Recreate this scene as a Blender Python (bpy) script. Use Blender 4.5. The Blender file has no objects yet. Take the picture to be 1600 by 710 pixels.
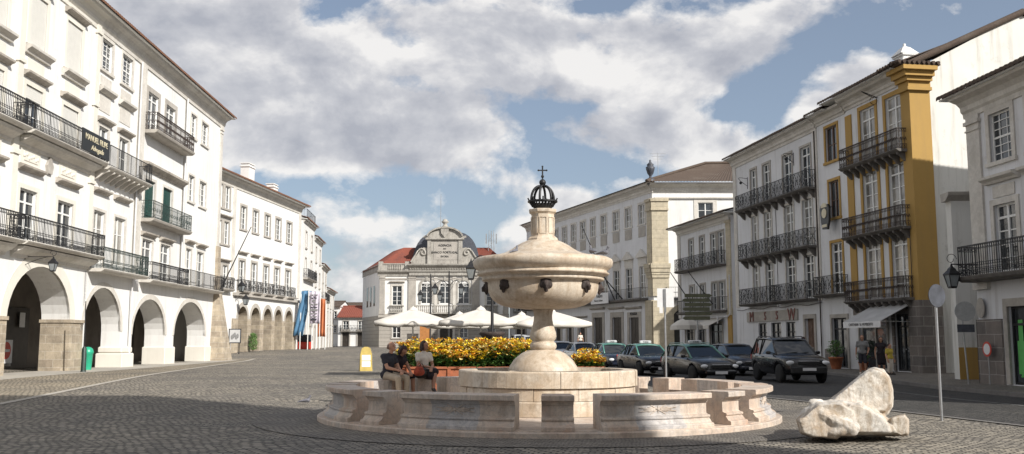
import bpy, bmesh, math, random
from mathutils import Vector, Matrix
rnd = random.Random(7)
R = math.radians
S = bpy.context.scene
COL = S.collection
PI = math.pi

# ------------------------------------------------------------------ camera measures
CAM_H, TILT, FPX = 1.6, math.atan(178/1500.0), 1500.0
def ray(px, py):
    a = (px-800)/FPX; b = (355-py)/FPX
    c = math.cos(TILT)-b*math.sin(TILT)
    return a/c, (math.sin(TILT)+b*math.cos(TILT))/c      # X per metre depth, Z per metre depth
def at(px, py, d):                                       # point on the plane y = d
    rx, rz = ray(px, py)
    return Vector((rx*d, d, CAM_H+rz*d))
def ss(a, b, t):
    t = max(0.0, min(1.0, (t-a)/(b-a))); return t*t*(3-2*t)
def G(x, y):                                             # height of the ground
    return 0.2*ss(20, 42, y)*(1-ss(-2, 9, x)) + (0.55+0.2*ss(-2, 9, x))*ss(66, 92, y)

# ------------------------------------------------------------------ mesh collector
class MB:
    def __init__(s): s.v = []; s.f = []; s.sm = []
    def add(s, vs, fs, smooth=False):
        n = len(s.v); s.v += [tuple(p) for p in vs]
        for f in fs: s.f.append(tuple(i+n for i in f)); s.sm.append(smooth)
        return s
    def quad(s, a, b, c, d): return s.add([a, b, c, d], [(0, 1, 2, 3)])
    def box(s, x0, x1, y0, y1, z0, z1):
        v = [(x0,y0,z0),(x1,y0,z0),(x1,y1,z0),(x0,y1,z0),(x0,y0,z1),(x1,y0,z1),(x1,y1,z1),(x0,y1,z1)]
        return s.add(v, [(0,3,2,1),(4,5,6,7),(0,1,5,4),(1,2,6,5),(2,3,7,6),(3,0,4,7)])
    def cbox(s, x, y, z, sx, sy, sz): return s.box(x-sx/2, x+sx/2, y-sy/2, y+sy/2, z, z+sz)
    def bevbox(s, x0, x1, y0, y1, z0, z1, b):
        v = []
        for (zz, i) in ((z0, b), (z0+b, 0), (z1-b, 0), (z1, b)):
            X0, X1, Y0, Y1 = x0+i, x1-i, y0+i, y1-i
            c = b-i if i == 0 else 0
            c = b*0.6
            v += [(X0+c,Y0,zz),(X1-c,Y0,zz),(X1,Y0+c,zz),(X1,Y1-c,zz),(X1-c,Y1,zz),(X0+c,Y1,zz),(X0,Y1-c,zz),(X0,Y0+c,zz)]
        f = [tuple(reversed(range(8))), tuple(range(24, 32))]
        for k in range(3):
            for j in range(8): f.append((k*8+j, k*8+(j+1)%8, k*8+8+(j+1)%8, k*8+8+j))
        return s.add(v, f)
    def ext_x(s, prof, x0, x1, smooth=False):             # closed (y,z) outline along x
        n = len(prof); v = [(x0, y, z) for y, z in prof]+[(x1, y, z) for y, z in prof]
        f = [(i, (i+1) % n, n+(i+1) % n, n+i) for i in range(n)]
        s.add(v, f, smooth); s.add(v, [tuple(range(n-1, -1, -1)), tuple(range(n, 2*n))]); return s
    def ext_y(s, prof, y0, y1):                           # closed (x,z) outline along y
        n = len(prof); v = [(x, y0, z) for x, z in prof]+[(x, y1, z) for x, z in prof]
        return s.add(v, [(i, (i+1) % n, n+(i+1) % n, n+i) for i in range(n)]+[tuple(range(n-1, -1, -1)), tuple(range(n, 2*n))])
    def ext_z(s, prof, z0, z1):
        n = len(prof); v = [(x, y, z0) for x, y in prof]+[(x, y, z1) for x, y in prof]
        return s.add(v, [(i, (i+1) % n, n+(i+1) % n, n+i) for i in range(n)]+[tuple(range(n-1, -1, -1)), tuple(range(n, 2*n))])
    def bar(s, p, q, w, h=None):
        p = Vector(p); q = Vector(q); h = h or w; d = (q-p)
        if d.length < 1e-6: return s
        d.normalize(); up = Vector((0,0,1)) if abs(d.z) < .9 else Vector((0,1,0))
        a = d.cross(up).normalized()*(w/2); b = a.cross(d).normalized()*(h/2)
        v = [p-a-b, p+a-b, p+a+b, p-a+b, q-a-b, q+a-b, q+a+b, q-a+b]
        return s.add(v, [(0,3,2,1),(4,5,6,7),(0,1,5,4),(1,2,6,5),(2,3,7,6),(3,0,4,7)])
    def tube(s, pts, rad, n=8, caps=True):
        pts = [Vector(p) for p in pts]; m = len(pts)
        rads = rad if isinstance(rad, (list, tuple)) else [rad]*m
        v = []; prev = None
        for i, p in enumerate(pts):
            d = (pts[min(i+1, m-1)]-pts[max(i-1, 0)]).normalized()
            if prev is None:
                up = Vector((0,0,1)) if abs(d.z) < .9 else Vector((1,0,0)); a = d.cross(up).normalized()
            else:
                a = (prev-d*prev.dot(d)); a = a.normalized() if a.length > 1e-5 else d.orthogonal().normalized()
            prev = a; b = d.cross(a)
            for k in range(n):
                t = 2*PI*k/n; v.append(p+(a*math.cos(t)+b*math.sin(t))*rads[i])
        f = [(i*n+k, i*n+(k+1) % n, (i+1)*n+(k+1) % n, (i+1)*n+k) for i in range(m-1) for k in range(n)]
        s.add(v, f, True)
        if caps: s.add(v[:n], [tuple(range(n-1, -1, -1))]); s.add(v[-n:], [tuple(range(n))])
        return s
    def lathe(s, prof, cx=0, cy=0, n=48, smooth=True, a0=0.0, octo=False, cz=0):
        v = []; m = len(prof)
        for r, z in prof:
            for k in range(n):
                t = a0+2*PI*k/n; v.append((cx+r*math.cos(t), cy+r*math.sin(t), z+cz))
        f = [(i*n+k, i*n+(k+1) % n, (i+1)*n+(k+1) % n, (i+1)*n+k) for i in range(m-1) for k in range(n)]
        s.add(v, f, smooth)
        if prof[0][0] > 1e-4: s.add(v[:n], [tuple(range(n-1, -1, -1))])
        if prof[-1][0] > 1e-4: s.add(v[-n:], [tuple(range(n))])
        return s
    def sweep(s, prof, cx, cy, a0, a1, n):                # closed (r,z) outline about a vertical axis; angle from -Y towards +X
        m = len(prof); v = []
        for k in range(n+1):
            t = a0+(a1-a0)*k/n
            for r, z in prof: v.append((cx+r*math.sin(t), cy-r*math.cos(t), z))
        f = [(k*m+i, k*m+(i+1) % m, (k+1)*m+(i+1) % m, (k+1)*m+i) for k in range(n) for i in range(m)]
        f += [tuple(range(m-1, -1, -1)), tuple(range(n*m, n*m+m))]
        return s.add(v, f)
    def ball(s, c, rx, ry=None, rz=None, nu=12, nv=8):
        ry = ry or rx; rz = rz or rx; c = Vector(c); v = [c+Vector((0,0,-rz))]
        for j in range(1, nv):
            ph = -PI/2+PI*j/nv
            for i in range(nu):
                t = 2*PI*i/nu; v.append(c+Vector((rx*math.cos(ph)*math.cos(t), ry*math.cos(ph)*math.sin(t), rz*math.sin(ph))))
        v.append(c+Vector((0,0,rz))); L = len(v)-1
        f = [(0, 1+(i+1) % nu, 1+i) for i in range(nu)]
        for j in range(nv-2):
            for i in range(nu): f.append((1+j*nu+i, 1+j*nu+(i+1) % nu, 1+(j+1)*nu+(i+1) % nu, 1+(j+1)*nu+i))
        f += [(L, 1+(nv-2)*nu+i, 1+(nv-2)*nu+(i+1) % nu) for i in range(nu)]
        return s.add(v, f, True)
    def caps(s, p, q, r0, r1, n=10):                      # tapered capsule
        p = Vector(p); q = Vector(q); d = q-p; L = max(d.length, 1e-5); d = d/L
        a = d.orthogonal().normalized(); b = d.cross(a); ring = []
        for j in range(1, 4): t = PI/2*j/3-PI/2; ring.append((p+d*(r0*math.sin(t)), r0*math.cos(t)))
        for j in range(0, 3): t = PI/2*j/3; ring.append((q+d*(r1*math.sin(t)), r1*math.cos(t)))
        v = [p-d*r0]
        for c, r in ring:
            for k in range(n):
                t = 2*PI*k/n; v.append(c+(a*math.cos(t)+b*math.sin(t))*r)
        v.append(q+d*r1); Lx = len(v)-1; m = len(ring)
        f = [(0, 1+(k+1) % n, 1+k) for k in range(n)]
        f += [(1+i*n+k, 1+i*n+(k+1) % n, 1+(i+1)*n+(k+1) % n, 1+(i+1)*n+k) for i in range(m-1) for k in range(n)]
        f += [(Lx, 1+(m-1)*n+k, 1+(m-1)*n+(k+1) % n) for k in range(n)]
        return s.add(v, f, True)
    def xf(s, M):
        s.v = [tuple(M @ Vector(p)) for p in s.v]; return s
    def mesh(s, name, m=None):
        me = bpy.data.meshes.new(name); me.from_pydata(s.v, [], s.f)
        me.polygons.foreach_set('use_smooth', s.sm)
        if m: me.materials.append(m)
        bm = bmesh.new(); bm.from_mesh(me); bmesh.ops.recalc_face_normals(bm, faces=bm.faces); bm.to_mesh(me); bm.free()
        me.update(); return me
    def build(s, name, m, parent=None, loc=None, rz=0):
        o = bpy.data.objects.new(name, s.mesh(name, m)); COL.objects.link(o)
        if parent: o.parent = parent
        if loc is not None: o.location = loc
        o.rotation_euler = (0, 0, rz); return o

def tag(o, label, cat, group=None, kind=None):
    if label: o['label'] = label
    if cat: o['category'] = cat
    if group: o['group'] = group
    if kind: o['kind'] = kind
    return o
def thing(name, label, cat, loc=(0,0,0), rz=0, group=None):
    o = bpy.data.objects.new(name, None); COL.objects.link(o); o.empty_display_size = .2
    o.location = loc; o.rotation_euler = (0, 0, rz); return tag(o, label, cat, group)
def struct(name, mb, m): return tag(mb.build(name, m), None, None, None, 'structure')
def dup(root, loc, rz, label, group=None):
    def cp(o, par):
        c = o.copy(); COL.objects.link(c); c.parent = par
        for ch in list(o.children): cp(ch, c)
        return c
    r = cp(root, None); r.location = loc; r.rotation_euler = (0, 0, rz); r['label'] = label
    if group: r['group'] = group
    return r
def evaluated(ob, keep_name, m=None, smooth=True):        # bake an object's modifiers into its mesh
    dg = bpy.context.evaluated_depsgraph_get(); me = bpy.data.meshes.new_from_object(ob.evaluated_get(dg))
    ob.modifiers.clear(); ob.data = me; me.name = keep_name
    me.polygons.foreach_set('use_smooth', [smooth]*len(me.polygons))
    if m: me.materials.clear(); me.materials.append(m)
    me.update(); return ob
def melt(mb, name, m, parent=None, vox=.02, it=4, fac=.5):  # one continuous skin round overlapping volumes
    o = mb.build(name, m, parent)
    r = o.modifiers.new('r', 'REMESH'); r.mode = 'VOXEL'; r.voxel_size = vox
    s = o.modifiers.new('s', 'SMOOTH'); s.iterations = it; s.factor = fac
    return evaluated(o, name, m)
def text(name, body, size, m, parent, loc, rot=(PI/2, 0, 0), ext=.008, align='CENTER', shear=0, sx=1):
    c = bpy.data.curves.new(name, 'FONT'); c.body = body; c.size = size; c.extrude = ext; c.shear = shear
    c.align_x = align; c.align_y = 'CENTER'; c.materials.append(m); c.resolution_u = 3
    tmp = bpy.data.objects.new(name, c); COL.objects.link(tmp); bpy.context.view_layer.update()
    me = bpy.data.meshes.new_from_object(tmp.evaluated_get(bpy.context.evaluated_depsgraph_get())); bpy.data.objects.remove(tmp)
    if not me.materials: me.materials.append(m)
    o = bpy.data.objects.new(name, me); COL.objects.link(o); o.parent = parent; o.location = loc; o.rotation_euler = rot; o.scale = (sx, 1, 1)
    return o

# ------------------------------------------------------------------ materials
def newmat(name):
    m = bpy.data.materials.new(name); m.use_nodes = True; nt = m.node_tree
    return m, nt, nt.nodes['Principled BSDF'], nt.nodes, nt.links
def coords(nt, scale=(1,1,1), kind='Object'):
    tc = nt.nodes.new('ShaderNodeTexCoord'); mp = nt.nodes.new('ShaderNodeMapping'); mp.inputs['Scale'].default_value = scale
    if kind == 'World':
        g = nt.nodes.new('ShaderNodeNewGeometry'); nt.links.new(g.outputs['Position'], mp.inputs['Vector'])
    else: nt.links.new(tc.outputs[kind], mp.inputs['Vector'])
    return mp.outputs['Vector']
def noisen(nt, vec, scale, detail=5, rough=.6, dist=0):
    n = nt.nodes.new('ShaderNodeTexNoise'); n.inputs['Scale'].default_value = scale; n.inputs['Detail'].default_value = detail
    n.inputs['Roughness'].default_value = rough; n.inputs['Distortion'].default_value = dist; nt.links.new(vec, n.inputs['Vector']); return n
def ramp(nt, fac, stops):
    r = nt.nodes.new('ShaderNodeValToRGB'); nt.links.new(fac, r.inputs['Fac']); e = r.color_ramp.elements
    while len(e) < len(stops): e.new(.5)
    for i, (p, c) in enumerate(stops): e[i].position = p; e[i].color = (*c, 1) if len(c) == 3 else c
    return r.outputs['Color']
def mixc(nt, fac, a, b, mode='MIX'):
    m = nt.nodes.new('ShaderNodeMix'); m.data_type = 'RGBA'; m.blend_type = mode
    for sock, val in ((m.inputs['Factor'], fac), (m.inputs['A'] if False else m.inputs[6], a), (m.inputs[7], b)):
        if hasattr(val, 'is_linked') or hasattr(val, 'links'): nt.links.new(val, sock)
        elif isinstance(val, (int, float)): sock.default_value = val
        else: sock.default_value = (*val, 1)
    return m.outputs[2]
def bumpn(nt, h, bs, strength=.3, dist=.02):
    b = nt.nodes.new('ShaderNodeBump'); b.inputs['Strength'].default_value = strength; b.inputs['Distance'].default_value = dist
    nt.links.new(h, b.inputs['Height']); nt.links.new(b.outputs['Normal'], bs.inputs['Normal']); return b
def simple(name, col, rough=.6, metal=0, var=.15, vs=6, bump=0, coat=0, spec=None):
    m, nt, bs, N, L = newmat(name); v = coords(nt); n = noisen(nt, v, vs)
    lo = tuple(c*(1-var) for c in col); hi = tuple(min(1, c*(1+var)) for c in col)
    L.new(ramp(nt, n.outputs['Fac'], [(.3, lo), (.7, hi)]), bs.inputs['Base Color'])
    bs.inputs['Roughness'].default_value = rough; bs.inputs['Metallic'].default_value = metal; bs.inputs['Coat Weight'].default_value = coat
    if spec is not None: bs.inputs['Specular IOR Level'].default_value = spec
    if bump: bumpn(nt, n.outputs['Fac'], bs, bump, .02)
    return m
def plaster(name, col, dirt=(.45,.40,.33), amount=.35, rough=.85):
    """limewash: large soft tone changes, vertical rain streaks and grime with a shape of its own"""
    m, nt, bs, N, L = newmat(name); v = coords(nt)
    n1 = noisen(nt, v, .35, 6, .65); n2 = noisen(nt, coords(nt, (2.2, 2.2, .16)), 1.3, 6, .7); n3 = noisen(nt, v, 9, 4, .6)
    a = ramp(nt, n1.outputs['Fac'], [(.35, tuple(c*.9 for c in col)), (.65, col)])
    st = ramp(nt, n2.outputs['Fac'], [(.52, (0,0,0)), (.78, (amount,)*3)])
    b = mixc(nt, st, a, dirt)
    n4 = noisen(nt, v, 1.6, 8, .75)
    st2 = ramp(nt, n4.outputs['Fac'], [(.58, (0,0,0)), (.75, (amount*.8,)*3)])
    c = mixc(nt, st2, b, tuple(x*.9 for x in dirt))
    L.new(c, bs.inputs['Base Color']); bs.inputs['Roughness'].default_value = rough
    bumpn(nt, n3.outputs['Fac'], bs, .15, .02); return m
def masonry(name, c1, c2, mortar, w=.9, h=.42, msize=.012, rough=.85, axis='xz', bump=.5, off=.5, cvar=.6):
    """coursed blocks; axis says which two object axes the courses lie in"""
    m, nt, bs, N, L = newmat(name); v = coords(nt)
    sp = N.new('ShaderNodeSeparateXYZ'); L.new(v, sp.inputs[0]); cb = N.new('ShaderNodeCombineXYZ')
    ad = N.new('ShaderNodeMath'); ad.operation = 'ADD'; L.new(sp.outputs['X'], ad.inputs[0]); L.new(sp.outputs['Y'], ad.inputs[1])
    L.new(ad.outputs[0], cb.inputs['X']); L.new(sp.outputs['Z'], cb.inputs['Y'])
    nz = noisen(nt, v, 3, 3); va = N.new('ShaderNodeVectorMath'); va.operation = 'MULTIPLY_ADD'
    L.new(nz.outputs['Color'], va.inputs[0]); va.inputs[1].default_value = (.03,.03,.03); L.new(cb.outputs[0], va.inputs[2])
    br = N.new('ShaderNodeTexBrick'); L.new(va.outputs[0], br.inputs['Vector']); br.inputs['Scale'].default_value = 1
    br.inputs['Brick Width'].default_value = w; br.inputs['Row Height'].default_value = h; br.inputs['Mortar Size'].default_value = msize
    br.inputs['Mortar Smooth'].default_value = .3; br.offset = off
    br.inputs['Color1'].default_value = (*c1, 1); br.inputs['Color2'].default_value = (*c2, 1); br.inputs['Mortar'].default_value = (*mortar, 1)
    n = noisen(nt, v, 2.3, 8, .7); n2 = noisen(nt, v, 14, 5, .7)
    tone = ramp(nt, n.outputs['Fac'], [(.3, (1-cvar*.5,)*3), (.7, (1.05,)*3)])
    L.new(mixc(nt, 1.0, br.outputs['Color'], tone, 'MULTIPLY'), bs.inputs['Base Color']); bs.inputs['Roughness'].default_value = rough
    su = N.new('ShaderNodeMath'); su.operation = 'MULTIPLY_ADD'; L.new(br.outputs['Fac'], su.inputs[0]); su.inputs[1].default_value = -1; L.new(n2.outputs['Fac'], su.inputs[2])
    bumpn(nt, su.outputs[0], bs, bump, .03); return m
def rock(name, c1, c2, c3, s1=1.2, s2=7, rough=.7, bump=.3, veins=.5, vcol=(.25,.24,.24), bs_=14, streak=None):
    m, nt, bs, N, L = newmat(name); v = coords(nt)
    n1 = noisen(nt, v, s1, 6, .62, .6); n2 = noisen(nt, v, s2, 7, .7, .4); n3 = noisen(nt, v, s1*1.7, 9, .7, 2.2); n4 = noisen(nt, v, bs_, 6, .65)
    a = ramp(nt, n1.outputs['Fac'], [(.3, c1), (.52, c2), (.72, c3)])
    t = ramp(nt, n2.outputs['Fac'], [(.25, (.78,)*3), (.7, (1.06,)*3)])
    b = mixc(nt, 1.0, a, t, 'MULTIPLY')
    vein = ramp(nt, n3.outputs['Fac'], [(.47, (0,0,0)), (.5, (veins,)*3), (.53, (0,0,0))])
    out = mixc(nt, vein, b, vcol)
    if streak:                                            # rain runs and lime crust, with a shape of their own
        n5 = noisen(nt, coords(nt, (5, 5, .45)), 1.4, 6, .7); n6 = noisen(nt, v, 2.2, 8, .75)
        out = mixc(nt, ramp(nt, n5.outputs['Fac'], [(.48, (0,0,0)), (.68, (.75,.75,.75))]), out, streak)
        out = mixc(nt, ramp(nt, n6.outputs['Fac'], [(.54, (0,0,0)), (.66, (.6,.6,.6))]), out, tuple(x*.7 for x in streak))
    L.new(out, bs.inputs['Base Color']); bs.inputs['Roughness'].default_value = rough
    bumpn(nt, n4.outputs['Fac'], bs, bump, .02); return m
def tiles(name, c1, c2, moss=(.12,.10,.08)):
    m, nt, bs, N, L = newmat(name); v = coords(nt)
    n1 = noisen(nt, v, .8, 6, .7); n2 = noisen(nt, v, 11, 5, .7)
    a = ramp(nt, n2.outputs['Fac'], [(.3, c1), (.7, c2)]); b = mixc(nt, ramp(nt, n1.outputs['Fac'], [(.5, (0,0,0)), (.72, (.6,.6,.6))]), a, moss)
    L.new(b, bs.inputs['Base Color']); bs.inputs['Roughness'].default_value = .9; bumpn(nt, n2.outputs['Fac'], bs, .4, .03); return m

M = {}
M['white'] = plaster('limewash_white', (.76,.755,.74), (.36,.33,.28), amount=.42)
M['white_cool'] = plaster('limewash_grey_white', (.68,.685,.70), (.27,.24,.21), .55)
M['white_old'] = plaster('limewash_weathered', (.70,.69,.65), (.33,.31,.26), .75)
M['cream'] = plaster('limewash_cream', (.76,.68,.55), amount=.25)
M['ochre'] = plaster('limewash_ochre', (.42,.26,.075), (.27,.18,.08), .4)
M['trim'] = rock('trim_stone', (.52,.49,.44), (.63,.60,.55), (.70,.68,.63), .8, 6, .85, .2, .1)
M['trim_grey'] = rock('trim_stone_grey', (.33,.31,.28), (.42,.39,.35), (.5,.47,.42), .8, 6, .85, .2, .1)
M['stone_block'] = masonry('block_stone', (.52,.44,.33), (.36,.30,.23), (.58,.52,.43), .78, .38, .014, cvar=.9)
M['granite'] = masonry('granite_blocks', (.22,.19,.17), (.16,.145,.135), (.38,.36,.33), .95, .46, .014)
M['palace_stone'] = masonry('palace_stone', (.56,.49,.36), (.50,.44,.33), (.38,.33,.25), .9, .45, .012)
M['bank_stone'] = masonry('grooved_stone', (.40,.37,.33), (.36,.335,.30), (.12,.11,.10), 3.0, .5, .02, cvar=.4)
M['marble'] = rock('fountain_marble', (.52,.40,.28), (.60,.52,.42), (.64,.59,.51), 1.1, 4, .55, .35, .5, (.36,.27,.19), 14, (.36,.27,.18))
M['marble_bench'] = rock('bench_marble', (.50,.35,.26), (.60,.50,.41), (.54,.50,.46), 1.3, 4, .6, .35, .6, (.30,.27,.26), 14, (.33,.27,.22))
M['marble_grey'] = rock('grey_veined_marble', (.42,.40,.39), (.50,.47,.45), (.56,.52,.48), 1.6, 4, .6, .35, .7, (.22,.22,.24), 14, (.30,.27,.24))
M['marble_rough'] = rock('raw_marble', (.62,.60,.57), (.60,.56,.50), (.34,.22,.12), 1.3, 5, .85, .8, .5, (.22,.17,.12), 9, (.30,.22,.14))
M['iron'] = simple('wrought_iron', (.022,.022,.024), .5, .3, .3, 12)
M['iron_green'] = simple('green_iron', (.03,.05,.045), .5, .2, .3, 12)
M['iron_rust'] = simple('rusty_dark_iron', (.045,.032,.028), .75, .1, .5, 9, .2)
M['balcony_dark'] = simple('dark_balcony_stone', (.13,.12,.11), .8, 0, .3, 4, .2)
M['wood_white'] = simple('white_window_paint', (.74,.74,.72), .5, 0, .06, 5)
M['wood_dark'] = simple('dark_door_wood', (.035,.028,.022), .5, 0, .4, 3)
M['wood_brown'] = simple('brown_wood', (.12,.07,.045), .6, 0, .35, 5)
M['shutter_green'] = simple('green_shutter', (.012,.055,.045), .6, 0, .25, 8)
M['blind'] = simple('roller_blind', (.66,.65,.61), .7, 0, .05, 3)
M['tile'] = tiles('roof_tile', (.13,.06,.035), (.22,.105,.06))
M['tile_dark'] = tiles('old_roof_tile', (.05,.035,.027), (.095,.066,.048))
M['tile_red'] = tiles('red_roof_tile', (.16,.04,.025), (.24,.07,.045), (.10,.04,.035))
M['slate'] = simple('dark_slate', (.05,.055,.07), .55, 0, .4, 5, .2)
M['dark'] = simple('painted_archway_shade', (.03,.028,.026), .8, 0, .3, 2)
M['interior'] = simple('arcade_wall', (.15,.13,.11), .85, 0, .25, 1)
M['fabric'] = simple('umbrella_canvas', (.60,.57,.52), .85, 0, .06, 2, .1)
M['awning'] = simple('grey_awning', (.42,.42,.42), .85, 0, .12, 2)
M['steel'] = simple('galvanised_steel', (.42,.43,.44), .4, .8, .15, 8)
M['rubber'] = simple('tyre_rubber', (.018,.018,.018), .85, 0, .3, 20)
M['black_paint'] = simple('black_car_paint', (.004,.004,.006), .22, 0, .1, 1, 0, .5)
M['navy_paint'] = simple('dark_blue_car_paint', (.008,.011,.022), .22, 0, .1, 1, 0, .5)
M['green_paint'] = simple('taxi_green_roof', (.07,.22,.18), .3, 0, .05, 1, 0, .6)
M['white_paint'] = simple('white_car_paint', (.55,.56,.57), .3, 0, .04, 1, 0, .8)
M['plastic_black'] = simple('black_plastic', (.02,.02,.02), .6, 0, .2, 8)
M['chrome'] = simple('silver_metal', (.62,.63,.65), .25, 1, .05, 4)
M['terracotta'] = simple('terracotta', (.38,.13,.06), .85, 0, .2, 5, .2)
M['timber_red'] = simple('red_brown_planter', (.34,.11,.05), .75, 0, .25, 4)
M['soil'] = simple('soil', (.05,.035,.025), .95, 0, .3, 6)
M['yellow_sign'] = simple('yellow_plastic', (.42,.31,.07), .5, 0, .2, 4)
M['paper'] = simple('white_paper', (.72,.72,.72), .7, 0, .08, 6)
M['red'] = simple('red_paint', (.55,.05,.03), .5, 0, .12, 5)
M['letter_rust'] = simple('dull_red_letters', (.22,.085,.07), .6, 0, .25, 5)
M['orange'] = simple('orange_board', (.40,.17,.05), .7, 0, .15, 3)
M['green_plastic'] = simple('green_plastic', (.02,.34,.20), .35, 0, .12, 4)
M['green_poster'] = simple('bright_green_poster', (.10,.42,.10), .5, 0, .12, 2)  # even bright green of the poster itself
M['sign_black'] = simple('black_board', (.012,.012,.010), .4, 0, .2, 4)
M['gold'] = simple('pale_gold_letters', (.62,.56,.40), .5, 0, .08, 5)
M['letter_dark'] = simple('dark_letters', (.05,.05,.05), .6, 0, .2, 5)
M['banner_blue'] = simple('blue_banner', (.08,.19,.32), .8, 0, .1, 3, .1)
M['banner_white'] = simple('white_banner', (.55,.50,.58), .8, 0, .06, 3, .1)
M['banner_orange'] = simple('orange_banner', (.46,.15,.06), .8, 0, .12, 3, .1)
M['leaf'] = simple('plant_leaf', (.07,.15,.03), .6, 0, .5, 3)
M['petal_y'] = simple('yellow_petal', (.85,.60,.04), .6, 0, .3, 5)
M['petal_o'] = simple('orange_petal', (.72,.36,.05), .6, 0, .35, 5)
M['petal_w'] = simple('pale_petal', (.78,.66,.30), .6, 0, .15, 5)
M['skin'] = simple('skin', (.50,.27,.18), .55, 0, .1, 8)
M['skin_dark'] = simple('tanned_skin', (.38,.20,.13), .55, 0, .1, 8)
M['hair_grey'] = simple('grey_brown_hair', (.20,.13,.10), .8, 0, .3, 40, .4)
M['hair_dark'] = simple('dark_hair', (.035,.014,.010), .6, 0, .4, 40, .4)
M['cloth_dark'] = simple('charcoal_cloth', (.035,.035,.045), .9, 0, .25, 9, .2)
M['cloth_black'] = simple('black_cloth', (.02,.014,.018), .9, 0, .3, 9, .2)
M['cloth_beige'] = simple('beige_cloth', (.44,.37,.28), .9, 0, .12, 9, .2)
M['cloth_white'] = simple('pale_cloth', (.66,.60,.52), .9, 0, .12, 9, .2)
M['cloth_grey'] = simple('grey_cloth', (.20,.20,.20), .9, 0, .15, 9, .2)
M['cloth_red'] = simple('red_cloth', (.34,.06,.03), .9, 0, .3, 9, .2)
M['cloth_yellow'] = simple('yellow_cloth', (.50,.38,.06), .9, 0, .2, 9, .2)
M['leather'] = simple('dark_leather', (.02,.015,.012), .5, 0, .3, 12)
M['pigeon'] = simple('pigeon_feathers', (.13,.13,.15), .7, 0, .4, 16)
M['lamp_glass'] = simple('milky_lamp_glass', (.22,.24,.25), .15, 0, .1, 6)

def glass(name, base=(.03,.035,.04), rough=.06, var=.6):
    m, nt, bs, N, L = newmat(name); v = coords(nt); n = noisen(nt, v, .7, 3); n2 = noisen(nt, v, 1.1, 2)
    L.new(ramp(nt, n.outputs['Fac'], [(.35, tuple(c*(1-var) for c in base)), (.65, tuple(c*(1+var*1.5) for c in base))]), bs.inputs['Base Color'])
    bs.inputs['Roughness'].default_value = rough; bs.inputs['Specular IOR Level'].default_value = .8
    bumpn(nt, n2.outputs['Fac'], bs, .12, .05); return m
M['glass'] = glass('window_glass')
M['glass_pale'] = glass('curtained_glass', (.22,.21,.19), .1, .5)
M['glass_car'] = glass('tinted_car_glass', (.012,.015,.018), .04, .3)
M['headlight'] = glass('headlight_lens', (.7,.71,.72), .1, .3)
def water_mat():
    m, nt, bs, N, L = newmat('basin_water'); v = coords(nt); n = noisen(nt, v, 5, 4)
    L.new(ramp(nt, noisen(nt, v, 1.5, 4).outputs['Fac'], [(.3, (.08,.10,.07)), (.7, (.16,.17,.12))]), bs.inputs['Base Color'])
    bs.inputs['Roughness'].default_value = .08; bumpn(nt, n.outputs['Fac'], bs, .25, .03); return m
M['water'] = water_mat()

def setts(name, c_lo, c_hi, joint, w=.13, h=.11, warp=.35, bump=.9, patch=None):
    """worn granite setts: wavering courses, every stone its own tone, open joints"""
    m, nt, bs, N, L = newmat(name); v = coords(nt, kind='World')
    n0 = noisen(nt, v, .45, 2, .5); n1 = noisen(nt, v, 2.6, 3)
    va = N.new('ShaderNodeVectorMath'); va.operation = 'MULTIPLY_ADD'; L.new(n0.outputs['Color'], va.inputs[0]); va.inputs[1].default_value = (warp*2,)*3; L.new(v, va.inputs[2])
    vb = N.new('ShaderNodeVectorMath'); vb.operation = 'MULTIPLY_ADD'; L.new(n1.outputs['Color'], vb.inputs[0]); vb.inputs[1].default_value = (.09,)*3; L.new(va.outputs[0], vb.inputs[2])
    rt = N.new('ShaderNodeMapping'); rt.inputs['Rotation'].default_value = (0, 0, R(8)); L.new(vb.outputs[0], rt.inputs['Vector'])
    br = N.new('ShaderNodeTexBrick'); L.new(rt.outputs[0], br.inputs['Vector']); br.inputs['Scale'].default_value = 1
    br.inputs['Brick Width'].default_value = w; br.inputs['Row Height'].default_value = h; br.inputs['Mortar Size'].default_value = .019
    br.inputs['Mortar Smooth'].default_value = .5; br.inputs['Bias'].default_value = 0
    br.inputs['Color1'].default_value = (*c_lo, 1); br.inputs['Color2'].default_value = (*c_hi, 1); br.inputs['Mortar'].default_value = (*joint, 1)
    big = noisen(nt, v, .22, 6, .65); mid = noisen(nt, v, 3.1, 6, .7)
    t1 = ramp(nt, big.outputs['Fac'], [(.32, (.66,.66,.68)), (.68, (1.2,1.16,1.08))]); t2 = ramp(nt, mid.outputs['Fac'], [(.3, (.72,)*3), (.7, (1.2,)*3)])
    c = mixc(nt, 1.0, mixc(nt, 1.0, br.outputs['Color'], t1, 'MULTIPLY'), t2, 'MULTIPLY')
    L.new(c, bs.inputs['Base Color']); bs.inputs['Roughness'].default_value = .75
    ht = N.new('ShaderNodeMath'); ht.operation = 'MULTIPLY_ADD'; L.new(br.outputs['Fac'], ht.inputs[0]); ht.inputs[1].default_value = -1.0; L.new(mid.outputs['Fac'], ht.inputs[2])
    bumpn(nt, ht.outputs[0], bs, bump, .07); return m
M['setts'] = setts('granite_setts', (.175,.163,.145), (.40,.365,.31), (.05,.046,.04), .165, .125, .35, 1.0)
M['setts_pale'] = setts('pale_setts', (.27,.235,.185), (.43,.38,.30), (.10,.09,.07), .17, .13, .25, .9)
M['setts_ring'] = setts('worn_setts', (.19,.175,.155), (.29,.27,.24), (.09,.08,.07), .12, .10, .2, .6)
M['setts_dark'] = setts('dark_setts', (.045,.044,.043), (.085,.082,.078), (.02,.02,.02), .19, .14, .3, .8)
M['kerb_dark'] = rock('dark_kerb', (.14,.13,.125), (.18,.17,.16), (.22,.21,.20), 1.5, 9, .85, .3, 0)
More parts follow.
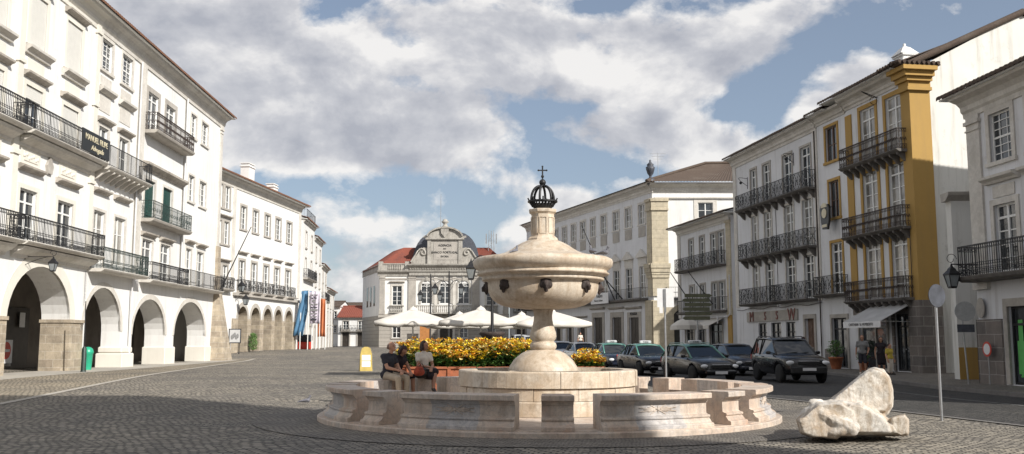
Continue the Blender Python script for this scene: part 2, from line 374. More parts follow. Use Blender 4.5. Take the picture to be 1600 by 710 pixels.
M['kerb'] = rock('kerb_granite', (.36,.33,.29), (.42,.39,.34), (.47,.44,.40), 1.5, 9, .85, .3, 0)
def asphalt():
    m, nt, bs, N, L = newmat('asphalt'); v = coords(nt, kind='World'); n = noisen(nt, v, .5, 7, .7); n2 = noisen(nt, v, 60, 3, .7)
    a = ramp(nt, n.outputs['Fac'], [(.3, (.035,.035,.036)), (.7, (.062,.060,.058))]); t = ramp(nt, n2.outputs['Fac'], [(.3, (.7,)*3), (.7, (1.3,)*3)])
    L.new(mixc(nt, 1.0, a, t, 'MULTIPLY'), bs.inputs['Base Color']); bs.inputs['Roughness'].default_value = .85; bumpn(nt, n2.outputs['Fac'], bs, .3, .01); return m
M['asphalt'] = asphalt()
# ------------------------------------------------------------------ camera, light, sky
cam = bpy.data.cameras.new('camera'); cam.sensor_width = 36; cam.lens = FPX/1600*36; cam.clip_end = 3000; cam.clip_start = .1
co = bpy.data.objects.new('camera', cam); COL.objects.link(co); co.location = (0, 0, CAM_H); co.rotation_euler = (PI/2+TILT, 0, 0); S.camera = co
SUN_AZ, SUN_EL = R(42), R(33)          # towards the sun: right of the camera and behind it
sd = Vector((math.cos(SUN_AZ)*math.cos(SUN_EL), -math.sin(SUN_AZ)*math.cos(SUN_EL), math.sin(SUN_EL)))
sl = bpy.data.lights.new('sun', 'SUN'); sl.energy = 5.0; sl.angle = R(.53); sl.color = (1, .955, .885)
so = bpy.data.objects.new('sun', sl); COL.objects.link(so); so.rotation_euler = sd.to_track_quat('Z', 'Y').to_euler(); so.location = (30, -30, 60)
W = bpy.data.worlds.new('World'); S.world = W; W.use_nodes = True; nt = W.node_tree; N = nt.nodes; L = nt.links
bg = N['Background']; sky = N.new('ShaderNodeTexSky'); sky.sky_type = 'NISHITA'; sky.sun_disc = False
sky.sun_elevation = SUN_EL; sky.sun_rotation = math.atan2(sd.x, sd.y); sky.altitude = 300; sky.air_density = 1.0; sky.dust_density = 1.2; sky.ozone_density = 1.6
bg.inputs['Strength'].default_value = .080
tc = N.new('ShaderNodeTexCoord'); sp = N.new('ShaderNodeSeparateXYZ'); L.new(tc.outputs['Generated'], sp.inputs[0])
def mth(op, a, b=None, c=None):
    m = N.new('ShaderNodeMath'); m.operation = op
    for i, x in enumerate((a, b, c)):
        if x is None: continue
        if isinstance(x, (int, float)): m.inputs[i].default_value = x
        else: L.new(x, m.inputs[i])
    return m.outputs[0]
zz = mth('ADD', mth('MAXIMUM', sp.outputs['Z'], 0.0), .17)
cb = N.new('ShaderNodeCombineXYZ'); L.new(mth('DIVIDE', sp.outputs['X'], zz), cb.inputs['X']); L.new(mth('DIVIDE', sp.outputs['Y'], zz), cb.inputs['Y'])
# the banks of cloud: soft masses at the bearings where they hang, broken up by noise
def blob(px, py, rx, ry, amp):
    d = Vector(((px-800)/FPX, math.cos(TILT)-(355-py)/FPX*math.sin(TILT), math.sin(TILT)+(355-py)/FPX*math.cos(TILT))).normalized()
    u, w = d.x/(d.z+.17), d.y/(d.z+.17)
    az = math.atan2(d.x, d.y); el = math.asin(d.z)
    return az, el, rx/FPX, ry/FPX, amp
AZ = mth('ARCTAN2', sp.outputs['X'], sp.outputs['Y']); EL = mth('ARCSINE', sp.outputs['Z'])
field = None
for b in [(250,20,260,110,.5),(400,60,250,90,.45),(560,200,260,55,.55),(700,60,150,60,.4),(930,60,200,70,.5),(1130,90,160,60,.5),(700,215,120,34,.35),(1040,205,150,36,.45),
          (420,130,200,70,.4),(875,322,45,34,.75),(800,290,60,30,.3),(420,225,200,40,.35),(600,262,170,26,.35),(1150,225,90,30,.4),(1330,130,90,35,.4),(1270,165,60,30,.42),(1350,105,50,22,.35),(1500,15,40,18,.4),(1150,245,80,20,.3),(1000,150,220,50,.25),(480,240,150,22,.25),
          (500,30,60,20,-.35),(640,70,60,22,-.55),(925,10,60,16,-.5),(905,170,120,14,-.35),(1165,170,60,20,-.6),(620,125,110,18,-.35),(1080,15,50,16,-.3),(1010,270,130,10,-.2),(1210,120,60,30,-.3)]:
    az, el, ra, re, amp = blob(*b)
    dx = mth('DIVIDE', mth('SUBTRACT', AZ, az), ra); dy = mth('DIVIDE', mth('SUBTRACT', EL, el), re)
    g = mth('MULTIPLY', mth('EXPONENT', mth('MULTIPLY', mth('ADD', mth('MULTIPLY', dx, dx), mth('MULTIPLY', dy, dy)), -1.0)), amp)
    field = g if field is None else mth('ADD', field, g)
# elsewhere in the sky, an ordinary broken cover
far = noisen(nt, cb.outputs[0], .45, 3); back = mth('MULTIPLY', far.outputs['Fac'], mth('GREATER_THAN', mth('ABSOLUTE', AZ), .62)); field = mth('ADD', field, mth('MULTIPLY', back, .8))
dirv = N.new('ShaderNodeMapping'); dirv.inputs['Scale'].default_value = (1, 1, 1.45); L.new(tc.outputs['Generated'], dirv.inputs['Vector'])
n1 = noisen(nt, dirv.outputs[0], 6.5, 12, .58, .15); n2 = noisen(nt, dirv.outputs[0], 15, 8, .6)
dens = mth('ADD', field, mth('MULTIPLY', mth('SUBTRACT', n1.outputs['Fac'], .5), 2.6))
dens = mth('ADD', dens, mth('MULTIPLY', mth('SUBTRACT', n2.outputs['Fac'], .5), .7))
cover = ramp(nt, dens, [(.12, (0,0,0)), (.24, (.42,.42,.42)), (.38, (.93,.93,.93))])
off = N.new('ShaderNodeVectorMath'); off.operation = 'ADD'; L.new(dirv.outputs[0], off.inputs[0]); off.inputs[1].default_value = (.014, -.004, .034)
n1b = noisen(nt, off.outputs[0], 6.5, 8, .55, .15)
rel = mth('MULTIPLY', mth('SUBTRACT', n1.outputs['Fac'], n1b.outputs['Fac']), 3.4)
shade = mth('ADD', mth('ADD', rel, .62), mth('MULTIPLY', mth('SUBTRACT', dens, .42), -.42))
ccol = ramp(nt, shade, [(.15, (4.6,4.75,5.3)), (.48, (6.3,6.35,6.7)), (.85, (9.6,9.4,9.2))])
haze = mixc(nt, mth('MULTIPLY', mth('SUBTRACT', 1.0, mth('MINIMUM', mth('MULTIPLY', mth('MAXIMUM', EL, 0.0), .95), 1.0)), .45), sky.outputs[0], (5.0, 5.6, 6.6))
L.new(mixc(nt, cover, haze, ccol), bg.inputs['Color'])
S.view_settings.view_transform = 'Standard'; S.view_settings.look = 'None'; S.view_settings.exposure = .28; S.view_settings.gamma = 1
S.cycles.max_bounces = 6; S.cycles.diffuse_bounces = 3; S.cycles.glossy_bounces = 3; S.cycles.transparent_max_bounces = 8; S.cycles.use_denoising = True
S.cycles.sample_clamp_indirect = 6

# ------------------------------------------------------------------ ground
def sheet(xs, ys, lift, inside=None):
    mb = MB(); v = []; idx = {}
    for j, y in enumerate(ys):
        for i, x in enumerate(xs): v.append((x, y, G(x, y)+lift))
    n = len(xs); mb.add(v, [(j*n+i, j*n+i+1, (j+1)*n+i+1, (j+1)*n+i) for j in range(len(ys)-1) for i in range(n-1)], True); return mb
xs = [-1500,-600,-250,-120,-70]+[-50+2*i for i in range(51)]+[70,120,250,600,1500]
ys = [-1500,-500,-150,-60,-30,-15]+[0+2*i for i in range(51)]+[110,120,135,160,220,400,900,2500]
struct('ground', sheet(xs, ys, 0), M['setts'])
def strip(left, right, lift, step=1.0):
    """a sheet lying on the ground between two plan lines given point by point"""
    mb = MB(); v = []; n = 0
    for (a, b), (c, d) in zip(zip(left, right), zip(left[1:], right[1:])):
        k = max(1, int(max((Vector(c)-Vector(a)).length, (Vector(d)-Vector(b)).length)/step))
        for q in range(k):
            t = q/k; p = Vector(a).lerp(Vector(c), t); r = Vector(b).lerp(Vector(d), t); v.append((p, r))
    v.append((Vector(left[-1]), Vector(right[-1])))
    W_ = 8; pts = []
    for p, r in v:
        for i in range(W_+1):
            q = p.lerp(r, i/W_); pts.append((q.x, q.y, G(q.x, q.y)+lift))
    m = W_+1
    return mb.add(pts, [(j*m+i, j*m+i+1, (j+1)*m+i+1, (j+1)*m+i) for j in range(len(v)-1) for i in range(W_)], True)
KL = [(-9.6,5),(-11.2,14),(-12.6,23.5),(-14.2,35),(-16.2,50),(-19.0,72)]
struct('pavement', strip([(-23,5),(-23,14),(-22.6,23.5),(-22.4,35),(-22.2,50),(-21.6,72)], KL, .008), M['setts_pale'])
struct('kerb', strip([(x-.26, y) for x, y in KL], KL, .014), M['kerb'])
struct('arcade_walk', strip([(-22.2,28),(-22.0,50),(-21.6,70)], [(-18.9,28),(-18.9,50),(-19.7,70)], .012), M['kerb'])
RL = [(12.4,4),(11.2,12),(9.8,18),(8.8,22.4),(7.4,27),(5.6,32),(3.6,38),(1.6,46),(-.5,60),(-2.2,80),(-4.5,100)]
RR = [(15.0,4),(15.2,12),(15.2,18),(15.0,22.4),(14.6,27),(14.3,32),(14.6,38),(15.2,46),(13.6,60),(10.5,80),(6.5,100)]
struct('road', strip(RL, RR, .006), M['setts_dark'])
struct('kerb', strip([(x-.16, y) for x, y in RL[:8]], RL[:8], .02), M['kerb_dark'])
mb = MB()                                              # raised pavement along the right-hand houses
RP = [(x+.02, y) for x, y in RR]; OUT = [(30, y) for x, y in RR]
struct('sidewalk', strip(RP, OUT, .12), M['setts_ring'])
struct('kerb', strip([(x-.14, y) for x, y in RR], RP, .125), M['kerb_dark'])
kb = MB()
for (a, b) in zip(RR, RR[1:]):
    k = 6
    for q in range(k):
        p = Vector(a).lerp(Vector(b), q/k); r = Vector(a).lerp(Vector(b), (q+1)/k)
        kb.quad((p.x-.14, p.y, G(*p)), (r.x-.14, r.y, G(*r)), (r.x-.14, r.y, G(*r)+.125), (p.x-.14, p.y, G(*p)+.125))
struct('kerb', kb, M['kerb_dark'])
# worn painted lines on the road
lm = simple('worn_road_paint', (.17,.17,.165), .8, 0, .5, 3)
mb = strip([(14.0,10),(13.4,20),(12.3,27),(12.0,33)], [(13.88,10),(13.28,20),(12.18,27),(11.88,33)], .011); struct('road_marking', mb, lm)
FX, FY = .76, 20.8
mb = MB(); v = []
for k in range(97):
    t = 2*PI*k/96
    for r in (4.7, 5.4, 6.1): v.append((FX+r*math.sin(t), FY-r*math.cos(t), G(FX+r*math.sin(t), FY-r*math.cos(t))+.011))
mb.add(v, [(k*3+i, k*3+i+1, k*3+4+i, k*3+3+i) for k in range(96) for i in range(2)], True); struct('path', mb, M['setts_ring'])
# ------------------------------------------------------------------ kit for the houses
class House:
    """local frame: x along the front seen from outside (left to right), y into the house, z up"""
    def __init__(s, name, label, cat, O, k, sg, group=None):
        L_ = math.hypot(k, 1); s.O = O; s.U = (k/L_*sg, sg/L_)
        s.t = thing(name, label, cat, (O[0], O[1], 0), math.atan2(s.U[1], s.U[0]), group); s.h = []
    def u(s, px, py):
        rx, rz = ray(px, py); return (rx*s.O[1]-s.O[0])/(s.U[0]-rx*s.U[1])
    def w(s, u, y=0):                                   # local to world plan
        return (s.O[0]+s.U[0]*u-s.U[1]*y, s.O[1]+s.U[1]*u+s.U[0]*y)
def wall(mb, u0, u1, z0, z1, holes, dep=.22, y=0):
    hs = [(max(a, u0), min(b, u1), max(c, z0), min(d, z1)) for a, b, c, d in holes if b > u0+.01 and a < u1-.01 and d > z0+.01 and c < z1-.01]
    X = sorted(set([u0, u1]+[h[0] for h in hs]+[h[1] for h in hs])); Z = sorted(set([z0, z1]+[h[2] for h in hs]+[h[3] for h in hs]))
    for a, b in zip(X, X[1:]):
        for c, d in zip(Z, Z[1:]):
            mx, mz = (a+b)/2, (c+d)/2
            if not any(h[0] < mx < h[1] and h[2] < mz < h[3] for h in hs): mb.quad((a,y,c), (b,y,c), (b,y,d), (a,y,d))
    for a, b, c, d in hs:
        mb.quad((a,y,c), (a,y+dep,c), (a,y+dep,d), (a,y,d)); mb.quad((b,y,c), (b,y,d), (b,y+dep,d), (b,y+dep,c))
        mb.quad((a,y,d), (a,y+dep,d), (b,y+dep,d), (b,y,d)); mb.quad((a,y,c), (b,y,c), (b,y+dep,c), (a,y+dep,c))
def shell(mb, u0, u1, z0, z1, dep, left=True, right=True, back=True, y=0):
    if left: mb.quad((u0,y,z0), (u0,y,z1), (u0,dep,z1), (u0,dep,z0))
    if right: mb.quad((u1,y,z0), (u1,dep,z0), (u1,dep,z1), (u1,y,z1))
    if back: mb.quad((u0,dep,z0), (u0,dep,z1), (u1,dep,z1), (u1,dep,z0))
    mb.quad((u0,y,z1), (u1,y,z1), (u1,dep,z1), (u0,dep,z1))
def arch_z(t, zs, za): return zs+(za-zs)*math.sqrt(max(0, 1-t*t))
def arcade(mb, u0, u1, z0, z1, arches, thick, n=18):
    """wall with arched openings right through its thickness"""
    u = u0
    def strip_(a, b, za_, zb_):
        for y in (0, thick): mb.quad((a,y,za_), (b,y,zb_), (b,y,z1), (a,y,z1))
    for a, b, zs, za in arches:
        for y in (0, thick): mb.quad((u,y,z0), (a,y,z0), (a,y,z1), (u,y,z1))
        c = (a+b)/2; r = (b-a)/2
        P = [(c-r*math.cos(PI*i/n), zs+(za-zs)*math.sin(PI*i/n)) for i in range(n+1)]
        for (p, q) in zip(P, P[1:]):
            strip_(p[0], q[0], p[1], q[1]); mb.add([(p[0],0,p[1]), (q[0],0,q[1]), (q[0],thick,q[1]), (p[0],thick,p[1])], [(0,1,2,3)], True)
        mb.quad((a,0,z0), (a,thick,z0), (a,thick,zs), (a,0,zs)); mb.quad((b,0,z0), (b,0,zs), (b,thick,zs), (b,thick,z0)); u = b
    for y in (0, thick): mb.quad((u,y,z0), (u1,y,z0), (u1,y,z1), (u,y,z1))
def arch_band(mb, a, b, zs, za, w, proud=.03, n=18, dep=.1):
    c = (a+b)/2; r = (b-a)/2; I = []; O_ = []
    for i in range(n+1):
        t = PI*i/n; I.append((c-r*math.cos(t), zs+(za-zs)*math.sin(t))); O_.append((c-(r+w)*math.cos(t), zs+(za-zs+w)*math.sin(t)))
    for i in range(n):
        (a0, a1), (b0, b1) = (I[i], I[i+1]), (O_[i], O_[i+1])
        mb.quad((a0[0],-proud,a0[1]), (a1[0],-proud,a1[1]), (b1[0],-proud,b1[1]), (b0[0],-proud,b0[1]))
        mb.quad((a0[0],-proud,a0[1]), (a0[0],dep,a0[1]), (a1[0],dep,a1[1]), (a1[0],-proud,a1[1]))
        mb.quad((b0[0],-proud,b0[1]), (b1[0],-proud,b1[1]), (b1[0],.0,b1[1]), (b0[0],.0,b0[1]))
def casement(mb, u0, u1, z0, z1, y=.13, bars=3, mull=True, transom=.0, fr=.07, kick=0):
    w = fr; y0, y1 = y-.03, y+.03
    mb.box(u0, u0+w, y0, y1, z0, z1); mb.box(u1-w, u1, y0, y1, z0, z1); mb.box(u0+w, u1-w, y0, y1, z1-w, z1); mb.box(u0+w, u1-w, y0, y1, z0, z0+w+kick)
    if mull: c = (u0+u1)/2; mb.box(c-.05, c+.05, y0-.01, y1+.002, z0+w, z1-w)
    zt = z1-w
    if transom: zt = z1-transom; mb.box(u0+w, u1-w, y0-.004, y1+.004, zt-.04, zt+.04)
    for i in range(1, bars+1):
        z = z0+kick+(zt-z0-kick)*i/(bars+1); mb.box(u0+w, u1-w, y0+.008, y1-.008, z-.02, z+.02)
def sashgrid(mb, u0, u1, z0, z1, y=.13, nx=3, nz=6):
    casement(mb, u0, u1, z0, z1, y, 0, False, 0, .06)
    for i in range(1, nx): x = u0+(u1-u0)*i/nx; mb.box(x-.014, x+.014, y-.02, y+.02, z0+.06, z1-.06)
    for i in range(1, nz): z = z0+(z1-z0)*i/nz; h = .035 if i == nz//2 else .014; mb.box(u0+.06, u1-.06, y-.022, y+.022, z-h, z+h)
def window(H, u0, u1, z0, z1, style='case', frame='wood_white', pane='glass', sur='trim', sw=.16, sill=True, hood=0, bars=3, transom=0, kick=0, blind=0, name='window', keystone=False, proud=.05):
    H.h.append((u0, u1, z0, z1)); f = MB()
    if style == 'case': casement(f, u0, u1, z0, z1, bars=bars, transom=transom, kick=kick)
    elif style == 'sash': sashgrid(f, u0, u1, z0, z1)
    elif style == 'solid':
        f.box(u0+.01, u1-.01, .09, .14, z0, z1); c = (u0+u1)/2; f.box(c-.03, c+.03, .075, .09, z0, z1)
        for i in range(int((z1-z0)/.16)): f.box(u0+.08, u1-.08, .08, .09, z0+.05+i*.16, z0+.15+i*.16)
    o = f.build(name, M[frame], H.t)
    if style != 'solid':
        p = MB(); p.box(u0+.01, u1-.01, .14, .17, z0+.01, z1-.01); p.build('pane', M[pane], o)
    if blind:
        p = MB(); zb = z1-(z1-z0)*blind
        p.box(u0+.03, u1-.03, .03, .07, zb, z1-.01)
        for i in range(int((z1-zb)/.09)): p.box(u0+.03, u1-.03, .022, .03, zb+.01+i*.09, zb+.07+i*.09)
        p.build('roller_blind', M['blind'], o)
    if sur:
        s = MB(); d = -proud
        s.box(u0-sw, u0, d, .02, z0, z1); s.box(u1, u1+sw, d, .02, z0, z1); s.box(u0-sw, u1+sw, d, .02, z1, z1+sw)
        if sill: s.box(u0-sw-.05, u1+sw+.05, d-.06, .02, z0-.14, z0)
        if keystone: s.ext_y([((u0+u1)/2-.09, z1-.02), ((u0+u1)/2+.09, z1-.02), ((u0+u1)/2+.14, z1+sw+.1), ((u0+u1)/2-.14, z1+sw+.1)], d-.05, 0)
        s.build('surround', M[sur], o)
    if hood:
        h = MB(); z = z1+sw+hood; h.ext_x([(.01, z), (-.10, z), (-.16, z+.07), (-.30, z+.12), (-.32, z+.2), (-.05, z+.25), (.01, z+.25)], u0-sw-.12, u1+sw+.12); h.build('hood', M['trim_hood' if 'trim_hood' in M else sur or 'trim'], o)
    return o
def railing(mb, u0, u1, dep, z0, h=1.0, style='scroll', step=.12, y_in=0.0, t=.017):
    """iron rail on three sides of a balcony"""
    runs = [((u0, -dep), (u1, -dep)), ((u0, -dep), (u0, y_in)), ((u1, -dep), (u1, y_in))]
    for (a, b) in runs:
        a = Vector((a[0], a[1], 0)); b = Vector((b[0], b[1], 0)); L_ = (b-a).length; d = (b-a)/L_
        P = lambda t_, z: a+d*t_+Vector((0, 0, z0+z))
        mb.bar(P(0, h), P(L_, h), .045, .03); mb.bar(P(0, .06), P(L_, .06), .03, .02)
        if style in ('scroll', 'panel', 'hoops'): mb.bar(P(0, h-.16), P(L_, h-.16), .02, .02); mb.bar(P(0, .24), P(L_, .24), .02, .02)
        n = max(1, round(L_/step)); s_ = L_/n
        for i in range(n+1):
            big = i in (0, n) or (n > 10 and i % 10 == 0)
            mb.bar(P(i*s_, 0), P(i*s_, h), .03 if big else t, .03 if big else t)
        def ring(cx, cz, r, k=8):
            pts = [P(cx+r*math.cos(2*PI*j/k), cz+r*math.sin(2*PI*j/k)) for j in range(k+1)]
            for p, q in zip(pts, pts[1:]): mb.bar(p, q, .013, .013)
        if style == 'scroll':
            for i in range(n):
                c = (i+.5)*s_; ring(c, h-.08, .05); ring(c, .15, .05)
                mb.bar(P(c-s_*.4, h*.42), P(c, h*.58), .014, .02); mb.bar(P(c, h*.58), P(c+s_*.4, h*.42), .014, .02)
        if style == 'x':
            m = max(1, round(L_/.55)); q = L_/m
            for i in range(m):
                mb.bar(P(i*q, .1), P((i+1)*q, h-.05), .016, .02); mb.bar(P(i*q, h-.05), P((i+1)*q, .1), .016, .02); ring((i+.5)*q, h/2, .16, 10)
        if style == 'hoops':
            for i in range(n): c = (i+.5)*s_; ring(c, h-.08, .055); ring(c, .38, .055); ring(c, .15, .05)
        if style == 'panel':
            m = max(1, round(L_/.45)); q = L_/m
            for i in range(m): ring((i+.5)*q, h*.5, .14, 10); ring((i+.5)*q, h*.5, .07, 8)
def balcony(H, u0, u1, z, dep=.75, style='scroll', brackets=0, slab='trim', iron='iron', h=1.0, step=.12, thick=.16, bmat=None, name='balcony'):
    s = MB(); s.ext_x([(0, z-thick), (-dep+.12, z-thick), (-dep, z-thick+.07), (-dep-.05, z-.03), (-dep-.05, z), (0, z)], u0, u1)
    o = s.build(name, M[slab], H.t)
    r = MB(); railing(r, u0+.04, u1-.04, dep-.03, z, h, style, step); r.build('railing', M[iron], o)
    if brackets:
        for i in range(brackets):
            b = MB(); c = u0+.25+(u1-u0-.5)*i/max(1, brackets-1)
            b.ext_x([(0, z-thick), (-dep+.1, z-thick), (-dep+.12, z-thick-.1), (-dep*.55, z-thick-.2), (-dep*.25, z-thick-.42), (0, z-thick-.5)], c-.07, c+.07)
            b.build('bracket', M[bmat or slab], o)
    return o
def cornice(H, u0, u1, z, h=.8, out=.7, mat='trim', ends=True, name='cornice'):
    c = MB(); c.ext_x([(.01, z), (-.06, z), (-.08, z+h*.2), (-.16, z+h*.3), (-.18, z+h*.5), (-out*.5, z+h*.68), (-out*.9, z+h*.8), (-out, z+h), (.01, z+h)], u0, u1)
    return c.build(name, M[mat], H.t)
def band(H, u0, u1, z0, z1, out=.06, mat='trim', name='string_course', y=.01):
    c = MB(); c.box(u0, u1, -out, y, z0, z1); return c.build(name, M[mat], H.t)
def pilaster(H, u0, u1, z0, z1, out=.1, mat='trim', cap=True, name='pilaster'):
    c = MB(); c.box(u0, u1, -out, .01, z0, z1)
    if cap: c.box(u0-.06, u1+.06, -out-.07, .01, z1-.35, z1-.22); c.box(u0-.03, u1+.03, -out-.04, .01, z1-.6, z1-.54); c.box(u0-.05, u1+.05, -out-.05, .01, z0, z0+.5)
    return c.build(name, M[mat], H.t)
def roof(H, u0, u1, ye, ze, yr, zr, yb, mat='tile', pitch=.26, amp=.055, hip0=0, hip1=0, soffit='wood_white', name='roof', gable='white'):
    """barrel-tile roof: front slope from eave (ye,ze) to ridge (yr,zr), back slope to yb; hips shorten the ridge"""
    mb = MB(); n = int((u1-u0)/pitch)*4; S_ = 8
    def zoff(i): return amp*abs(math.sin(PI*i/4))
    def slope(ya, za, yb_, zb, flip):
        v = []
        for i in range(n+1):
            u_ = u0+(u1-u0)*i/n
            lim = 1.0
            if hip0 and u_-u0 < hip0: lim = min(lim, (u_-u0)/hip0)
            if hip1 and u1-u_ < hip1: lim = min(lim, (u1-u_)/hip1)
            for j in range(S_+1):
                t = lim*j/S_; v.append((u_, ya+(yb_-ya)*t, za+(zb-za)*t+zoff(i)+.012*math.sin(i*1.7+j*2.3)))
        w_ = S_+1; mb.add(v, [(i*w_+j, (i+1)*w_+j, (i+1)*w_+j+1, i*w_+j+1) for i in range(n) for j in range(S_)])
        v2 = []                                          # thick ragged lip of the eave tiles
        for i in range(n+1): u_ = u0+(u1-u0)*i/n; v2 += [(u_, ya, za+zoff(i)), (u_, ya, za-.11+zoff(i)*.6)]
        mb.add(v2, [(2*i, 2*i+1, 2*i+3, 2*i+2) for i in range(n)])
    slope(ye, ze, yr, zr, 0); slope(yb, ze, yr, zr, 1)
    for (uu, hp, sg) in ((u0, hip0, 1), (u1, hip1, -1)):
        if hp:
            m_ = int((yb-ye)/pitch)*4; v = []
            for i in range(m_+1):
                y_ = ye+(yb-ye)*i/m_; lim = min((y_-ye)/(yr-ye), (yb-y_)/(yb-yr), 1)
                for j in range(5): t = lim*j/4; v.append((uu+sg*hp*t, y_, ze+(zr-ze)*t+zoff(i)))
            mb.add(v, [(i*5+j, (i+1)*5+j, (i+1)*5+j+1, i*5+j+1) for i in range(m_) for j in range(4)])
        elif gable:
            gb_ = MB(); gx = uu+sg*.12; gb_.add([(gx, ye+.3, ze), (gx, yb-.3, ze), (gx, yr, zr-.06)], [(0, 1, 2)]); gb_.build('gable', M[gable], H.t)
    if not (hip0 and hip1): 
        pts = [(u0+hip0, yr, zr+.05), (u1-hip1, yr, zr+.05)]; mb.tube(pts, .12, 8)
    else: mb.tube([(u0+hip0, yr, zr+.03), (u1-hip1, yr, zr+.03)], .12, 8)
    o = mb.build(name, M[mat], H.t)
    s = MB(); s.box(u0+.02, u1-.02, ye+.1, yb-.06, ze-.12, ze-.065); s.build('eaves_board', M[soffit], o)
    return o
def chimney(roofob, u, y, z, w=.9, d=.6, h=1.3, mat='white', name='chimney'):
    c = MB(); c.box(u-w/2, u+w/2, y-d/2, y+d/2, z-.8, z+h); c.box(u-w/2-.08, u+w/2+.08, y-d/2-.08, y+d/2+.08, z+h, z+h+.1)
    c.box(u-w/2+.05, u+w/2-.05, y-d/2+.05, y+d/2-.05, z+h+.1, z+h+.3); c.box(u-w/2-.04, u+w/2+.04, y-d/2-.04, y+d/2+.04, z+h+.3, z+h+.38)
    return c.build(name, M[mat], roofob)
def door(H, u0, u1, z0, z1, mat='wood_dark', sur='trim', sw=.2, glassy=False, name='door', tall=0, hood=0):
    H.h.append((u0, u1, z0, z1)); f = MB()
    c = (u0+u1)/2
    if glassy:
        casement(f, u0, u1, z0, z1, bars=0, transom=.6, fr=.08)
        o = f.build(name, M[mat], H.t); p = MB(); p.box(u0+.01, u1-.01, .14, .17, z0, z1-.01); p.build('pane', M['glass'], o)
    else:
        f.box(u0, u1, .16, .2, z0, z1)
        for a, b in ((u0+.06, c-.04), (c+.04, u1-.06)):
            for i in range(3): q = (z1-z0-.15)/3; f.box(a, b, .13, .16, z0+.1+i*q, z0+i*q+q)
        o = f.build(name, M[mat], H.t)
    hd = MB(); hd.ball((c+.09, .10, z0+1.05), .035); hd.build('handle', M['chrome'], o)
    if sur:
        s = MB(); s.box(u0-sw, u0, -.07, .02, z0, z1); s.box(u1, u1+sw, -.07, .02, z0, z1); s.box(u0-sw, u1+sw, -.07, .02, z1, z1+sw+.05); s.build('surround', M[sur], o)
    if hood:
        h = MB(); z = z1+sw+.05+hood; h.ext_x([(.01, z), (-.1, z), (-.3, z+.12), (-.32, z+.2), (.01, z+.25)], u0-sw-.15, u1+sw+.15); h.build('hood', M[sur or 'trim'], o)
    return o
def wall_lantern(name, label, loc, rz, arm=.9, s=1.0, group=None, mat='iron'):
    """square tapered street lantern hung from a curled bracket; local -y is away from the wall"""
    t = thing(name, label, 'lantern', loc, rz, group)
    a = MB(); a.bar((0,0,0), (0,-arm,0), .035*s); a.bar((0,0,.0), (0,0,-.5*s), .05*s)
    pts = [(0, -arm*.9*k/14, -.42*s*(1-k/14)**1.6) for k in range(15)]; a.tube(pts, .014, 6)
    pts = [(0, -arm+.18*s*math.cos(k*.5)*(1-k/22), .16*s+.18*s*math.sin(k*.5)*(1-k/22)) for k in range(14)]; a.tube(pts, .012, 6)
    a.build('bracket', M[mat], t)
    lantern_head(t, (0, -arm, -.12*s), s, mat); return t
def lantern_head(t, p, s=1.0, mat='iron', up=False):
    """p is the top (hanging) or the foot (standing) of the head"""
    x, y, z = p; z0 = z if up else z-.62*s
    f = MB(); q = .7071
    def sq(r, zz): return [(x+r*math.cos(PI/4+k*PI/2), y+r*math.sin(PI/4+k*PI/2), zz) for k in range(4)]
    lo, hi = sq(.13*s, z0+.04*s), sq(.24*s, z0+.42*s)
    for k in range(4): f.bar(lo[k], hi[k], .02*s); f.bar(lo[k], lo[(k+1) % 4], .03*s); f.bar(hi[k], hi[(k+1) % 4], .035*s)
    f.lathe([(.13*s, z0), (.12*s, z0+.04*s)], x, y, 4, False, PI/4)
    g = f.build('lantern_frame', M[mat], t)
    c = MB(); c.lathe([(.27*s, z0+.42*s), (.25*s, z0+.46*s), (.14*s, z0+.55*s), (.12*s, z0+.60*s), (.05*s, z0+.66*s), (.03*s, z0+.72*s), (.001, z0+.78*s)], x, y, 4, False, PI/4); c.build('lantern_roof', M[mat], g)
    l = MB(); l.lathe([(.115*s, z0+.05*s), (.225*s, z0+.41*s)], x, y, 4, False, PI/4); l.build('lantern_glass', M['lamp_glass'], g)
    return g
# ================================================================== left side of the square
M['trim_hood'] = rock('weathered_hood', (.30,.27,.23), (.45,.41,.36), (.62,.58,.51), 1.4, 7, .85, .2, .1)
LO, LK = (-20.35, 28), -.025
cream = plaster('cream_ornament', (.72,.69,.62), amount=.3)
M['cream_orn'] = cream
LG = 'arcaded houses on the sunlit side'
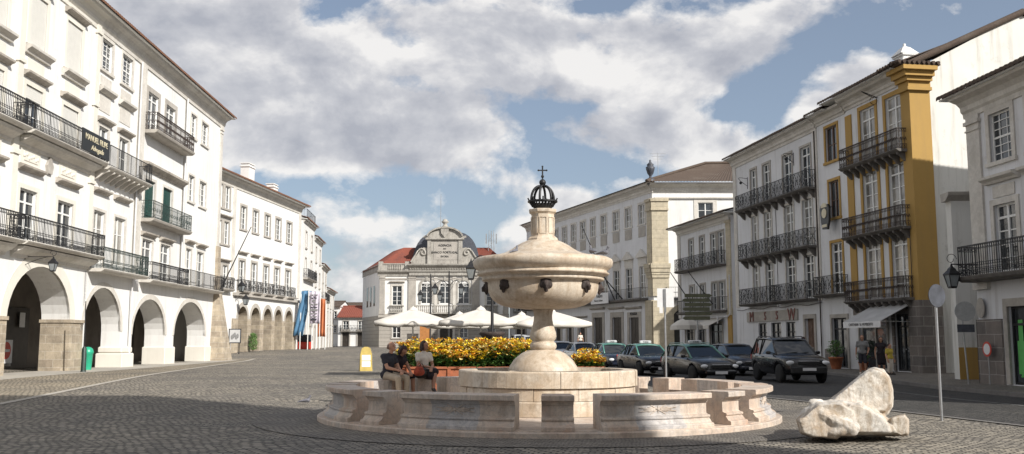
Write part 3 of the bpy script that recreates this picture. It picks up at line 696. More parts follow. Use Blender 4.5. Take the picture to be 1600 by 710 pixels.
# --- 1: the ornate house nearest the camera
H = House('arcaded_house', 'ornate cream arcaded house with a long black lettered board on its upper balcony', 'house', LO, LK, 1, LG)
cols = [(4.6, 6.3), (7.9, 9.9), (11.75, 13.3), (15.33, 17.0)]
for i, (a, b) in enumerate(cols):
    window(H, a, b, 5.8, 8.0, bars=2, transom=.55, kick=.1, sur='cream_orn', sw=.2, hood=.55, blind=.0 if i > 1 else .45, sill=False, pane='glass' if i > 1 else 'glass_pale')
    window(H, a, b, 10.45, 12.45, bars=1, transom=.5, sur='cream_orn', sw=.2, hood=.12, blind=[.5, .9, .28, 1.0][i], sill=False)
    window(H, a, b, 14.2, 16.5, bars=2, sur='cream_orn', sw=.2, hood=.1, blind=[.6, 1.0, .97, .97][i], sill=False)
    s = MB(); s.ext_x([(0, 13.75), (-.12, 13.75), (-.16, 13.85), (-.34, 13.98), (-.36, 14.08), (0, 14.12)], a-.35, b+.35); s.build('window_ledge', M['trim'], H.t)
    s = MB(); s.box(a, b, -.04, .01, 13.0, 13.6); s.build('stucco_panel', M['cream_orn'], H.t); s = MB(); s.box(a, b, -.04, .01, 16.85, 17.1); s.build('stucco_panel', M['cream_orn'], H.t)
    s = MB(); s.box(a-.1, b+.1, -.04, .01, 9.05, 9.75); s.box(a+.15, b-.15, -.07, -.035, 9.2, 9.6)
    c_ = (a+b)/2
    for q in range(7): s.ball((c_-.6+q*.2, -.06, 9.4+.08*math.sin(q*2.1)), .09, .05, .09, 8, 5)
    s.build('stucco_panel', M['cream_orn'], H.t)
for i, (a, b, c) in enumerate([(2.6, 10.9, 5.68), (11.12, 19.1, 5.70), (2.6, 10.9, 10.36), (11.12, 18.95, 10.36)]):
    balcony(H, a, b, c, .78, 'hoops', 0, 'trim', 'iron', 1.05, .14, .15)
    s = MB(); s.ext_x([(0, c-.62), (-.1, c-.62), (-.14, c-.5), (-.5, c-.32), (-.6, c-.2), (0, c-.2)], a+.2, b-.2); s.build('string_course', M['trim'], H.t)
for x in (-.6, 10.85, 18.55):
    s = MB(); s.box(x, x+.45, -.12, .01, 5.7, 17.4)
    for z in (9.3, 13.2, 16.9): s.box(x-.06, x+.51, -.19, .01, z, z+.16)
    s.build('pilaster', M['cream_orn'], H.t)
mb = MB(); s = MB(); s.add([(14.35, -.05, 9.0)], []); em = MB()
em.ext_y([(14.05, 9.0), (14.45, 9.0), (14.55, 9.35), (14.38, 9.6), (14.25, 9.75), (14.12, 9.6), (13.95, 9.35)], -.12, 0); em.build('emblem', M['trim_grey'], H.t)
A1 = (11.3, 17.3, 2.45, 4.85)
AR0 = [(3.6, 9.6, 2.45, 4.85), A1]
w = MB(); arcade(w, -2, 18.2, -.1, 5.2, AR0, 1.3); wall(w, -2, 19.0, 5.2, 17.3, H.h); shell(w, -2, 19.0, 5.2, 17.4, 11, right=False)
w.quad((18.2,0,-.1), (19.0,0,-.1), (19.0,0,5.2), (18.2,0,5.2))
w.build('wall', M['white'], H.t)
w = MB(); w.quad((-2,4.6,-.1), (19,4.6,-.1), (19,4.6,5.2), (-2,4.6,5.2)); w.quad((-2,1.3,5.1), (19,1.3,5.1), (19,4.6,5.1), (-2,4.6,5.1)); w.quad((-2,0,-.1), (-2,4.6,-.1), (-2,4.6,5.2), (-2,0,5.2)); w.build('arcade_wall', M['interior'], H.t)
for a, b, zs, za in AR0: s = MB(); arch_band(s, a, b, zs, za, .55, .03); s.build('arch_surround', M['cream_orn'], H.t)
for (a, b) in ((9.6, 11.3), (17.3, 18.75)):
    s = MB(); s.box(a-.03, b+.03, -.03, 1.33, -.1, 2.45); s.box(a-.08, b+.08, -.09, 1.38, 2.45, 2.6); s.build('pier', M['stone_block'], H.t)
for (a, b, m_) in ((12.2, 13.7, 'wood_dark'), (14.3, 16.3, 'wood_dark'), (5, 6.6, 'wood_brown')):
    s = MB(); s.box(a-.15, b+.15, 4.5, 4.6, 0, 3.3); o = s.build('shop_front', M[m_], H.t); p = MB(); p.box(a, (a+b)/2-.04, 4.46, 4.5, .5, 2.9); p.box((a+b)/2+.04, b, 4.46, 4.5, .5, 2.9); p.build('pane', M['glass'], o)
cornice(H, -2, 19.0, 17.15, .9, .6, 'cream_orn'); 
rf = roof(H, -2, 19.0, -.85, 18.12, 5.5, 20.4, 12, 'tile'); chimney(rf, 6, 6, 20.2)
# the lettered board tied to the balcony rail
bd = thing('name_board', 'long black board with pale lettering tied to the upper balcony rail of the ornate house', 'sign', (*H.w(17.2, -.83), 10.42), math.atan2(H.U[1], H.U[0]))
s = MB(); s.bevbox(-1.62, 1.62, -.05, 0, 0, 1.02, .012); s.build('board', M['sign_black'], bd)
text('lettering', 'MANUEL FILIPE', .40, M['gold'], bd, (0, -.06, .68), sx=.98); text('lettering', 'Advogado', .36, M['gold'], bd, (.1, -.06, .26), shear=.4)
for x_, z0_, z1_ in ((24.62, .1, 17.2), (32.85, 5.2, 17.2)):
    dp = MB(); dp.tube([(x_, -.16, z0_), (x_, -.16, z1_)], .045, 6); tag(dp.build('downpipe', M['white_cool'], None, (LO[0], LO[1], 0), math.atan2(H.U[1], H.U[0])), 'thin white downpipe on the sunlit fronts, ' + ('between the corbelled balcony and the green shutters' if x_ < 30 else 'just right of the green shutters'), 'downpipe')
# lantern over the big arch
wall_lantern('wall_lantern', 'grey iron lantern on a scrolled bracket above the big stone-piered arch', (*H.w(12.6, 0), 5.15), math.atan2(H.U[1], H.U[0]), 1.2, .85)
# notices under the big arch
nb = thing('notice', 'white notice with round orange disc seen through the big stone-piered arch', 'sign', (*H.w(19.35, 4.15), .35), math.atan2(H.U[1], H.U[0]))
s = MB(); s.box(-.1, 1.15, -.03, 0, 0.15, 1.3); s.box(.0,.05,-.02,.4,0,.15); s.box(1.0,1.05,-.02,.4,0,.15); s.build('panel', M['paper'], nb)
s = MB(); s.lathe([(.42, 0), (.42, .02)], 0, 0, 28).xf(Matrix.Translation((.52, -.035, .78)) @ Matrix.Rotation(PI/2, 4, 'X')); dd = s.build('disc', M['red'], nb)
s = MB(); s.box(.24, .80, -.07, -.056, .71, .84); s.build('bar', M['paper'], dd)
for q, (du, dz) in enumerate(((2.2, 2.3), (.2, 2.1))):
    s = MB(); s.box(0, .55, 0, .02, 0, .75); tag(s.build('poster', M['paper'], None, (*H.w(19.4+du, 4.36), dz), math.atan2(H.U[1], H.U[0])), ['white poster on the shop glass under the big arch, above the no-entry notice', 'white poster on the shop glass under the big arch, beside the lit pier'][q == 0], 'poster')
# --- 2: the narrow house with the corbelled balcony
H = House('arcaded_house', 'narrow white arcaded house with a corbelled upper balcony, between ornate and plain neighbours', 'house', LO, LK, 1, LG)
for (a, b) in ((19.35, 20.75), (22.05, 23.55)):
    window(H, a, b, 5.25, 8.1, bars=2, transom=.0, kick=.3, sur='trim', sw=.14, sill=False, pane='glass_pale', hood=.75)
    window(H, a+.1, b-.1, 10.35, 12.4, bars=1, sur='trim', sw=.18, sill=False, hood=.02)
    window(H, a, b, 15.35, 16.95, 'sash', sur='trim', sw=.16, pane='glass')
    s = MB(); s.ext_x([(0, 14.1), (-.12, 14.1), (-.3, 14.25), (-.32, 14.36), (0, 14.4)], a-.25, b+.25); s.box(a, b, -.03, .01, 13.2, 14.0); s.box(a, b, -.03, .01, 14.5, 15.0); s.build('window_ledge', M['trim'], H.t)
balcony(H, 19.0, 25.0, 10.25, .85, 'plain', 9, 'trim', 'iron', 1.05, .14, .16, 'trim')
balcony(H, 18.95, 25.25, 5.15, .8, 'hoops', 0, 'trim', 'iron_green', 1.05, .17, .16)
A = [(18.75, 23.6, 2.1, 4.3)]
w = MB(); wall(w, 19.0, 25.0, 5.0, 17.3, H.h); shell(w, 19.0, 25.0, 5.0, 17.4, 11, False, False); arcade(w, 18.75, 25.0, -.1, 5.0, A, 1.0)
w.build('wall', M['white'], H.t)
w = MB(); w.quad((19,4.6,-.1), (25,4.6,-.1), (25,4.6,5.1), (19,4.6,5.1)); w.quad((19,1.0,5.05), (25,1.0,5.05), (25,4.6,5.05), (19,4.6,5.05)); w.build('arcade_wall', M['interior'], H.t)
s = MB(); arch_band(s, *A[0], .28, .03); s.build('arch_surround', M['trim'], H.t)
s = MB(); s.bevbox(23.45, 25.15, -.22, 1.2, -.1, .95, .05); s.bevbox(23.52, 25.08, -.15, 1.12, .95, 1.3, .07); s.build('pier_base', M['cream_orn'], H.t)
s = MB(); s.box(19.1, 22.9, 4.5, 4.6, 0, 3.3); s.build('shop_front', M['wood_dark'], H.t)
s = MB(); s.box(24.7, 25.15, -.1, .01, 5.2, 17.3); s.build('pilaster', M['trim'], H.t)
cornice(H, 19.0, 25.15, 17.15, .9, .6, 'trim'); roof(H, 19.0, 25.15, -.85, 18.12, 5.5, 20.4, 12, 'tile')
# --- 3: the plain house at the corner
H = House('arcaded_house', 'plain white arcaded house with green-shuttered balcony and raking stone buttress at its far corner', 'house', LO, LK, 1, LG)
for i, (a, b) in enumerate(((26.2, 27.9), (29.3, 31.0))):
    window(H, a, b, 5.1, 7.4, bars=2, transom=.5, sur='trim', sw=.14, sill=False, hood=.02, pane='glass')
    window(H, a, b, 8.6, 10.85, 'solid', 'shutter_green', sur='trim', sw=.16, sill=False)
    window(H, a, b, 13.65, 15.95, bars=2, transom=.4, sur='trim_grey', sw=.3, sill=False, proud=.03)
for i, (a, b) in enumerate(((34.1, 35.3), (36.5, 38.0))):
    window(H, a, b, 5.15, 7.6, bars=3, sur='trim', sw=.12, sill=False, hood=.2, pane='glass')
    window(H, a, b, 10.75, 12.45, bars=3, sur='trim', sw=.12); window(H, a, b, 15.05, 16.55, bars=3, sur='trim', sw=.12)
balcony(H, 25.7, 32.7, 13.6, .75, 'scroll', 0, 'trim_grey', 'iron_rust', 1.0, .14, .2)
balcony(H, 25.7, 32.8, 8.5, .75, 'panel', 0, 'trim_grey', 'iron_green', 1.0, .14, .2)
balcony(H, 26.0, 32.7, 5.05, .75, 'hoops', 0, 'trim', 'iron', 1.0, .15, .16); balcony(H, 32.9, 40.7, 5.1, .75, 'plain', 0, 'trim', 'iron', 1.0, .15, .16)
s = MB(); s.ext_x([(0, 11.35), (-.12, 11.35), (-.16, 11.45), (-.42, 11.6), (-.44, 11.72), (0, 11.8)], 25.6, 32.9); s.build('hood', M['trim_hood'], H.t)
for x in (25.3, 32.95): pilaster(H, x, x+.4, 5.2, 17.3, .07, 'trim', False)
pilaster(H, 41.0, 41.6, 5.2, 17.3, .08, 'trim', True)
A = [(25.3, 30.7, 1.95, 4.0), (32.4, 39.0, 1.95, 4.15)]
w = MB(); wall(w, 25.0, 41.6, 4.9, 17.3, H.h); arcade(w, 25.0, 41.6, -.1, 4.9, A, 1.2); shell(w, 25.0, 41.6, 4.9, 17.4, 11, False, True)
w.quad((41.6,0,-.1), (41.6,4.6,-.1), (41.6,4.6,4.9), (41.6,0,4.9)); w.build('wall', M['white'], H.t)
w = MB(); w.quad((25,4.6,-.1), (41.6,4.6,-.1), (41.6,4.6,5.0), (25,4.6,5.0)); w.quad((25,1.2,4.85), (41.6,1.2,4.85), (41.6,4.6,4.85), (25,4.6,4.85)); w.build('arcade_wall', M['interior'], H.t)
for a in A: s = MB(); arch_band(s, *a, .3, .03); s.build('arch_surround', M['trim'], H.t)
for (a, b) in ((30.6, 32.5), (38.9, 40.6)):
    s = MB(); s.bevbox(a, b, -.1, 1.3, -.1, 1.25, .06); s.build('pier_base', M['cream_orn'], H.t)
for a in (27.5, 34.2, 36.6):
    s = MB(); s.box(a, a+1.5, 4.5, 4.6, 0, 2.9); s.build('door', M['wood_dark'], H.t)
s = MB(); s.add([(40.2,-1.15,-.1),(42.3,-1.15,-.1),(42.9,.2,-.1),(42.9,1.2,-.1),(40.2,1.2,-.1), (40.9,-.25,5.6),(41.7,-.25,5.6),(41.75,.1,5.6),(41.75,1.2,5.6),(40.9,1.2,5.6)],
    [(0,1,6,5),(1,2,7,6),(2,3,8,7),(3,4,9,8),(4,0,5,9),(5,6,7,8,9)]); s.box(40.95, 41.65, -.2, .3, 5.6, 8.4); s.build('buttress', M['stone_block'], H.t)
cornice(H, 25.15, 41.8, 17.15, .9, .6, 'trim'); rf = roof(H, 25.15, 42.3, -.85, 18.12, 5.5, 20.4, 12, 'tile', hip1=6); chimney(rf, 31, 6.5, 20.2)
wall_lantern('wall_lantern', 'small black lantern on a long arm beside the raking stone buttress', (*H.w(42.0, -.4), 6.1), math.atan2(H.U[1], H.U[0])+R(70), 2.2, 1.15)
fp = MB(); fp.tube([(0,0,0), (.55,-1.9,4.6)], [.05,.03], 8); tag(fp.build('flagpole', M['iron'], None, (*H.w(41.2, -.4), 5.3), math.atan2(H.U[1], H.U[0])), 'bare dark flagpole leaning out above the raking buttress', 'flagpole')
# --- further arcaded house
B2 = House('arcaded_house', 'long white house with five granite arches beyond the raking buttress', 'house', (-24, 79), .11, 1, LG); H = B2
for (a, b) in ((3.75, 5.0), (6.6, 7.85), (9.55, 10.85), (12.4, 13.75), (15.5, 16.9)):
    window(H, a, b, 11.3, 13.3, bars=3, sur='trim_grey', sw=.2); window(H, a, b, 5.95, 8.55, bars=3, sur='trim_grey', sw=.2, sill=False, hood=.35)
    balcony(H, a-.35, b+.35, 5.9, .5, 'x', 0, 'trim_grey', 'iron', .95, .16, .2)
for (a, b) in ((-1.2, -.2), (.3, 1.3)):
    for z in (5.95, 9.6, 12.6): window(H, a, b, z, z+1.9, bars=2, sur='trim_grey', sw=.18, hood=.1 if z < 12 else 0)
balcony(H, -1.6, 1.8, 5.9, .5, 'x', 0, 'trim_grey', 'iron', .95, .16, .2)
pilaster(H, 2.0, 2.6, 5.9, 14.6, .08, 'trim', False); pilaster(H, 19.0, 19.6, 5.9, 14.6, .08, 'trim', False)
A = [(3.9, 6.0, 3.5, 4.6), (6.85, 9.0, 3.5, 4.6), (9.9, 12.0, 3.5, 4.6), (12.8, 14.8, 3.5, 4.6), (15.75, 17.8, 3.5, 4.6)]
w = MB(); wall(w, -5, 19.6, 5.4, 14.9, H.h); shell(w, -5, 19.6, 5.4, 15, 10); arcade(w, 2.6, 19.6, .2, 5.4, A, .9); w.quad((-5,0,.2), (2.6,0,.2), (2.6,0,5.4), (-5,0,5.4)); w.quad((19.6,0,.2),(19.6,10,.2),(19.6,10,5.4),(19.6,0,5.4)); w.build('wall', M['white'], H.t)
w = MB(); w.quad((-5,3.8,.2), (19.6,3.8,.2), (19.6,3.8,5.4), (-5,3.8,5.4)); w.quad((2.6,.9,5.2), (19.6,.9,5.2), (19.6,3.8,5.2), (2.6,3.8,5.2)); w.build('arcade_wall', M['interior'], H.t)
for a, b, c, d in A: s = MB(); arch_band(s, a, b, c, d, .35, .03); s.build('arch_surround', M['trim_grey'], H.t); s = MB(); arch_band(s, a+.012, b-.012, c, d-.012, .01, .035, 18, .93); s.build('arch_soffit', M['stone_block'], H.t)
pr = [(2.6, 3.9)]+[(A[i][1], A[i+1][0]) for i in range(4)]+[(17.8, 19.0)]
for (a, b) in pr: s = MB(); s.box(a-.02, b+.02, -.04, .93, .2, 3.5); s.build('pier', M['stone_block'], H.t)
band(H, 2.6, 19.6, 5.45, 5.7, .3, 'trim_grey'); cornice(H, -5, 19.6, 14.6, .8, .5, 'trim')
rf = roof(H, -5, 20.2, -.9, 15.5, 5, 17.4, 11, 'tile', hip1=5); chimney(rf, 9, 1.6, 16.6, 1.4, .8, 1.0); chimney(rf, 17, 2.2, 16.2, 1.2, .8, .8)
wall_lantern('wall_lantern', 'black lantern between the first two granite arches', (*H.w(3.3, 0), 5.6), math.atan2(H.U[1], H.U[0]), .9, 1.3)
# poster case and flower pot against it
pc = thing('poster_case', 'framed poster case on legs between the buttress and the granite arches', 'poster case', (*B2.w(1.2, -.9), G(-23, 80)), R(12))
s = MB(); s.box(-.5, .5, -.05, .05, .9, 2.1); s.box(-.4, -.33, -.04, .04, 0, .9); s.box(.33, .4, -.04, .04, 0, .9); s.build('frame', M['iron'], pc)
s = MB(); s.box(-.42, .42, -.06, -.052, .98, 2.02); s.build('poster', M['awning'], pc)
s = MB()
for q in range(5): s.ball((-.22+.11*q, -.065, 1.4+.1*(q % 3)), .1, .01, .2, 8, 5)
s.build('picture', M['cloth_grey'], pc)
sh = MB(); sh.ball((0,0,.9), .4, .4, .75, 10, 7)
def leafy(name, label, cat, loc, r, h, n, pot=None, group=None, seed=1, col='leaf', s=.06):
    q = random.Random(seed); t = thing(name, label, cat, loc, 0, group); z0 = 0
    if pot: p = MB(); p.lathe([(pot*.65, 0), (pot, pot*1.5), (pot*1.08, pot*1.5), (pot*1.08, pot*1.75), (pot*.9, pot*1.75), (pot*.85, pot*1.6)], n=20); p.build('pot', M['terracotta'], t); z0 = pot*1.6
    st = MB()
    for k in range(7): a = q.random()*6.28; st.tube([(0,0,z0*.5), (r*.25*math.cos(a), r*.25*math.sin(a), z0+h*.4), (r*.6*math.cos(a), r*.6*math.sin(a), z0+h*.8)], [.02,.012,.006], 5)
    st.build('stem', M['wood_brown'], t)
    f = MB()
    for k in range(n):
        a = q.random()*6.28; el = q.random(); rr = r*math.sqrt(q.random())*(.5+.5*math.sin(PI*min(1, .15+el*.8))); c = Vector((rr*math.cos(a), rr*math.sin(a), z0+h*(.12+.88*el)))
        d = Vector((q.gauss(0,1), q.gauss(0,1), q.gauss(.3,.8))).normalized(); e = d.orthogonal().normalized()*s*.5
        f.add([c, c+d*s+e, c+d*s*2, c+d*s-e], [(0,1,2,3)])
    f.build('foliage', M[col], t); return t
leafy('shrub', 'small dark green shrub at the foot of the first granite pier', 'shrub', (*B2.w(6.3, -.5), G(-22, 85)), .4, 1.6, 900, None, None, 3)
# --- houses curving into the far street
def plain_house(name, label, O, k, sg, width, zt, rows, cols, mat='white', dep=9, roofm='tile', ground='door', balc=(), zg=.7, rz=1.6, hip=(0, 0), win=(1.0, 1.7), sur='trim_grey', group=None, eave=.5):
    H = House(name, label, 'house', O, k, sg, group); n = cols; q = width/n
    for i in range(n):
        c = q*(i+.5)
        for j, z in enumerate(rows):
            if j in balc: window(H, c-win[0]/2, c+win[0]/2, z, z+win[1]+.4, bars=2, sur=sur, sw=.12, sill=False)
            else: window(H, c-win[0]/2, c+win[0]/2, z, z+win[1], bars=2, sur=sur, sw=.12)
        if ground == 'door': door(H, c-.55, c+.55, zg, zg+2.5, sur=sur)
    for j in balc: balcony(H, q*.15, width-q*.15, rows[j]-.05, .5, 'x', 0, 'trim_grey', 'iron', .95, .18)
    w = MB(); wall(w, 0, width, zg-.9, zt, H.h); shell(w, 0, width, zg-.9, zt, dep); w.build('wall', M[mat], H.t)
    cornice(H, 0, width, zt-.4, .4, .3, 'trim'); rf = roof(H, -.15, width+.15, -eave, zt+.05, dep/2, zt+rz, dep+eave, roofm, hip0=hip[0], hip1=hip[1], pitch=.3); H.rf = rf
    return H
FG = 'houses lining the far street'
h3 = plain_house('town_house', 'white three-storey house just beyond the granite arches, dark-railed top balcony', (-21.7, 99.2), -.07, 1, 8.6, 14.3, (4.6, 8.2, 11.4), 2, group=FG, balc=(1,))
s = MB(); railing(s, 1, 7.5, .2, 14.6, .8, 'plain', .3, 2); s.build('roof_railing', M['iron'], h3.rf)
h4 = plain_house('town_house', 'narrow white house with a small balcony behind the banner poles', (-22.35, 108.0), -.09, 1, 8, 13.3, (4.4, 7.8, 10.6), 2, group=FG, balc=(0,))
h5 = plain_house('town_house', 'white house half hidden past the banners, dark eaves', (-23.1, 116.2), -.12, 1, 9.5, 10.8, (4.2, 6.6, 8.8), 2, group=FG, balc=(1,))
plain_house('town_house', 'shaded house closing the left side of the far street', (-24.3, 126), -.1, 1, 12, 8.4, (3.8, 6.0), 3, group=FG)
plain_house('town_house', 'tall narrow white house standing across the end of the far street', (-34.0, 158), 1e6, 1, 5.8, 7.2, (2.9, 5.2), 3, group=FG, roofm='tile_dark', win=(.8, 1.2), rz=1.0, ground='')
h6 = plain_house('town_house', 'white house with red tiled roof and balcony at the end of the far street', (-28.1, 156), 1e6, 1, 7.4, 5.4, (3.2,), 3, group=FG, roofm='tile_red', balc=(0,), rz=1.9, win=(.9,1.2))
chimney(h6.rf, 4.8, 3, 7.4, 1.8, 1.2, 1.2)
plain_house('town_house', 'dark roofed house higher up behind the red roofed houses', (-36, 190), 1e6, 1, 16, 7.6, (5,), 5, group=FG, roofm='tile_dark', rz=1.6)
# hoisted banners
for (px, col, lab, y0, wd, top, bot) in ((478, 'banner_blue', 'tall blue banner hanging on the leftmost banner pole', 97, 1.05, 5.9, 1.4), (490, 'banner_white', 'white printed banner between the blue and the orange one', 96.6, 1.05, 5.8, 2.6), (501, 'banner_orange', 'orange banner hanging right of the white printed banner', 97.2, .8, 5.1, 1.3)):
    x = at(px, 520, y0).x; g = G(x, y0); t = thing('banner', lab, 'banner', (x, y0, g), 0, 'banners on poles by the far arcade')
    s = MB(); s.tube([(-wd*.5-.06,0,0), (-wd*.5-.06,0,top+.1)], .05, 8); s.tube([(wd*.5+.06,0,0), (wd*.5+.06,0,top-.2)], .04, 8); s.tube([(-wd*.5-.1,0,top+.05), (wd*.5+.1,0,top+.05)], .03, 6); s.build('pole', M['wood_white'], t)
    s = MB(); v = []
    for i in range(13):
        for j in range(9):
            zt = top-(top-bot)*j/8; k = (i/12-.5); lean = -.8*j/8 if col == 'banner_blue' else .1*j/8
            v.append((k*wd*(1.0-.0*j)+lean, .10*math.sin(i*1.3+j*.35)-.05, zt-.1*abs(k)))
    s.add(v, [(i*9+j, (i+1)*9+j, (i+1)*9+j+1, i*9+j+1) for i in range(12) for j in range(8)], True)
    c = s.build('cloth', M[col], t); m_ = c.modifiers.new('s', 'SOLIDIFY'); m_.thickness = .012; evaluated(c, 'cloth', M[col])
    if col == 'banner_white':
        s = MB(); q = random.Random(5)
        for k in range(9):
            s = MB(); z = 2.9+k*.31; w_ = .16+.24*q.random(); s.box(-w_, w_, -.185, -.17, z, z+.10+.08*(k % 3 == 0)); s.build('print', M['cloth_dark' if k in (0, 4, 7) else 'cloth_grey'], c)
s = MB(); s.ball((0,0,.6), .6, .5, .7, 10, 7)
bn = thing('covered_stall', 'low red and black covered stall in the arch beside the banners', 'stall', (*B2.w(20.6, -.4), G(-21, 99)), 0)
s = MB(); s.bevbox(-.7, .7, -.4, .4, .0, .75, .05); s.build('counter', M['red'], bn); s = MB(); s.bevbox(-.75, .75, -.45, .45, .75, 1.5, .15); s.build('cover', M['cloth_dark'], bn)
# bin and bollard by the piers, street things on the left
bx = at(137, 580, 46.5)
gb = thing('rubbish_bin', 'green rubbish bin with a rounded lid in front of the second arch', 'bin', (-20.55, 46.9, G(-20, 47)))
s = MB(); s.lathe([(.19, .0), (.24, .78), (.26, .80), (.26, .84)], n=20); s.build('body', M['green_plastic'], gb)
s = MB(); s.lathe([(.27, .84), (.27, .89), (.22, 1.02), (.12, 1.10), (.001, 1.12)], n=20); s.build('lid', M['green_plastic'], gb)
bo = thing('pole', 'dark metal pole with a thicker sleeve in front of the first stone pier', 'pole', (-19.4, 43.9, G(-19, 44)))
s = MB(); s.tube([(0,0,0), (.0,0,1.0), (-.05,0,3.2)], [.04,.03,.02], 8); s.build('rod', M['iron'], bo); s = MB(); s.tube([(0,0,0), (0,0,.1), (0,0,1.05), (0,0,1.15)], [.13,.11,.10,.05], 12); s.build('sleeve', M['iron_green'], bo)
# ================================================================== right side of the square
RG = 'houses on the shaded side'
RO, RK = (15.7, 67.3), -.152
# --- white four-storey house with long iron balconies
H = House('town_house', 'white four-storey house with a long top balcony and rusty shop letters at street level', 'house', RO, RK, -1, RG)
colsW = [(3.15, 4.1), (5.2, 6.3), (8.25, 9.5), (10.75, 12.0)]
for i, (a, b) in enumerate(colsW):
    window(H, a, b, 10.5, 13.05, bars=2, transom=.5, sur='trim_grey', sw=.14, sill=False, pane='glass')
    window(H, a, b, 7.15, 9.9, bars=3, transom=.5, sur='trim', sw=.13, sill=False, pane='glass_pale')
    window(H, a, b, 4.1, 6.6, bars=3, transom=.5, sur='trim', sw=.13, sill=False, pane='glass' if i else 'glass_pale')
balcony(H, 1.75, 12.7, 10.45, .62, 'x', 11, 'balcony_dark', 'iron', 1.0, .13, .14)
balcony(H, 2.0, 6.9, 7.08, .6, 'x', 5, 'balcony_dark', 'iron', 1.0, .13, .14); balcony(H, 7.3, 12.5, 7.08, .6, 'x', 5, 'balcony_dark', 'iron', 1.0, .13, .14)
balcony(H, 2.2, 6.8, 4.03, .7, 'x', 0, 'balcony_dark', 'iron', 1.0, .13, .14); balcony(H, 7.2, 12.4, 4.03, .7, 'x', 0, 'balcony_dark', 'iron', 1.0, .13, .14)
for (a, b) in ((3.7, 5.0), (5.7, 7.2), (7.9, 9.2)): door(H, a, b, .15, 2.75, 'iron', None, glassy=True, name='shop_window')
door(H, 10.6, 11.8, .15, 2.9, 'wood_brown', 'trim_grey')
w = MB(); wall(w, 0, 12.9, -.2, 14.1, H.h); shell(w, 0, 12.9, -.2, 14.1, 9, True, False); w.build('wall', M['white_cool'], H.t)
pilaster(H, 12.45, 12.9, 3.9, 13.7, .06, 'trim', False); pilaster(H, .05, .6, 3.9, 13.7, .06, 'trim', False)
sh = MB(); sh.box(2.0, 9.7, -.10, .01, 2.85, 3.5); fas = sh.build('shop_fascia', M['trim_grey'], H.t)
for x, ch, sz in ((2.9, 'M', .95), (5.1, 'S', .75), (6.9, 'S', .75), (9.0, 'W', 1.05)): text('lettering', ch, sz, M['letter_rust'], fas, (x, -.13, 3.17), ext=.02)
cb_ = MB(); cb_.tube([(.3+.9*k, -.08, 3.72-.06*math.sin(k*1.7)) for k in range(15)], .018, 5); cb_.tube([(12.7,-.09,.2),(12.7,-.09,13.7)], .04, 6); cb_.tube([(7.0,-.03,3.7),(7.0,-.03,10.2)], .015, 5); cb_.build('cable', M['iron_rust'], H.t)
cornice(H, 0, 12.9, 13.7, .7, .55, 'trim'); rf = roof(H, -.3, 13.0, -.7, 14.45, 4.5, 16.2, 9.6, 'tile_dark')
for (ux, uz) in ((2.6, 12.1), (9.8, 12.4)):
    gl = MB()
    gl.tube([(ux+.35*math.sin(PI*k/10)*0, -.05-.6*math.sin(PI*k/10), uz+.5*k/10+.25*math.sin(PI*k/10)) for k in range(11)], .018, 6)
    gl.bar((ux, -.02, uz-.2), (ux, -.02, uz+.6), .03); gl.ball((ux, -.5, uz+.2), .1); gl.build('lamp_bracket', M['iron'], H.t)
# --- slim white bay with ochre windows, and the ochre-pilastered house
H = House('town_house', 'slim white house with ochre framed windows and a painted shield, left of the ochre pilaster', 'house', RO, RK, -1, RG)
oc = 'ochre'
window(H, 13.95, 15.3, 11.6, 13.55, 'case', 'wood_brown', bars=1, sur=oc, sw=.16)
window(H, 14.15, 15.3, 8.4, 10.45, 'case', 'wood_brown', bars=1, sur=oc, sw=.16)
window(H, 14.15, 15.4, 4.2, 7.0, 'case', 'wood_white', bars=3, transom=.5, sur=oc, sw=.16, sill=False)
balcony(H, 13.0, 15.85, 4.15, .65, 'x', 0, 'balcony_dark', 'iron', 1.0, .13, .14)
door(H, 13.9, 15.6, .15, 2.85, 'iron', 'trim_grey', .16, glassy=True)
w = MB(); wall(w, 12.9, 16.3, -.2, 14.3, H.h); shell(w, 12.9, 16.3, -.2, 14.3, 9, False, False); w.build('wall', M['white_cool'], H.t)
band(H, 12.95, 13.85, .1, 1.15, .03, 'granite', 'plinth')
cornice(H, 12.9, 16.3, 13.9, .55, .5, 'trim'); roof(H, 13.0, 15.1, -.85, 14.5, 4.5, 16.3, 9.6, 'tile_dark')
s = MB(); s.ext_y([(14.2, 8.15), (14.35, 7.75), (14.9, 7.7), (15.1, 8.15), (15.15, 8.9), (15.0, 9.1), (14.9, 8.95), (14.65, 9.15), (14.4, 8.95), (14.25, 9.1), (14.12, 8.9)], -.6, -.48); em = s.build('shield', M['sign_black'], H.t)
s = MB(); s.lathe([(.27, 0), (.27, .03)], 0, 0, 20).xf(Matrix.Translation((14.63, -.60, 8.62)) @ Matrix.Rotation(PI/2, 4, 'X')); s.ext_y([(14.3, 8.95), (14.95, 8.95), (14.88, 9.14), (14.62, 9.2), (14.38, 9.14)], -.63, -.6); s.box(14.35, 14.9, -.625, -.605, 7.85, 8.0); s.build('shield_paint', M['gold'], em)
s = MB(); s.bar((14.63, 0, 9.0), (14.63, -.5, 9.0), .03); s.build('bracket', M['iron'], em)
H = House('town_house', 'house with bright ochre corner pilaster, grey awning and three corbelled iron balconies', 'house', RO, RK, -1, RG); Y = H
E = 22.6
for (a, b) in ((17.85, 19.35), (20.35, 21.9)):
    window(H, a, b, 10.8, 13.65, bars=2, transom=.6, sur=oc, sw=.22, sill=False, pane='glass_pale')
    window(H, a, b, 7.1, 10.25, bars=3, transom=.5, sur=oc, sw=.22, sill=False, pane='glass_pale')
    window(H, a, b, 3.75, 6.75, bars=3, transom=.5, sur=oc, sw=.22, sill=False, pane='glass_pale')
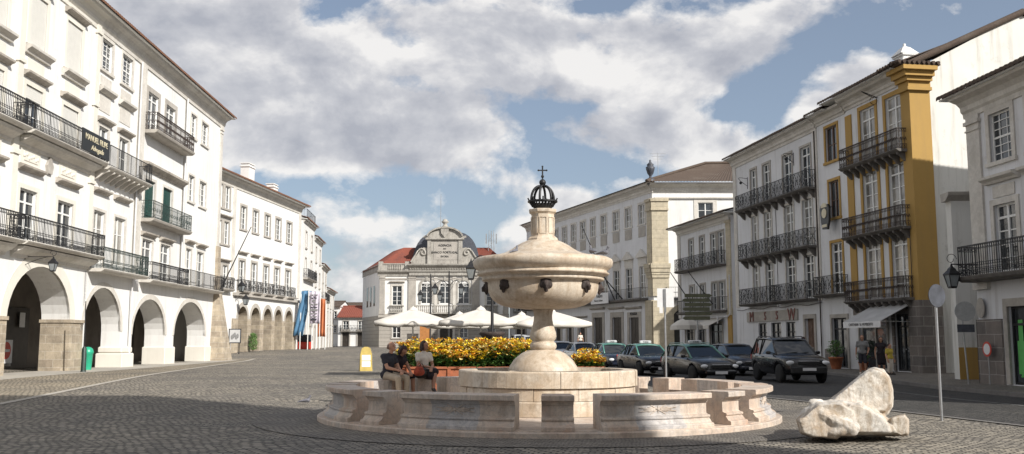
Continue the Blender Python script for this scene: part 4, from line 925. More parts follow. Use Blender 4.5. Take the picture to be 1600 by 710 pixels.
for z in (10.75, 7.03, 3.65): balcony(H, 16.6, 22.35, z, .66, 'scroll', 9, 'balcony_dark', 'iron_rust', 1.0, .13, .14, 'balcony_dark')
door(H, 16.9, 19.6, .15, 2.9, 'trim_grey', 'trim_grey', .12, glassy=True, name='shop_window'); door(H, 20.3, 21.6, .15, 2.9, 'iron', 'granite', .2, glassy=True)
w = MB(); wall(w, 16.3, E, -.2, 14.3, H.h); shell(w, 16.3, E, -.2, 14.3, .3, False, True, False); w.build('wall', M['white_cool'], H.t)
# tall white end wall facing the camera, rising to the ridge
w = MB(); w.add([(E, .9, -.2), (E, 16, -.2), (E, 16, 20.6), (E, 6.2, 17.7), (E, .9, 14.9)], [(0,1,2,3,4)]); w.add([(16.3,9,-.2),(16.3,9,14.3),(E,16,14.3),(E,16,-.2)], [(0,1,2,3)]); w.build('end_wall', M['white_old'], H.t)
for nm, mt, z0, z1, e in (('pilaster', 'ochre', 3.5, 13.5, 0), ('pilaster_base', 'granite', -.2, 3.5, .06)):
    s = MB(); s.box(21.95-e, E+.14+e, -.14-e, .92+e, z0, z1); s.build(nm, M[mt], H.t)
s = MB()
for (z, zz, e) in ((13.5, 13.66, .16), (13.66, 13.95, .07), (13.95, 14.15, .22), (14.15, 14.4, .38), (14.4, 14.6, .58)): s.box(21.95-e*.3, E+.14+e, -.14-e, .92+e*.2, z, zz)
s.build('capital', M['ochre'], H.t)
s = MB(); s.box(16.3, 16.95, -.06, .01, 3.5, 13.7); s.build('pilaster', M['ochre'], H.t)
band(H, 16.3, 20.0, 2.95, 3.45, .03, 'granite')
cornice(H, 16.3, 21.9, 14.0, .6, .6, 'trim'); rf = roof(H, 15.05, E-.03, -1.0, 14.72, 6.2, 17.6, 12, 'tile_dark', gable=None)
s = MB(); s.box(21.5, E+.7, -.9, 1.2, 14.62, 14.7)
for k in range(9): s.tube([(E-.0, -.95+.25*k, 14.82), (E+.8, -.95+.25*k, 14.72)], .085, 6)
for k in range(6): s.tube([(21.6+.25*k, 0, 14.85), (21.6+.25*k, -1.08, 14.72)], .085, 6)
s.build('corner_tiles', M['tile_dark'], H.t)
s = MB(); s.tube([(E+.1, 6.2, 17.65), (E+.1, 16, 20.75)], .16, 8); s.tube([(E+.1, -.2, 14.75), (E+.1, 6.2, 17.75)], .16, 8); s.build('verge_tiles', M['tile_dark'], H.t)
c = chimney(rf, 17.4, 3.0, 16.2, 1.0, .8, .35, 'white'); s = MB(); s.lathe([(.75, 16.95), (.3, 17.35), (.08, 17.45), (.08, 17.6), (.001, 17.62)], 17.4, 3.0, 4, False, PI/4); s.build('chimney_cap', M['white'], c)
s = MB(); s.tube([(19.7, -.02, 13.9)]+[(19.7+.0, -.9*math.sin(PI*k/12), 13.9+.35*math.sin(PI*k/12)-.1*k/12) for k in range(1, 12)], .02, 6); s.tube([(19.7, -.25-.2*math.cos(k*.6), 13.75+.2*math.sin(k*.6)) for k in range(11)], .015, 6); s.build('lamp_bracket', M['iron'], H.t)
cb_ = MB(); cb_.tube([(16.4+.6*k, -.10, 3.5-.05*math.sin(k*2.2)) for k in range(10)], .018, 5); cb_.tube([(22.3,-.2,3.6),(22.3,-.2,6.9)], .02, 5); cb_.build('cable', M['iron'], Y.t)
# awning
aw = thing('awning', 'grey sloping shop awning with lettered valance beside the granite corner', 'awning', (*Y.w(18.5, 0), 0), math.atan2(Y.U[1], Y.U[0]))
s = MB(); s.add([(0,-.04,3.42),(3.55,-.04,3.42),(3.55,-1.75,2.55),(0,-1.75,2.55),(0,-.04,3.39),(3.55,-.04,3.39),(3.55,-1.75,2.52),(0,-1.75,2.52)], [(0,1,2,3),(7,6,5,4),(0,4,5,1),(1,5,6,2),(3,2,6,7),(0,3,7,4)]); s.build('canopy', M['awning'], aw)
s = MB(); s.box(0, 3.55, -1.77, -1.75, 2.24, 2.54); v_ = s.build('valance', M['paper'], aw)
text('lettering', 'CAFETARIA  St. HUMBERTO', .19, M['letter_dark'], v_, (1.75, -1.785, 2.39), ext=.004)
s = MB(); s.bar((.03,-.02,2.5), (.03,-1.74,2.53), .03); s.bar((3.52,-.02,2.5), (3.52,-1.74,2.53), .03); s.build('arm', M['steel'], aw)
# --- connecting wall with arch in the side street
gp = thing('garden_wall', 'white wall with a shallow arch and ochre foot closing the side street', 'wall', (17.35, 37.6, 0), R(-3))
w = MB(); A = [(1.2, 5.2, 4.6, 6.6)]; arcade(w, 0, 7, 4.4, 7.3, A, .5); w.quad((0,0,.6), (7,0,.6), (7,0,4.4), (0,0,4.4)); w.quad((0,.5,.0), (7,.5,.0), (7,.5,7.3), (0,.5,7.3)); w.quad((0,0,0),(0,.5,0),(0,.5,7.3),(0,0,7.3)); w.quad((0,0,7.3),(7,0,7.3),(7,.5,7.3),(0,.5,7.3)); w.quad((0,0,4.4),(7,0,4.4),(7,.5,4.4),(0,.5,4.4)); w.build('wall', M['white_old'], gp)
s = MB(); s.box(0, 7, -.03, 0, 0, 1.35); s.build('plinth', M['ochre'], gp)
s = MB(); s.ext_x([(0, 7.1), (-.3, 7.3), (-.35, 7.42), (.5, 7.42), (.5, 7.1)], -.2, 7); arch_band(s, 1.2, 5.2, 4.6, 6.6, .3, .04); s.build('coping', M['trim_grey'], gp)
# --- near house on the right
H = House('town_house', 'nearest white house on the right, tiled eaves over big stone framed windows and a balcony', 'house', (16.6, 34.3), -.085, -1, RG); Nn = H
for i in range(6):
    a = 1.35+i*2.05+(0.15 if i else 0); b = a+1.25
    window(H, a, b, 7.75, 9.45, 'sash', sur='trim', sw=.2, sill=True); window(H, a, b, 3.95, 6.25, bars=3, transom=.45, sur='trim', sw=.2, sill=False)
    s = MB(); s.ext_x([(.01, 7.0), (-.12, 7.0), (-.18, 7.08), (-.34, 7.15), (-.36, 7.24), (.01, 7.3)], a-.35, b+.35); s.box(a, b, -.04, .01, 6.5, 6.9); s.build('hood', M['trim'], H.t)
balcony(H, .2, 13.5, 3.85, .8, 'hoops', 0, 'balcony_dark', 'iron', 1.05, .13, .2)
door(H, 1.8, 3.3, .15, 2.75, 'iron', 'trim_grey', .22, glassy=True); door(H, 5.0, 6.6, .15, 2.75, 'iron', 'trim_grey', .22, glassy=True); door(H, 9, 10.6, .15, 2.75, 'wood_brown', 'trim_grey', .22)
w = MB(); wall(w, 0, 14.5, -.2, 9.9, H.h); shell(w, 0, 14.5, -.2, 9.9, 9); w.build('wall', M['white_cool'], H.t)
pilaster(H, 0, .8, 3.4, 9.7, .08, 'trim', True); band(H, -.06, 1.45, -.1, 2.35, .07, 'granite', 'plinth')
s = MB(); s.box(-.06, 0, -.07, 1.2, -.1, 2.35); s.build('plinth', M['granite'], H.t)
cornice(H, -.15, 14.5, 9.65, .8, .65, 'trim'); roof(H, -.55, 14.9, -.85, 10.5, 4.5, 12.4, 10.2, 'tile_dark', hip0=4.5, hip1=4.5)
s = MB(); s.box(2.0, 3.1, .128, .135, .5, 1.6); s.add([(2.1,.12,.4),(3.0,.12,.4),(3.0,.12,1.9),(2.5,.12,1.1)], [(0,1,2,3)]); s.add([(2.1,.121,2.3),(2.35,.121,2.3),(2.35,.121,1.3),(2.1,.121,1.3)], [(0,1,2,3)]); s.build('window_poster', M['green_poster'], H.t)
wall_lantern('wall_lantern', 'large black lantern on a scrolled bracket at the corner of the nearest right-hand house', (*H.w(.25, 0), 4.3), math.atan2(H.U[1], H.U[0]), 1.05, 1.15)
s = MB(); s.lathe([(.3, 0), (.3, .03)], 0, 0, 24).xf(Matrix.Translation((.35, -.1, 2.75)) @ Matrix.Rotation(PI/2, 4, 'X') @ Matrix.Diagonal((.8,1.2,1,1))); s.build('plaque', M['trim_grey'], H.t)
# unseen tall house, added so its shadow falls on the ochre-pilastered end wall
s = House('town_house', 'unseen tall house added to shade the end wall, behind the nearest right-hand house', 'house', (25.8, 38), -.05, -1)
w = MB(); w.box(0, 9, 0, 16, -.2, 16.4); w.build('wall', M['white_old'], s.t); roof(s, -.3, 9.3, -.4, 16.45, 8, 17.6, 16.4, 'tile_dark', hip0=4.5, hip1=4.5)
# --- low house set back
H = House('town_house', 'low three-storey cream house between the palace and the white four-storey house', 'house', (14.3, 82.3), -.185, -1, RG); Lh = H
for i, (a, b) in enumerate(((2.6, 3.6), (5.0, 6.0), (7.35, 8.4), (8.8, 9.9))):
    window(H, a, b, 7.5, 9.95, bars=2, transom=.4, sur='trim_grey', sw=.13, sill=False); window(H, a, b, 4.0, 6.1, bars=3, sur='trim_grey', sw=.13, sill=False, frame='wood_white')
balcony(H, 1.0, 10.3, 7.4, .75, 'x', 0, 'balcony_dark', 'iron', 1.0, .15, .16); balcony(H, 1.3, 10.5, 3.9, .7, 'plain', 0, 'balcony_dark', 'iron', 1.0, .15, .16)
for (a, b) in ((1.5, 3.4), (4.2, 5.8), (6.8, 9.3)): door(H, a, b, .4, 2.9, 'iron', 'trim_grey', .12, glassy=True, name='shop_window')
w = MB(); wall(w, 0, 11.2, -.2, 11.0, H.h); shell(w, 0, 11.2, -.2, 11.0, 9); w.build('wall', M['white_cool'], H.t)
pilaster(H, 10.4, 11.2, 3.5, 10.8, .08, 'palace_stone', True); pilaster(H, 10.45, 11.15, .2, 3.5, .1, 'ochre', False); pilaster(H, 0, .6, 3.5, 10.8, .08, 'trim', False)
cornice(H, 0, 11.2, 10.5, .6, .5, 'trim'); roof(H, -.5, 12.0, -.9, 11.2, 4.5, 12.6, 9.6, 'tile_dark', hip0=0, hip1=0)
dp = MB(); dp.tube([(10.2,-.8,3.5),(10.2,-.8,2.9)], .05, 6); dp.tube([(11.0,-.12,6.5),(11.0,-.12,3.6),(10.9,-.3,3.4),(3,-.3,3.45)], .05, 6); dp.build('downpipe', M['white_cool'], H.t)
fp = MB(); fp.tube([(4.2,-.4,4.4), (3.2,-1.9,7.2)], [.05,.03], 8); tag(fp.build('flagpole', M['iron'], None, (H.O[0], H.O[1], 0), math.atan2(H.U[1], H.U[0])), 'bare flagpole leaning from the left of the low cream house\'s balcony', 'flagpole')
fp = MB(); fp.tube([(8.4,-.4,4.4), (7.2,-1.9,7.0)], [.05,.03], 8); tag(fp.build('flagpole', M['iron'], None, (H.O[0], H.O[1], 0), math.atan2(H.U[1], H.U[0])), 'bare flagpole leaning from the right of the low cream house\'s balcony', 'flagpole')
for (a, b, lab) in ((1.2, 3.6, 'small pale awning over the left shop of the low cream house'), (6.5, 9.6, 'wide pale awning over the right shop of the low cream house')):
    t = thing('awning', lab, 'awning', (*H.w(a, 0), 0), math.atan2(H.U[1], H.U[0])); s = MB(); w_ = b-a
    s.add([(0,-.04,3.35),(w_,-.04,3.35),(w_,-1.3,2.75),(0,-1.3,2.75),(0,-.04,3.32),(w_,-.04,3.32),(w_,-1.3,2.72),(0,-1.3,2.72)], [(0,1,2,3),(7,6,5,4),(0,4,5,1),(1,5,6,2),(3,2,6,7),(0,3,7,4)]); s.build('canopy', M['fabric'], t)
    s = MB(); s.box(0, w_, -1.31, -1.29, 2.5, 2.73); s.build('valance', M['fabric'], t)
# hidden tall house behind the low one, added to shade the palace end wall
s = House('town_house', 'unseen tall house added to shade the palace end wall, behind the low cream house', 'house', (27, 90), -.15, -1); w = MB(); w.box(0, 8, 0, 9, -.2, 15.0); w.build('wall', M['white_old'], s.t); roof(s, -.3, 8.3, -.4, 15.05, 4.5, 16.3, 9.4, 'tile_dark')
# ================================================================== the palace
H = House('palace', 'long two-storey-windowed palace with stone corner pilaster, hipped tile roof and urn', 'palace', (2.0, 130), -.34, -1); P = H
UP = [(34.2, 35.55), (31.0, 32.45), (27.95, 29.4), (24.75, 26.2), (21.8, 23.1), (18.85, 20.3), (16.0, 17.4), (13.1, 14.5), (10.2, 11.6), (7.3, 8.7), (4.4, 5.8), (1.5, 2.9)]
for i, (a, b) in enumerate(UP):
    window(H, a, b, 13.4, 15.45, bars=2, frame='wood_white' if i != 1 else 'wood_white', sur='trim', sw=.22, pane='glass_pale')
    s = MB(); s.box(a-.1, b+.1, -.05, .01, 12.1, 13.15); s.build('apron', M['trim_grey'], H.t)
    wn = window(H, a, b, 5.95, 9.1, bars=3, sur='trim', sw=.22, sill=False, frame='wood_white', pane='glass' if i % 3 else 'glass_pale')
    s = MB(); c = (a+b)/2; s.box(a-.25, b+.25, -.08, .01, 9.32, 10.0)
    s.ext_y([(a-.45, 10.0), (b+.45, 10.0), (b+.45, 10.12), (c+.25, 10.65), (c, 10.85), (c-.25, 10.65), (a-.45, 10.12)], -.3, .0); s.build('pediment', M['trim'], wn)
balcony(H, .5, 36.0, 5.85, .8, 'plain', 0, 'balcony_dark', 'iron', 1.05, .22, .25)
for (a, b, tl) in ((31.7, 33.9, 4.0), (27.5, 29.8, 4.1), (22.5, 24.9, 4.2), (18.2, 20.0, 3.4), (14.6, 16.0, 3.4), (10.6, 12.4, 3.6), (6.0, 8, 3.6)): door(H, a, b, .6, tl, 'wood_dark', 'trim_grey', .5, hood=.3)
text('lettering', 'POSADA', .42, M['letter_dark'], H.t, (32.8, -.09, 4.35), ext=.02)
w = MB(); wall(w, 0, 37.2, 0, 16.4, H.h); shell(w, 0, 37.2, 0, 16.4, 18, True, False); w.build('wall', M['white_cool'], H.t)
# end wall towards the camera
cx, cy = H.w(37.2, 0)
# built in the palace frame turned so that the wall faces straight down the square
ang = -math.atan2(H.U[1], H.U[0])
def turn(mb): return mb.xf(Matrix.Translation((37.2, 0, 0)) @ Matrix.Rotation(ang, 4, 'Z'))
eh = [(4.55, 6.05, 13.1, 15.3)]
w = MB(); wall(w, .0, 17, 0, 16.4, eh); A = [(1.4, 5.2, 2.6, 4.6)]
turn(w); w.build('end_wall', M['white'], H.t)
s = MB(); s.box(1.5, 5.4, -.05, -.012, .2, 3.0); c_ = 3.45  # flat near-black panel on the wall, standing in for shade inside the archway
s.ext_y([(1.5, 3.0)]+[(c_-1.95*math.cos(PI*k/14), 3.0+1.95*math.sin(PI*k/14)) for k in range(15)]+[(5.4, 3.0)], -.05, -.012); turn(s); s.build('archway_shade_panel', M['dark'], H.t)
s = MB(); arch_band(s, 1.5, 5.4, 3.0, 4.95, .45, .12); s.box(1.05, 1.5, -.12, 0, .2, 3.0); s.box(5.4, 5.85, -.12, 0, .2, 3.0); turn(s); s.build('archway_surround', M['palace_stone'], H.t)
s = MB(); casement(s, 4.55, 6.05, 13.1, 15.3, bars=2); turn(s); wo = s.build('window', M['wood_white'], H.t)
s = MB(); s.box(4.56, 6.04, .14, .17, 13.1, 15.3); turn(s); s.build('pane', M['glass'], wo)
s = MB(); s.box(4.15, 4.55, -.05, .02, 12.9, 15.7); s.box(6.05, 6.45, -.05, .02, 12.9, 15.7); s.box(4.55, 6.05, -.05, .02, 15.3, 15.7); s.box(4.55, 6.05, -.05, .02, 12.9, 13.1); turn(s); s.build('surround', M['trim'], wo)
s = MB(); s.box(1.2, 17, -.5, .02, 5.6, 5.85); railing(s, 1.2, 17, .5, 5.85, 1.0, 'plain', .22); turn(s); s.build('end_balcony', M['iron'], H.t)
s = MB(); s.box(35.75, 37.2, -.25, .01, 0, 5.6); s.build('corner_base', M['palace_stone'], H.t); s = MB(); s.box(-.12, 1.9, -.25, .01, 0, 5.55); turn(s); s.build('corner_base', M['palace_stone'], H.t)
s = MB(); s.box(36.2, 37.2, -.16, .01, 6.0, 14.5); s.build('pilaster', M['palace_stone'], H.t); s = MB(); s.box(-.1, 1.5, -.16, .01, 6.0, 14.5); turn(s); s.build('pilaster', M['palace_stone'], H.t)
for z0, z1, e in ((8.1, 8.35, .16), (8.35, 8.75, .24), (8.75, 9.2, .32), (7.8, 8.1, .1), (14.5, 14.7, .14), (14.7, 15.4, .09), (15.4, 15.7, .2)):
    s = MB(); s.box(36.2-e*.5, 37.2, -.16-e, .01, z0, z1); s.build('moulding', M['palace_stone'], H.t); s = MB(); s.box(-.1-e*.6, 1.5+e*.5, -.16-e, .01, z0+.003, z1+.003); turn(s); s.build('moulding', M['palace_stone'], H.t)
cornice(H, 0, 37.4, 16.3, .9, .75, 'trim')
c = MB(); z = 16.3; h = .9; out = .75; c.ext_x([(.01, z), (-.06, z), (-.08, z+h*.2), (-.16, z+h*.3), (-.18, z+h*.5), (-out*.5, z+h*.68), (-out*.9, z+h*.8), (-out, z+h), (.01, z+h)], -.3, 17); c.box(.2, 17, -.2, .01, 15.7, 15.85); turn(c); c.build('cornice', M['trim'], H.t)
# hipped roof in world-plan corners
q = [H.w(-.5, -.9), H.w(37.9, -.95), (cx+18, cy-1.0), H.w(-.5, 19)]
r1, r2 = H.w(8, 9), (cx+7.2, cy+8.8)
def rel(p, z):
    dx, dy = p[0]-H.O[0], p[1]-H.O[1]; return (dx*H.U[0]+dy*H.U[1], -dx*H.U[1]+dy*H.U[0], z)
def corr_face(mb, a, b, c, d, n, amp=.06):
    a, b, c, d = map(Vector, (a, b, c, d)); v = []; K = n*3
    for i in range(K+1):
        p, q_ = a.lerp(b, i/K), d.lerp(c, i/K)
        for j in range(5): v.append(p.lerp(q_, j/4)+Vector((0, 0, amp*abs(math.sin(PI*i/3)))))
    mb.add(v, [(i*5+j, (i+1)*5+j, (i+1)*5+j+1, i*5+j+1) for i in range(K) for j in range(4)])
rb = MB(); corr_face(rb, rel(q[0], 17.25), rel(q[1], 17.25), rel(r2, 20.8), rel(r1, 20.8), 110); corr_face(rb, rel(q[1], 17.25), rel(q[2], 17.25), rel((cx+14, cy+8.8), 20.9), rel(r2, 20.8), 60)
corr_face(rb, rel(q[0], 17.25), rel(q[3], 17.25), rel(r1, 20.8), rel(r1, 20.8), 50)
rb.tube([rel(q[1], 17.35), rel(r2, 20.95), rel((cx+14, cy+8.8), 21.05)], .16, 8); prf = rb.build('roof', M['tile_dark'], H.t)
s = MB(); s.add([rel(q[0], 17.19), rel(q[1], 17.19), rel(q[2], 17.19), rel(q[3], 17.19)], [(0,1,2,3)]); s.build('eaves_board', M['trim'], prf)
s = MB(); ux, uy, uz = rel((cx-.15, cy-.15), 17.3)
s.lathe([(.42, 0), (.42, .5), (.3, .6), (.14, .7), (.12, .85), (.3, 1.1), (.42, 1.5), (.46, 1.75), (.34, 1.8), (.3, 1.9), (.36, 2.0), (.2, 2.15), (.08, 2.3), (.12, 2.4), (.001, 2.55)], ux, uy, 20, cz=uz-.2); s.build('urn', M['slate'], H.t)
for k, (u_, lab) in enumerate(((29.6, 'tall bare flagpole leaning over the white board on the palace balcony'), (31.5, 'shorter bare flagpole leaning from the palace balcony near the corner pilaster'))):
    fp = MB(); fp.tube([(u_, -.7, 5.9), (u_-1.2 if k else u_-2.2, -3.5, 9.6 if k else 14.0)], [.07,.035], 8); tag(fp.build('flagpole', M['iron'], None, (H.O[0], H.O[1], 0), math.atan2(H.U[1], H.U[0])), lab, 'flagpole')
bd = thing('notice_board', 'white lettered board hanging on the palace balcony rail', 'sign', (*H.w(26.0, -.95), 0), math.atan2(H.U[1], H.U[0]))
s = MB(); s.box(-2.0, 2.6, -.06, 0, 5.6, 6.75); s.build('board', M['paper'], bd); text('lettering', 'TURISMO', .42, M['letter_dark'], bd, (.3, -.075, 6.4)); text('lettering', 'Posto de Turismo', .30, M['letter_dark'], bd, (.1, -.075, 5.95))
an = MB(); an.tube([(0,0,0),(0,0,3.2)], .03, 6)
for z, l in ((3.1, .9), (2.8, .7), (2.5, .5)): an.bar((-l,0,z), (l,0,z), .03)
tag(an.build('aerial', M['steel'], None, (*H.w(29, 5), 19.0)), 'thin television aerial on the palace roof', 'aerial')
# ================================================================== grand stone-fronted building across the far end
BO = (-17.9, 130)
M['bank_trim'] = rock('bank_carved_stone', (.33,.31,.28), (.42,.40,.36), (.50,.48,.44), .8, 6, .85, .3, .1, (.2,.2,.2), 14, (.20,.18,.16))  # carved stone, its grey deepened in the colour for grazing light
B = House('grand_building', 'grand stone and white building with scrolled pediment across the far end of the square', 'public building', BO, 1e6, 1)
def bu(px): return (px-800)/1500*130/1.005-BO[0]
Wd = 17.4
LW, RW = (0, 4.2), (13.2, Wd)
cz0, cz1 = 0.3, 6.0
cen = (4.2, 13.2)
for c in (6.35, 8.85, 11.35):      # three arched windows
    B.h.append((c-.75, c+.75, 6.6, 9.3)); f = MB(); casement(f, c-.75, c+.75, 6.6, 9.0, y=.13, bars=2); o = None
    f.add([], [])
    for k in range(12):
        a0, a1 = PI*k/12, PI*(k+1)/12; f.bar((c-.72*math.cos(a0), .1, 9.0+.72*math.sin(a0)), (c-.72*math.cos(a1), .1, 9.0+.72*math.sin(a1)), .08)
    for a0 in (PI/3, PI/2, 2*PI/3): f.bar((c, .1, 9.0), (c-.7*math.cos(a0), .1, 9.0+.7*math.sin(a0)), .06)
    f.tube([(c-.35*math.cos(PI*k/8), .1, 9.0+.35*math.sin(PI*k/8)) for k in range(9)], .03, 6)
    o = f.build('arched_window', M['wood_white'], B.t)
    p = MB(); p.box(c-.74, c+.74, .17, .2, 6.6, 9.0); p.ext_y([(c-.74*math.cos(PI*k/12), 9.0+.74*math.sin(PI*k/12)) for k in range(13)], .17, .2); p.build('pane', M['glass'], o)
    s = MB(); arch_band(s, c-.75, c+.75, 9.0, 9.75, .28, .1, 14, .2); s.box(c-1.03, c-.75, -.1, .02, 6.6, 9.0); s.box(c+.75, c+1.03, -.1, .02, 6.6, 9.0); s.box(c-.16, c+.16, -.2, 0, 9.7, 10.25); s.build('surround', M['bank_trim'], o)
for c in (2.35, 15.1):
    window(B, c-.65, c+.65, 6.4, 9.0, bars=2, transom=.8, sur='trim', sw=.25, sill=False, hood=.15)
    s = MB(); s.box(c-.95, c+.95, -.35, .01, 5.35, 5.5); s.box(c-.95, c+.95, -.35, .01, 6.25, 6.4)
    for k in range(7): s.lathe([(.07,5.5),(.1,5.75),(.05,5.95),(.08,6.25)], c-.75+.25*k, -.22, 8)
    s.build('balustrade', M['bank_trim'], B.t)
for c in (2.35, 6.3, 11.4, 15.1):
    window(B, c-.55, c+.55, 2.0, 3.5, bars=1, sur='trim_grey', sw=.15)
door(B, 8.2, 9.9, .9, 4.4, 'wood_dark', 'trim', .3, hood=.3)
w = MB()   # stone ground storey, the arched openings are cut square and filled by their tympana
wall(w, 0, Wd, .0, 5.0, B.h, .3); w.quad((0,0,.2),(-4.3,13,.2),(-4.3,13,5.0),(0,0,5.0)); w.quad((Wd,0,.2),(Wd,12,.2),(Wd,12,5.0),(Wd,0,5.0)); w.build('ground_storey', M['bank_stone'], B.t)
w = MB(); wall(w, 0, Wd, 5.0, 10.9, [h for h in B.h], .3)
for c in (6.35, 8.85, 11.35):
    pass
w.quad((0,0,5.0),(-4.3,13,5.0),(-4.3,13,10.9),(0,0,10.9)); w.quad((Wd,0,5.0),(Wd,12,5.0),(Wd,12,10.9),(Wd,0,10.9)); w.quad((-4.3,13,0),(Wd,13,0),(Wd,13,10.9),(-4.3,13,10.9)); w.quad((0,0,10.9),(Wd,0,10.9),(Wd,13,10.9),(-4.3,13,10.9))
w.build('upper_wall', M['white'], B.t)
s = MB()   # lintel masonry above the square-cut heads so that the round heads read
for c in (6.35, 8.85, 11.35):
    for sg in (-1, 1):
        pts = [(c+sg*.75, 9.32)]+[(c+sg*.75*math.cos(PI/2*k/8), 9.0+.75*math.sin(PI/2*k/8)) for k in range(0, 5)]
        s.ext_y([(c+sg*.76, 9.0), (c+sg*.76, 9.31)]+[(c+sg*.75*math.cos(PI/2*k/8), 9.0+.75*math.sin(PI/2*k/8)) for k in range(2, -1, -1)], -.01, .16)
s.build('spandrels', M['bank_trim'], B.t)
for z0, z1, o_ in ((4.75, 5.05, .25), (5.05, 5.2, .12), (9.85, 10.05, .12)):
    s = MB(); s.box(-.1, Wd+.1, -o_, .01, z0, z1); s.build('string_course', M['trim_grey'], B.t)
for a, b in ((0, .7), (3.9, 4.9), (12.5, 13.5), (Wd-.7, Wd), (7.4, 7.8), (9.9, 10.3)):
    pilaster(B, a, b, 5.2, 10.4, .16 if b-a > .5 else .1, 'trim_grey' if b-a > .5 else 'trim')
s = MB(); s.ext_x([(.01, 10.3), (-.1, 10.3), (-.15, 10.6), (-.5, 10.9), (-.55, 11.1), (.01, 11.1)], -.3, Wd+.3); s.box(4.0, 13.4, -.35, .01, 10.4, 11.6); s.ext_x([(.01, 11.4), (-.4, 11.4), (-.8, 11.75), (-.85, 11.95), (.01, 11.95)], 3.8, 13.6)
for k in range(28): s.box(4.1+k*.335, 4.25+k*.335, -.5, -.3, 11.25, 11.4)
s.build('cornice', M['bank_trim'], B.t)
s = MB(); s.add([(0,-.1,10.9),(-4.4,13,10.9),(-4.4,13,11.15),(-.1,-.2,11.15)], [(0,1,2,3)])
s.box(-.1, 4.0, -.12, .1, 11.1, 11.9); s.box(-.15, 4.0, -.2, .15, 11.9, 12.05); s2 = MB(); s2.box(13.4, Wd+.1, -.12, .1, 11.1, 11.9); s2.box(13.4, Wd+.15, -.2, .15, 11.9, 12.05); s2.build('parapet', M['bank_trim'], B.t)
for px_ in (-.2, 3.4): s.box(px_, px_+.6, -.25, .3, 11.1, 12.3)
s.quad((-.1,0,11.1),(-4.4,13,11.1),(-4.4,13,12.0),(-.1,0,12.0)); s.build('parapet', M['bank_trim'], B.t)
s = MB()
for k in range(8): s.lathe([(.06,11.2),(.1,11.4),(.05,11.6),(.08,11.85)], 1.2+.24*k, -.17, 8)
s.build('balusters', M['trim_grey'], B.t)
# side windows on the receding left wall
s = MB()
for k in range(3): t0, t1 = .25+.2*k, .33+.2*k; s.add([(-4.3*t0-.04, 13*t0, 6.4), (-4.3*t1-.04, 13*t1, 6.4), (-4.3*t1-.04, 13*t1, 9.2), (-4.3*t0-.04, 13*t0, 9.2)], [(0,1,2,3)])
s.build('side_window', M['glass'], B.t)
# great scrolled pediment
pd = MB(); c = 8.8
pd.box(c-2.0, c+2.0, -.5, .3, 11.9, 15.3); pd.box(c-2.35, c-1.85, -.62, .32, 11.9, 15.45); pd.box(c+1.85, c+2.35, -.62, .32, 11.9, 15.45)
pd.ext_y([(c-2.4, 15.4)]+[(c-2.3*math.cos(PI*k/16), 15.4+1.35*math.sin(PI*k/16)) for k in range(17)]+[(c+2.4, 15.4)], -.5, .3)
pd.box(c-2.6, c+2.6, -.8, .3, 15.25, 15.45)
for k in range(16):
    a0, a1 = PI*k/16, PI*(k+1)/16; pd.bar((c-2.45*math.cos(a0), -.35, 15.45+1.45*math.sin(a0)), (c-2.45*math.cos(a1), -.35, 15.45+1.45*math.sin(a1)), .95, .2)
for sg in (-1, 1):
    pd.ext_y([(c+sg*2.2, 11.9), (c+sg*4.6, 11.9), (c+sg*4.5, 12.3), (c+sg*3.9, 13.0), (c+sg*3.4, 13.8), (c+sg*2.9, 14.2), (c+sg*2.3, 14.1)], -.35, .2)
    pts = [(c+sg*(4.6-.0*k), -.4, 12.2) for k in range(1)]+[(c+sg*4.4,-.4,12.5),(c+sg*4.0,-.4,13.1),(c+sg*3.6,-.4,13.75)]+[(c+sg*(3.0+.55*(1-k/16)*math.cos(k*.62)), -.4, 13.5+.6*(1-k/16)*math.sin(k*.62+.3)) for k in range(14)]
    pd.tube(pts, .13, 8)
pm = pd.build('pediment', M['bank_trim'], B.t)
s = MB(); s.lathe([(.35,16.5),(.55,16.9),(.3,17.2),(.22,17.4),(.45,17.6),(.5,17.75),(.3,17.8),(.35,17.95),(.1,18.1)], c, -.3, 12); s.ext_y([(c-.55,16.8),(c+.55,16.8),(c+.5,16.1),(c,15.5),(c-.5,16.1)], -.75, -.5); s.build('finial', M['bank_trim'], pm)
s = MB(); s.box(c-1.5, c+1.5, -.53, -.5, 12.5, 14.9); s.build('tablet', M['trim_grey'], pm)
for z, tx, sz in ((14.45, 'AGENCIA', .42), (14.0, 'DO', .26), (13.5, 'BANCO PORTUGAL', .40), (12.95, 'EVORA', .34)): text('lettering', tx, sz, M['letter_dark'], pm, (c, -.56, z), ext=.02)
# roofs
rb = MB()
corr_face(rb, (-.3, .2, 11.7), (5, .2, 11.7), (5, 4.5, 14.6), (2.7, 4.5, 14.6), 18); corr_face(rb, (-4.6, 13, 11.7), (-.3, .2, 11.7), (2.7, 4.5, 14.6), (.5, 10, 14.6), 40)
corr_face(rb, (12.6, .2, 11.7), (Wd+.3, .2, 11.7), (14.7, 4.5, 14.6), (12.6, 4.5, 14.6), 18); corr_face(rb, (Wd+.3, .2, 11.7), (Wd+.3, 13, 11.7), (14.7, 8, 14.6), (14.7, 4.5, 14.6), 40)
rb.quad((2.7,4.5,14.6),(14.7,4.5,14.6),(14.7,8,14.6),(.5,10,14.6)); rb.build('roof', M['tile_red'], B.t)
md = MB(); K = 8
def dome(t): return 4.6*math.cos(t*PI/2)**.6*1.0, 11.9+4.9*math.sin(t*PI/2)
prev = None
for k in range(K+1):
    t = k/K*.86; w_, z = dome(t); ring = [(c-w_, 1+t*2.5, z), (c+w_, 1+t*2.5, z), (c+w_, 9-t*2.5, z), (c-w_, 9-t*2.5, z)]
    if prev: md.add(prev+ring, [(0,1,5,4),(1,2,6,5),(2,3,7,6),(3,0,4,7)])
    prev = ring
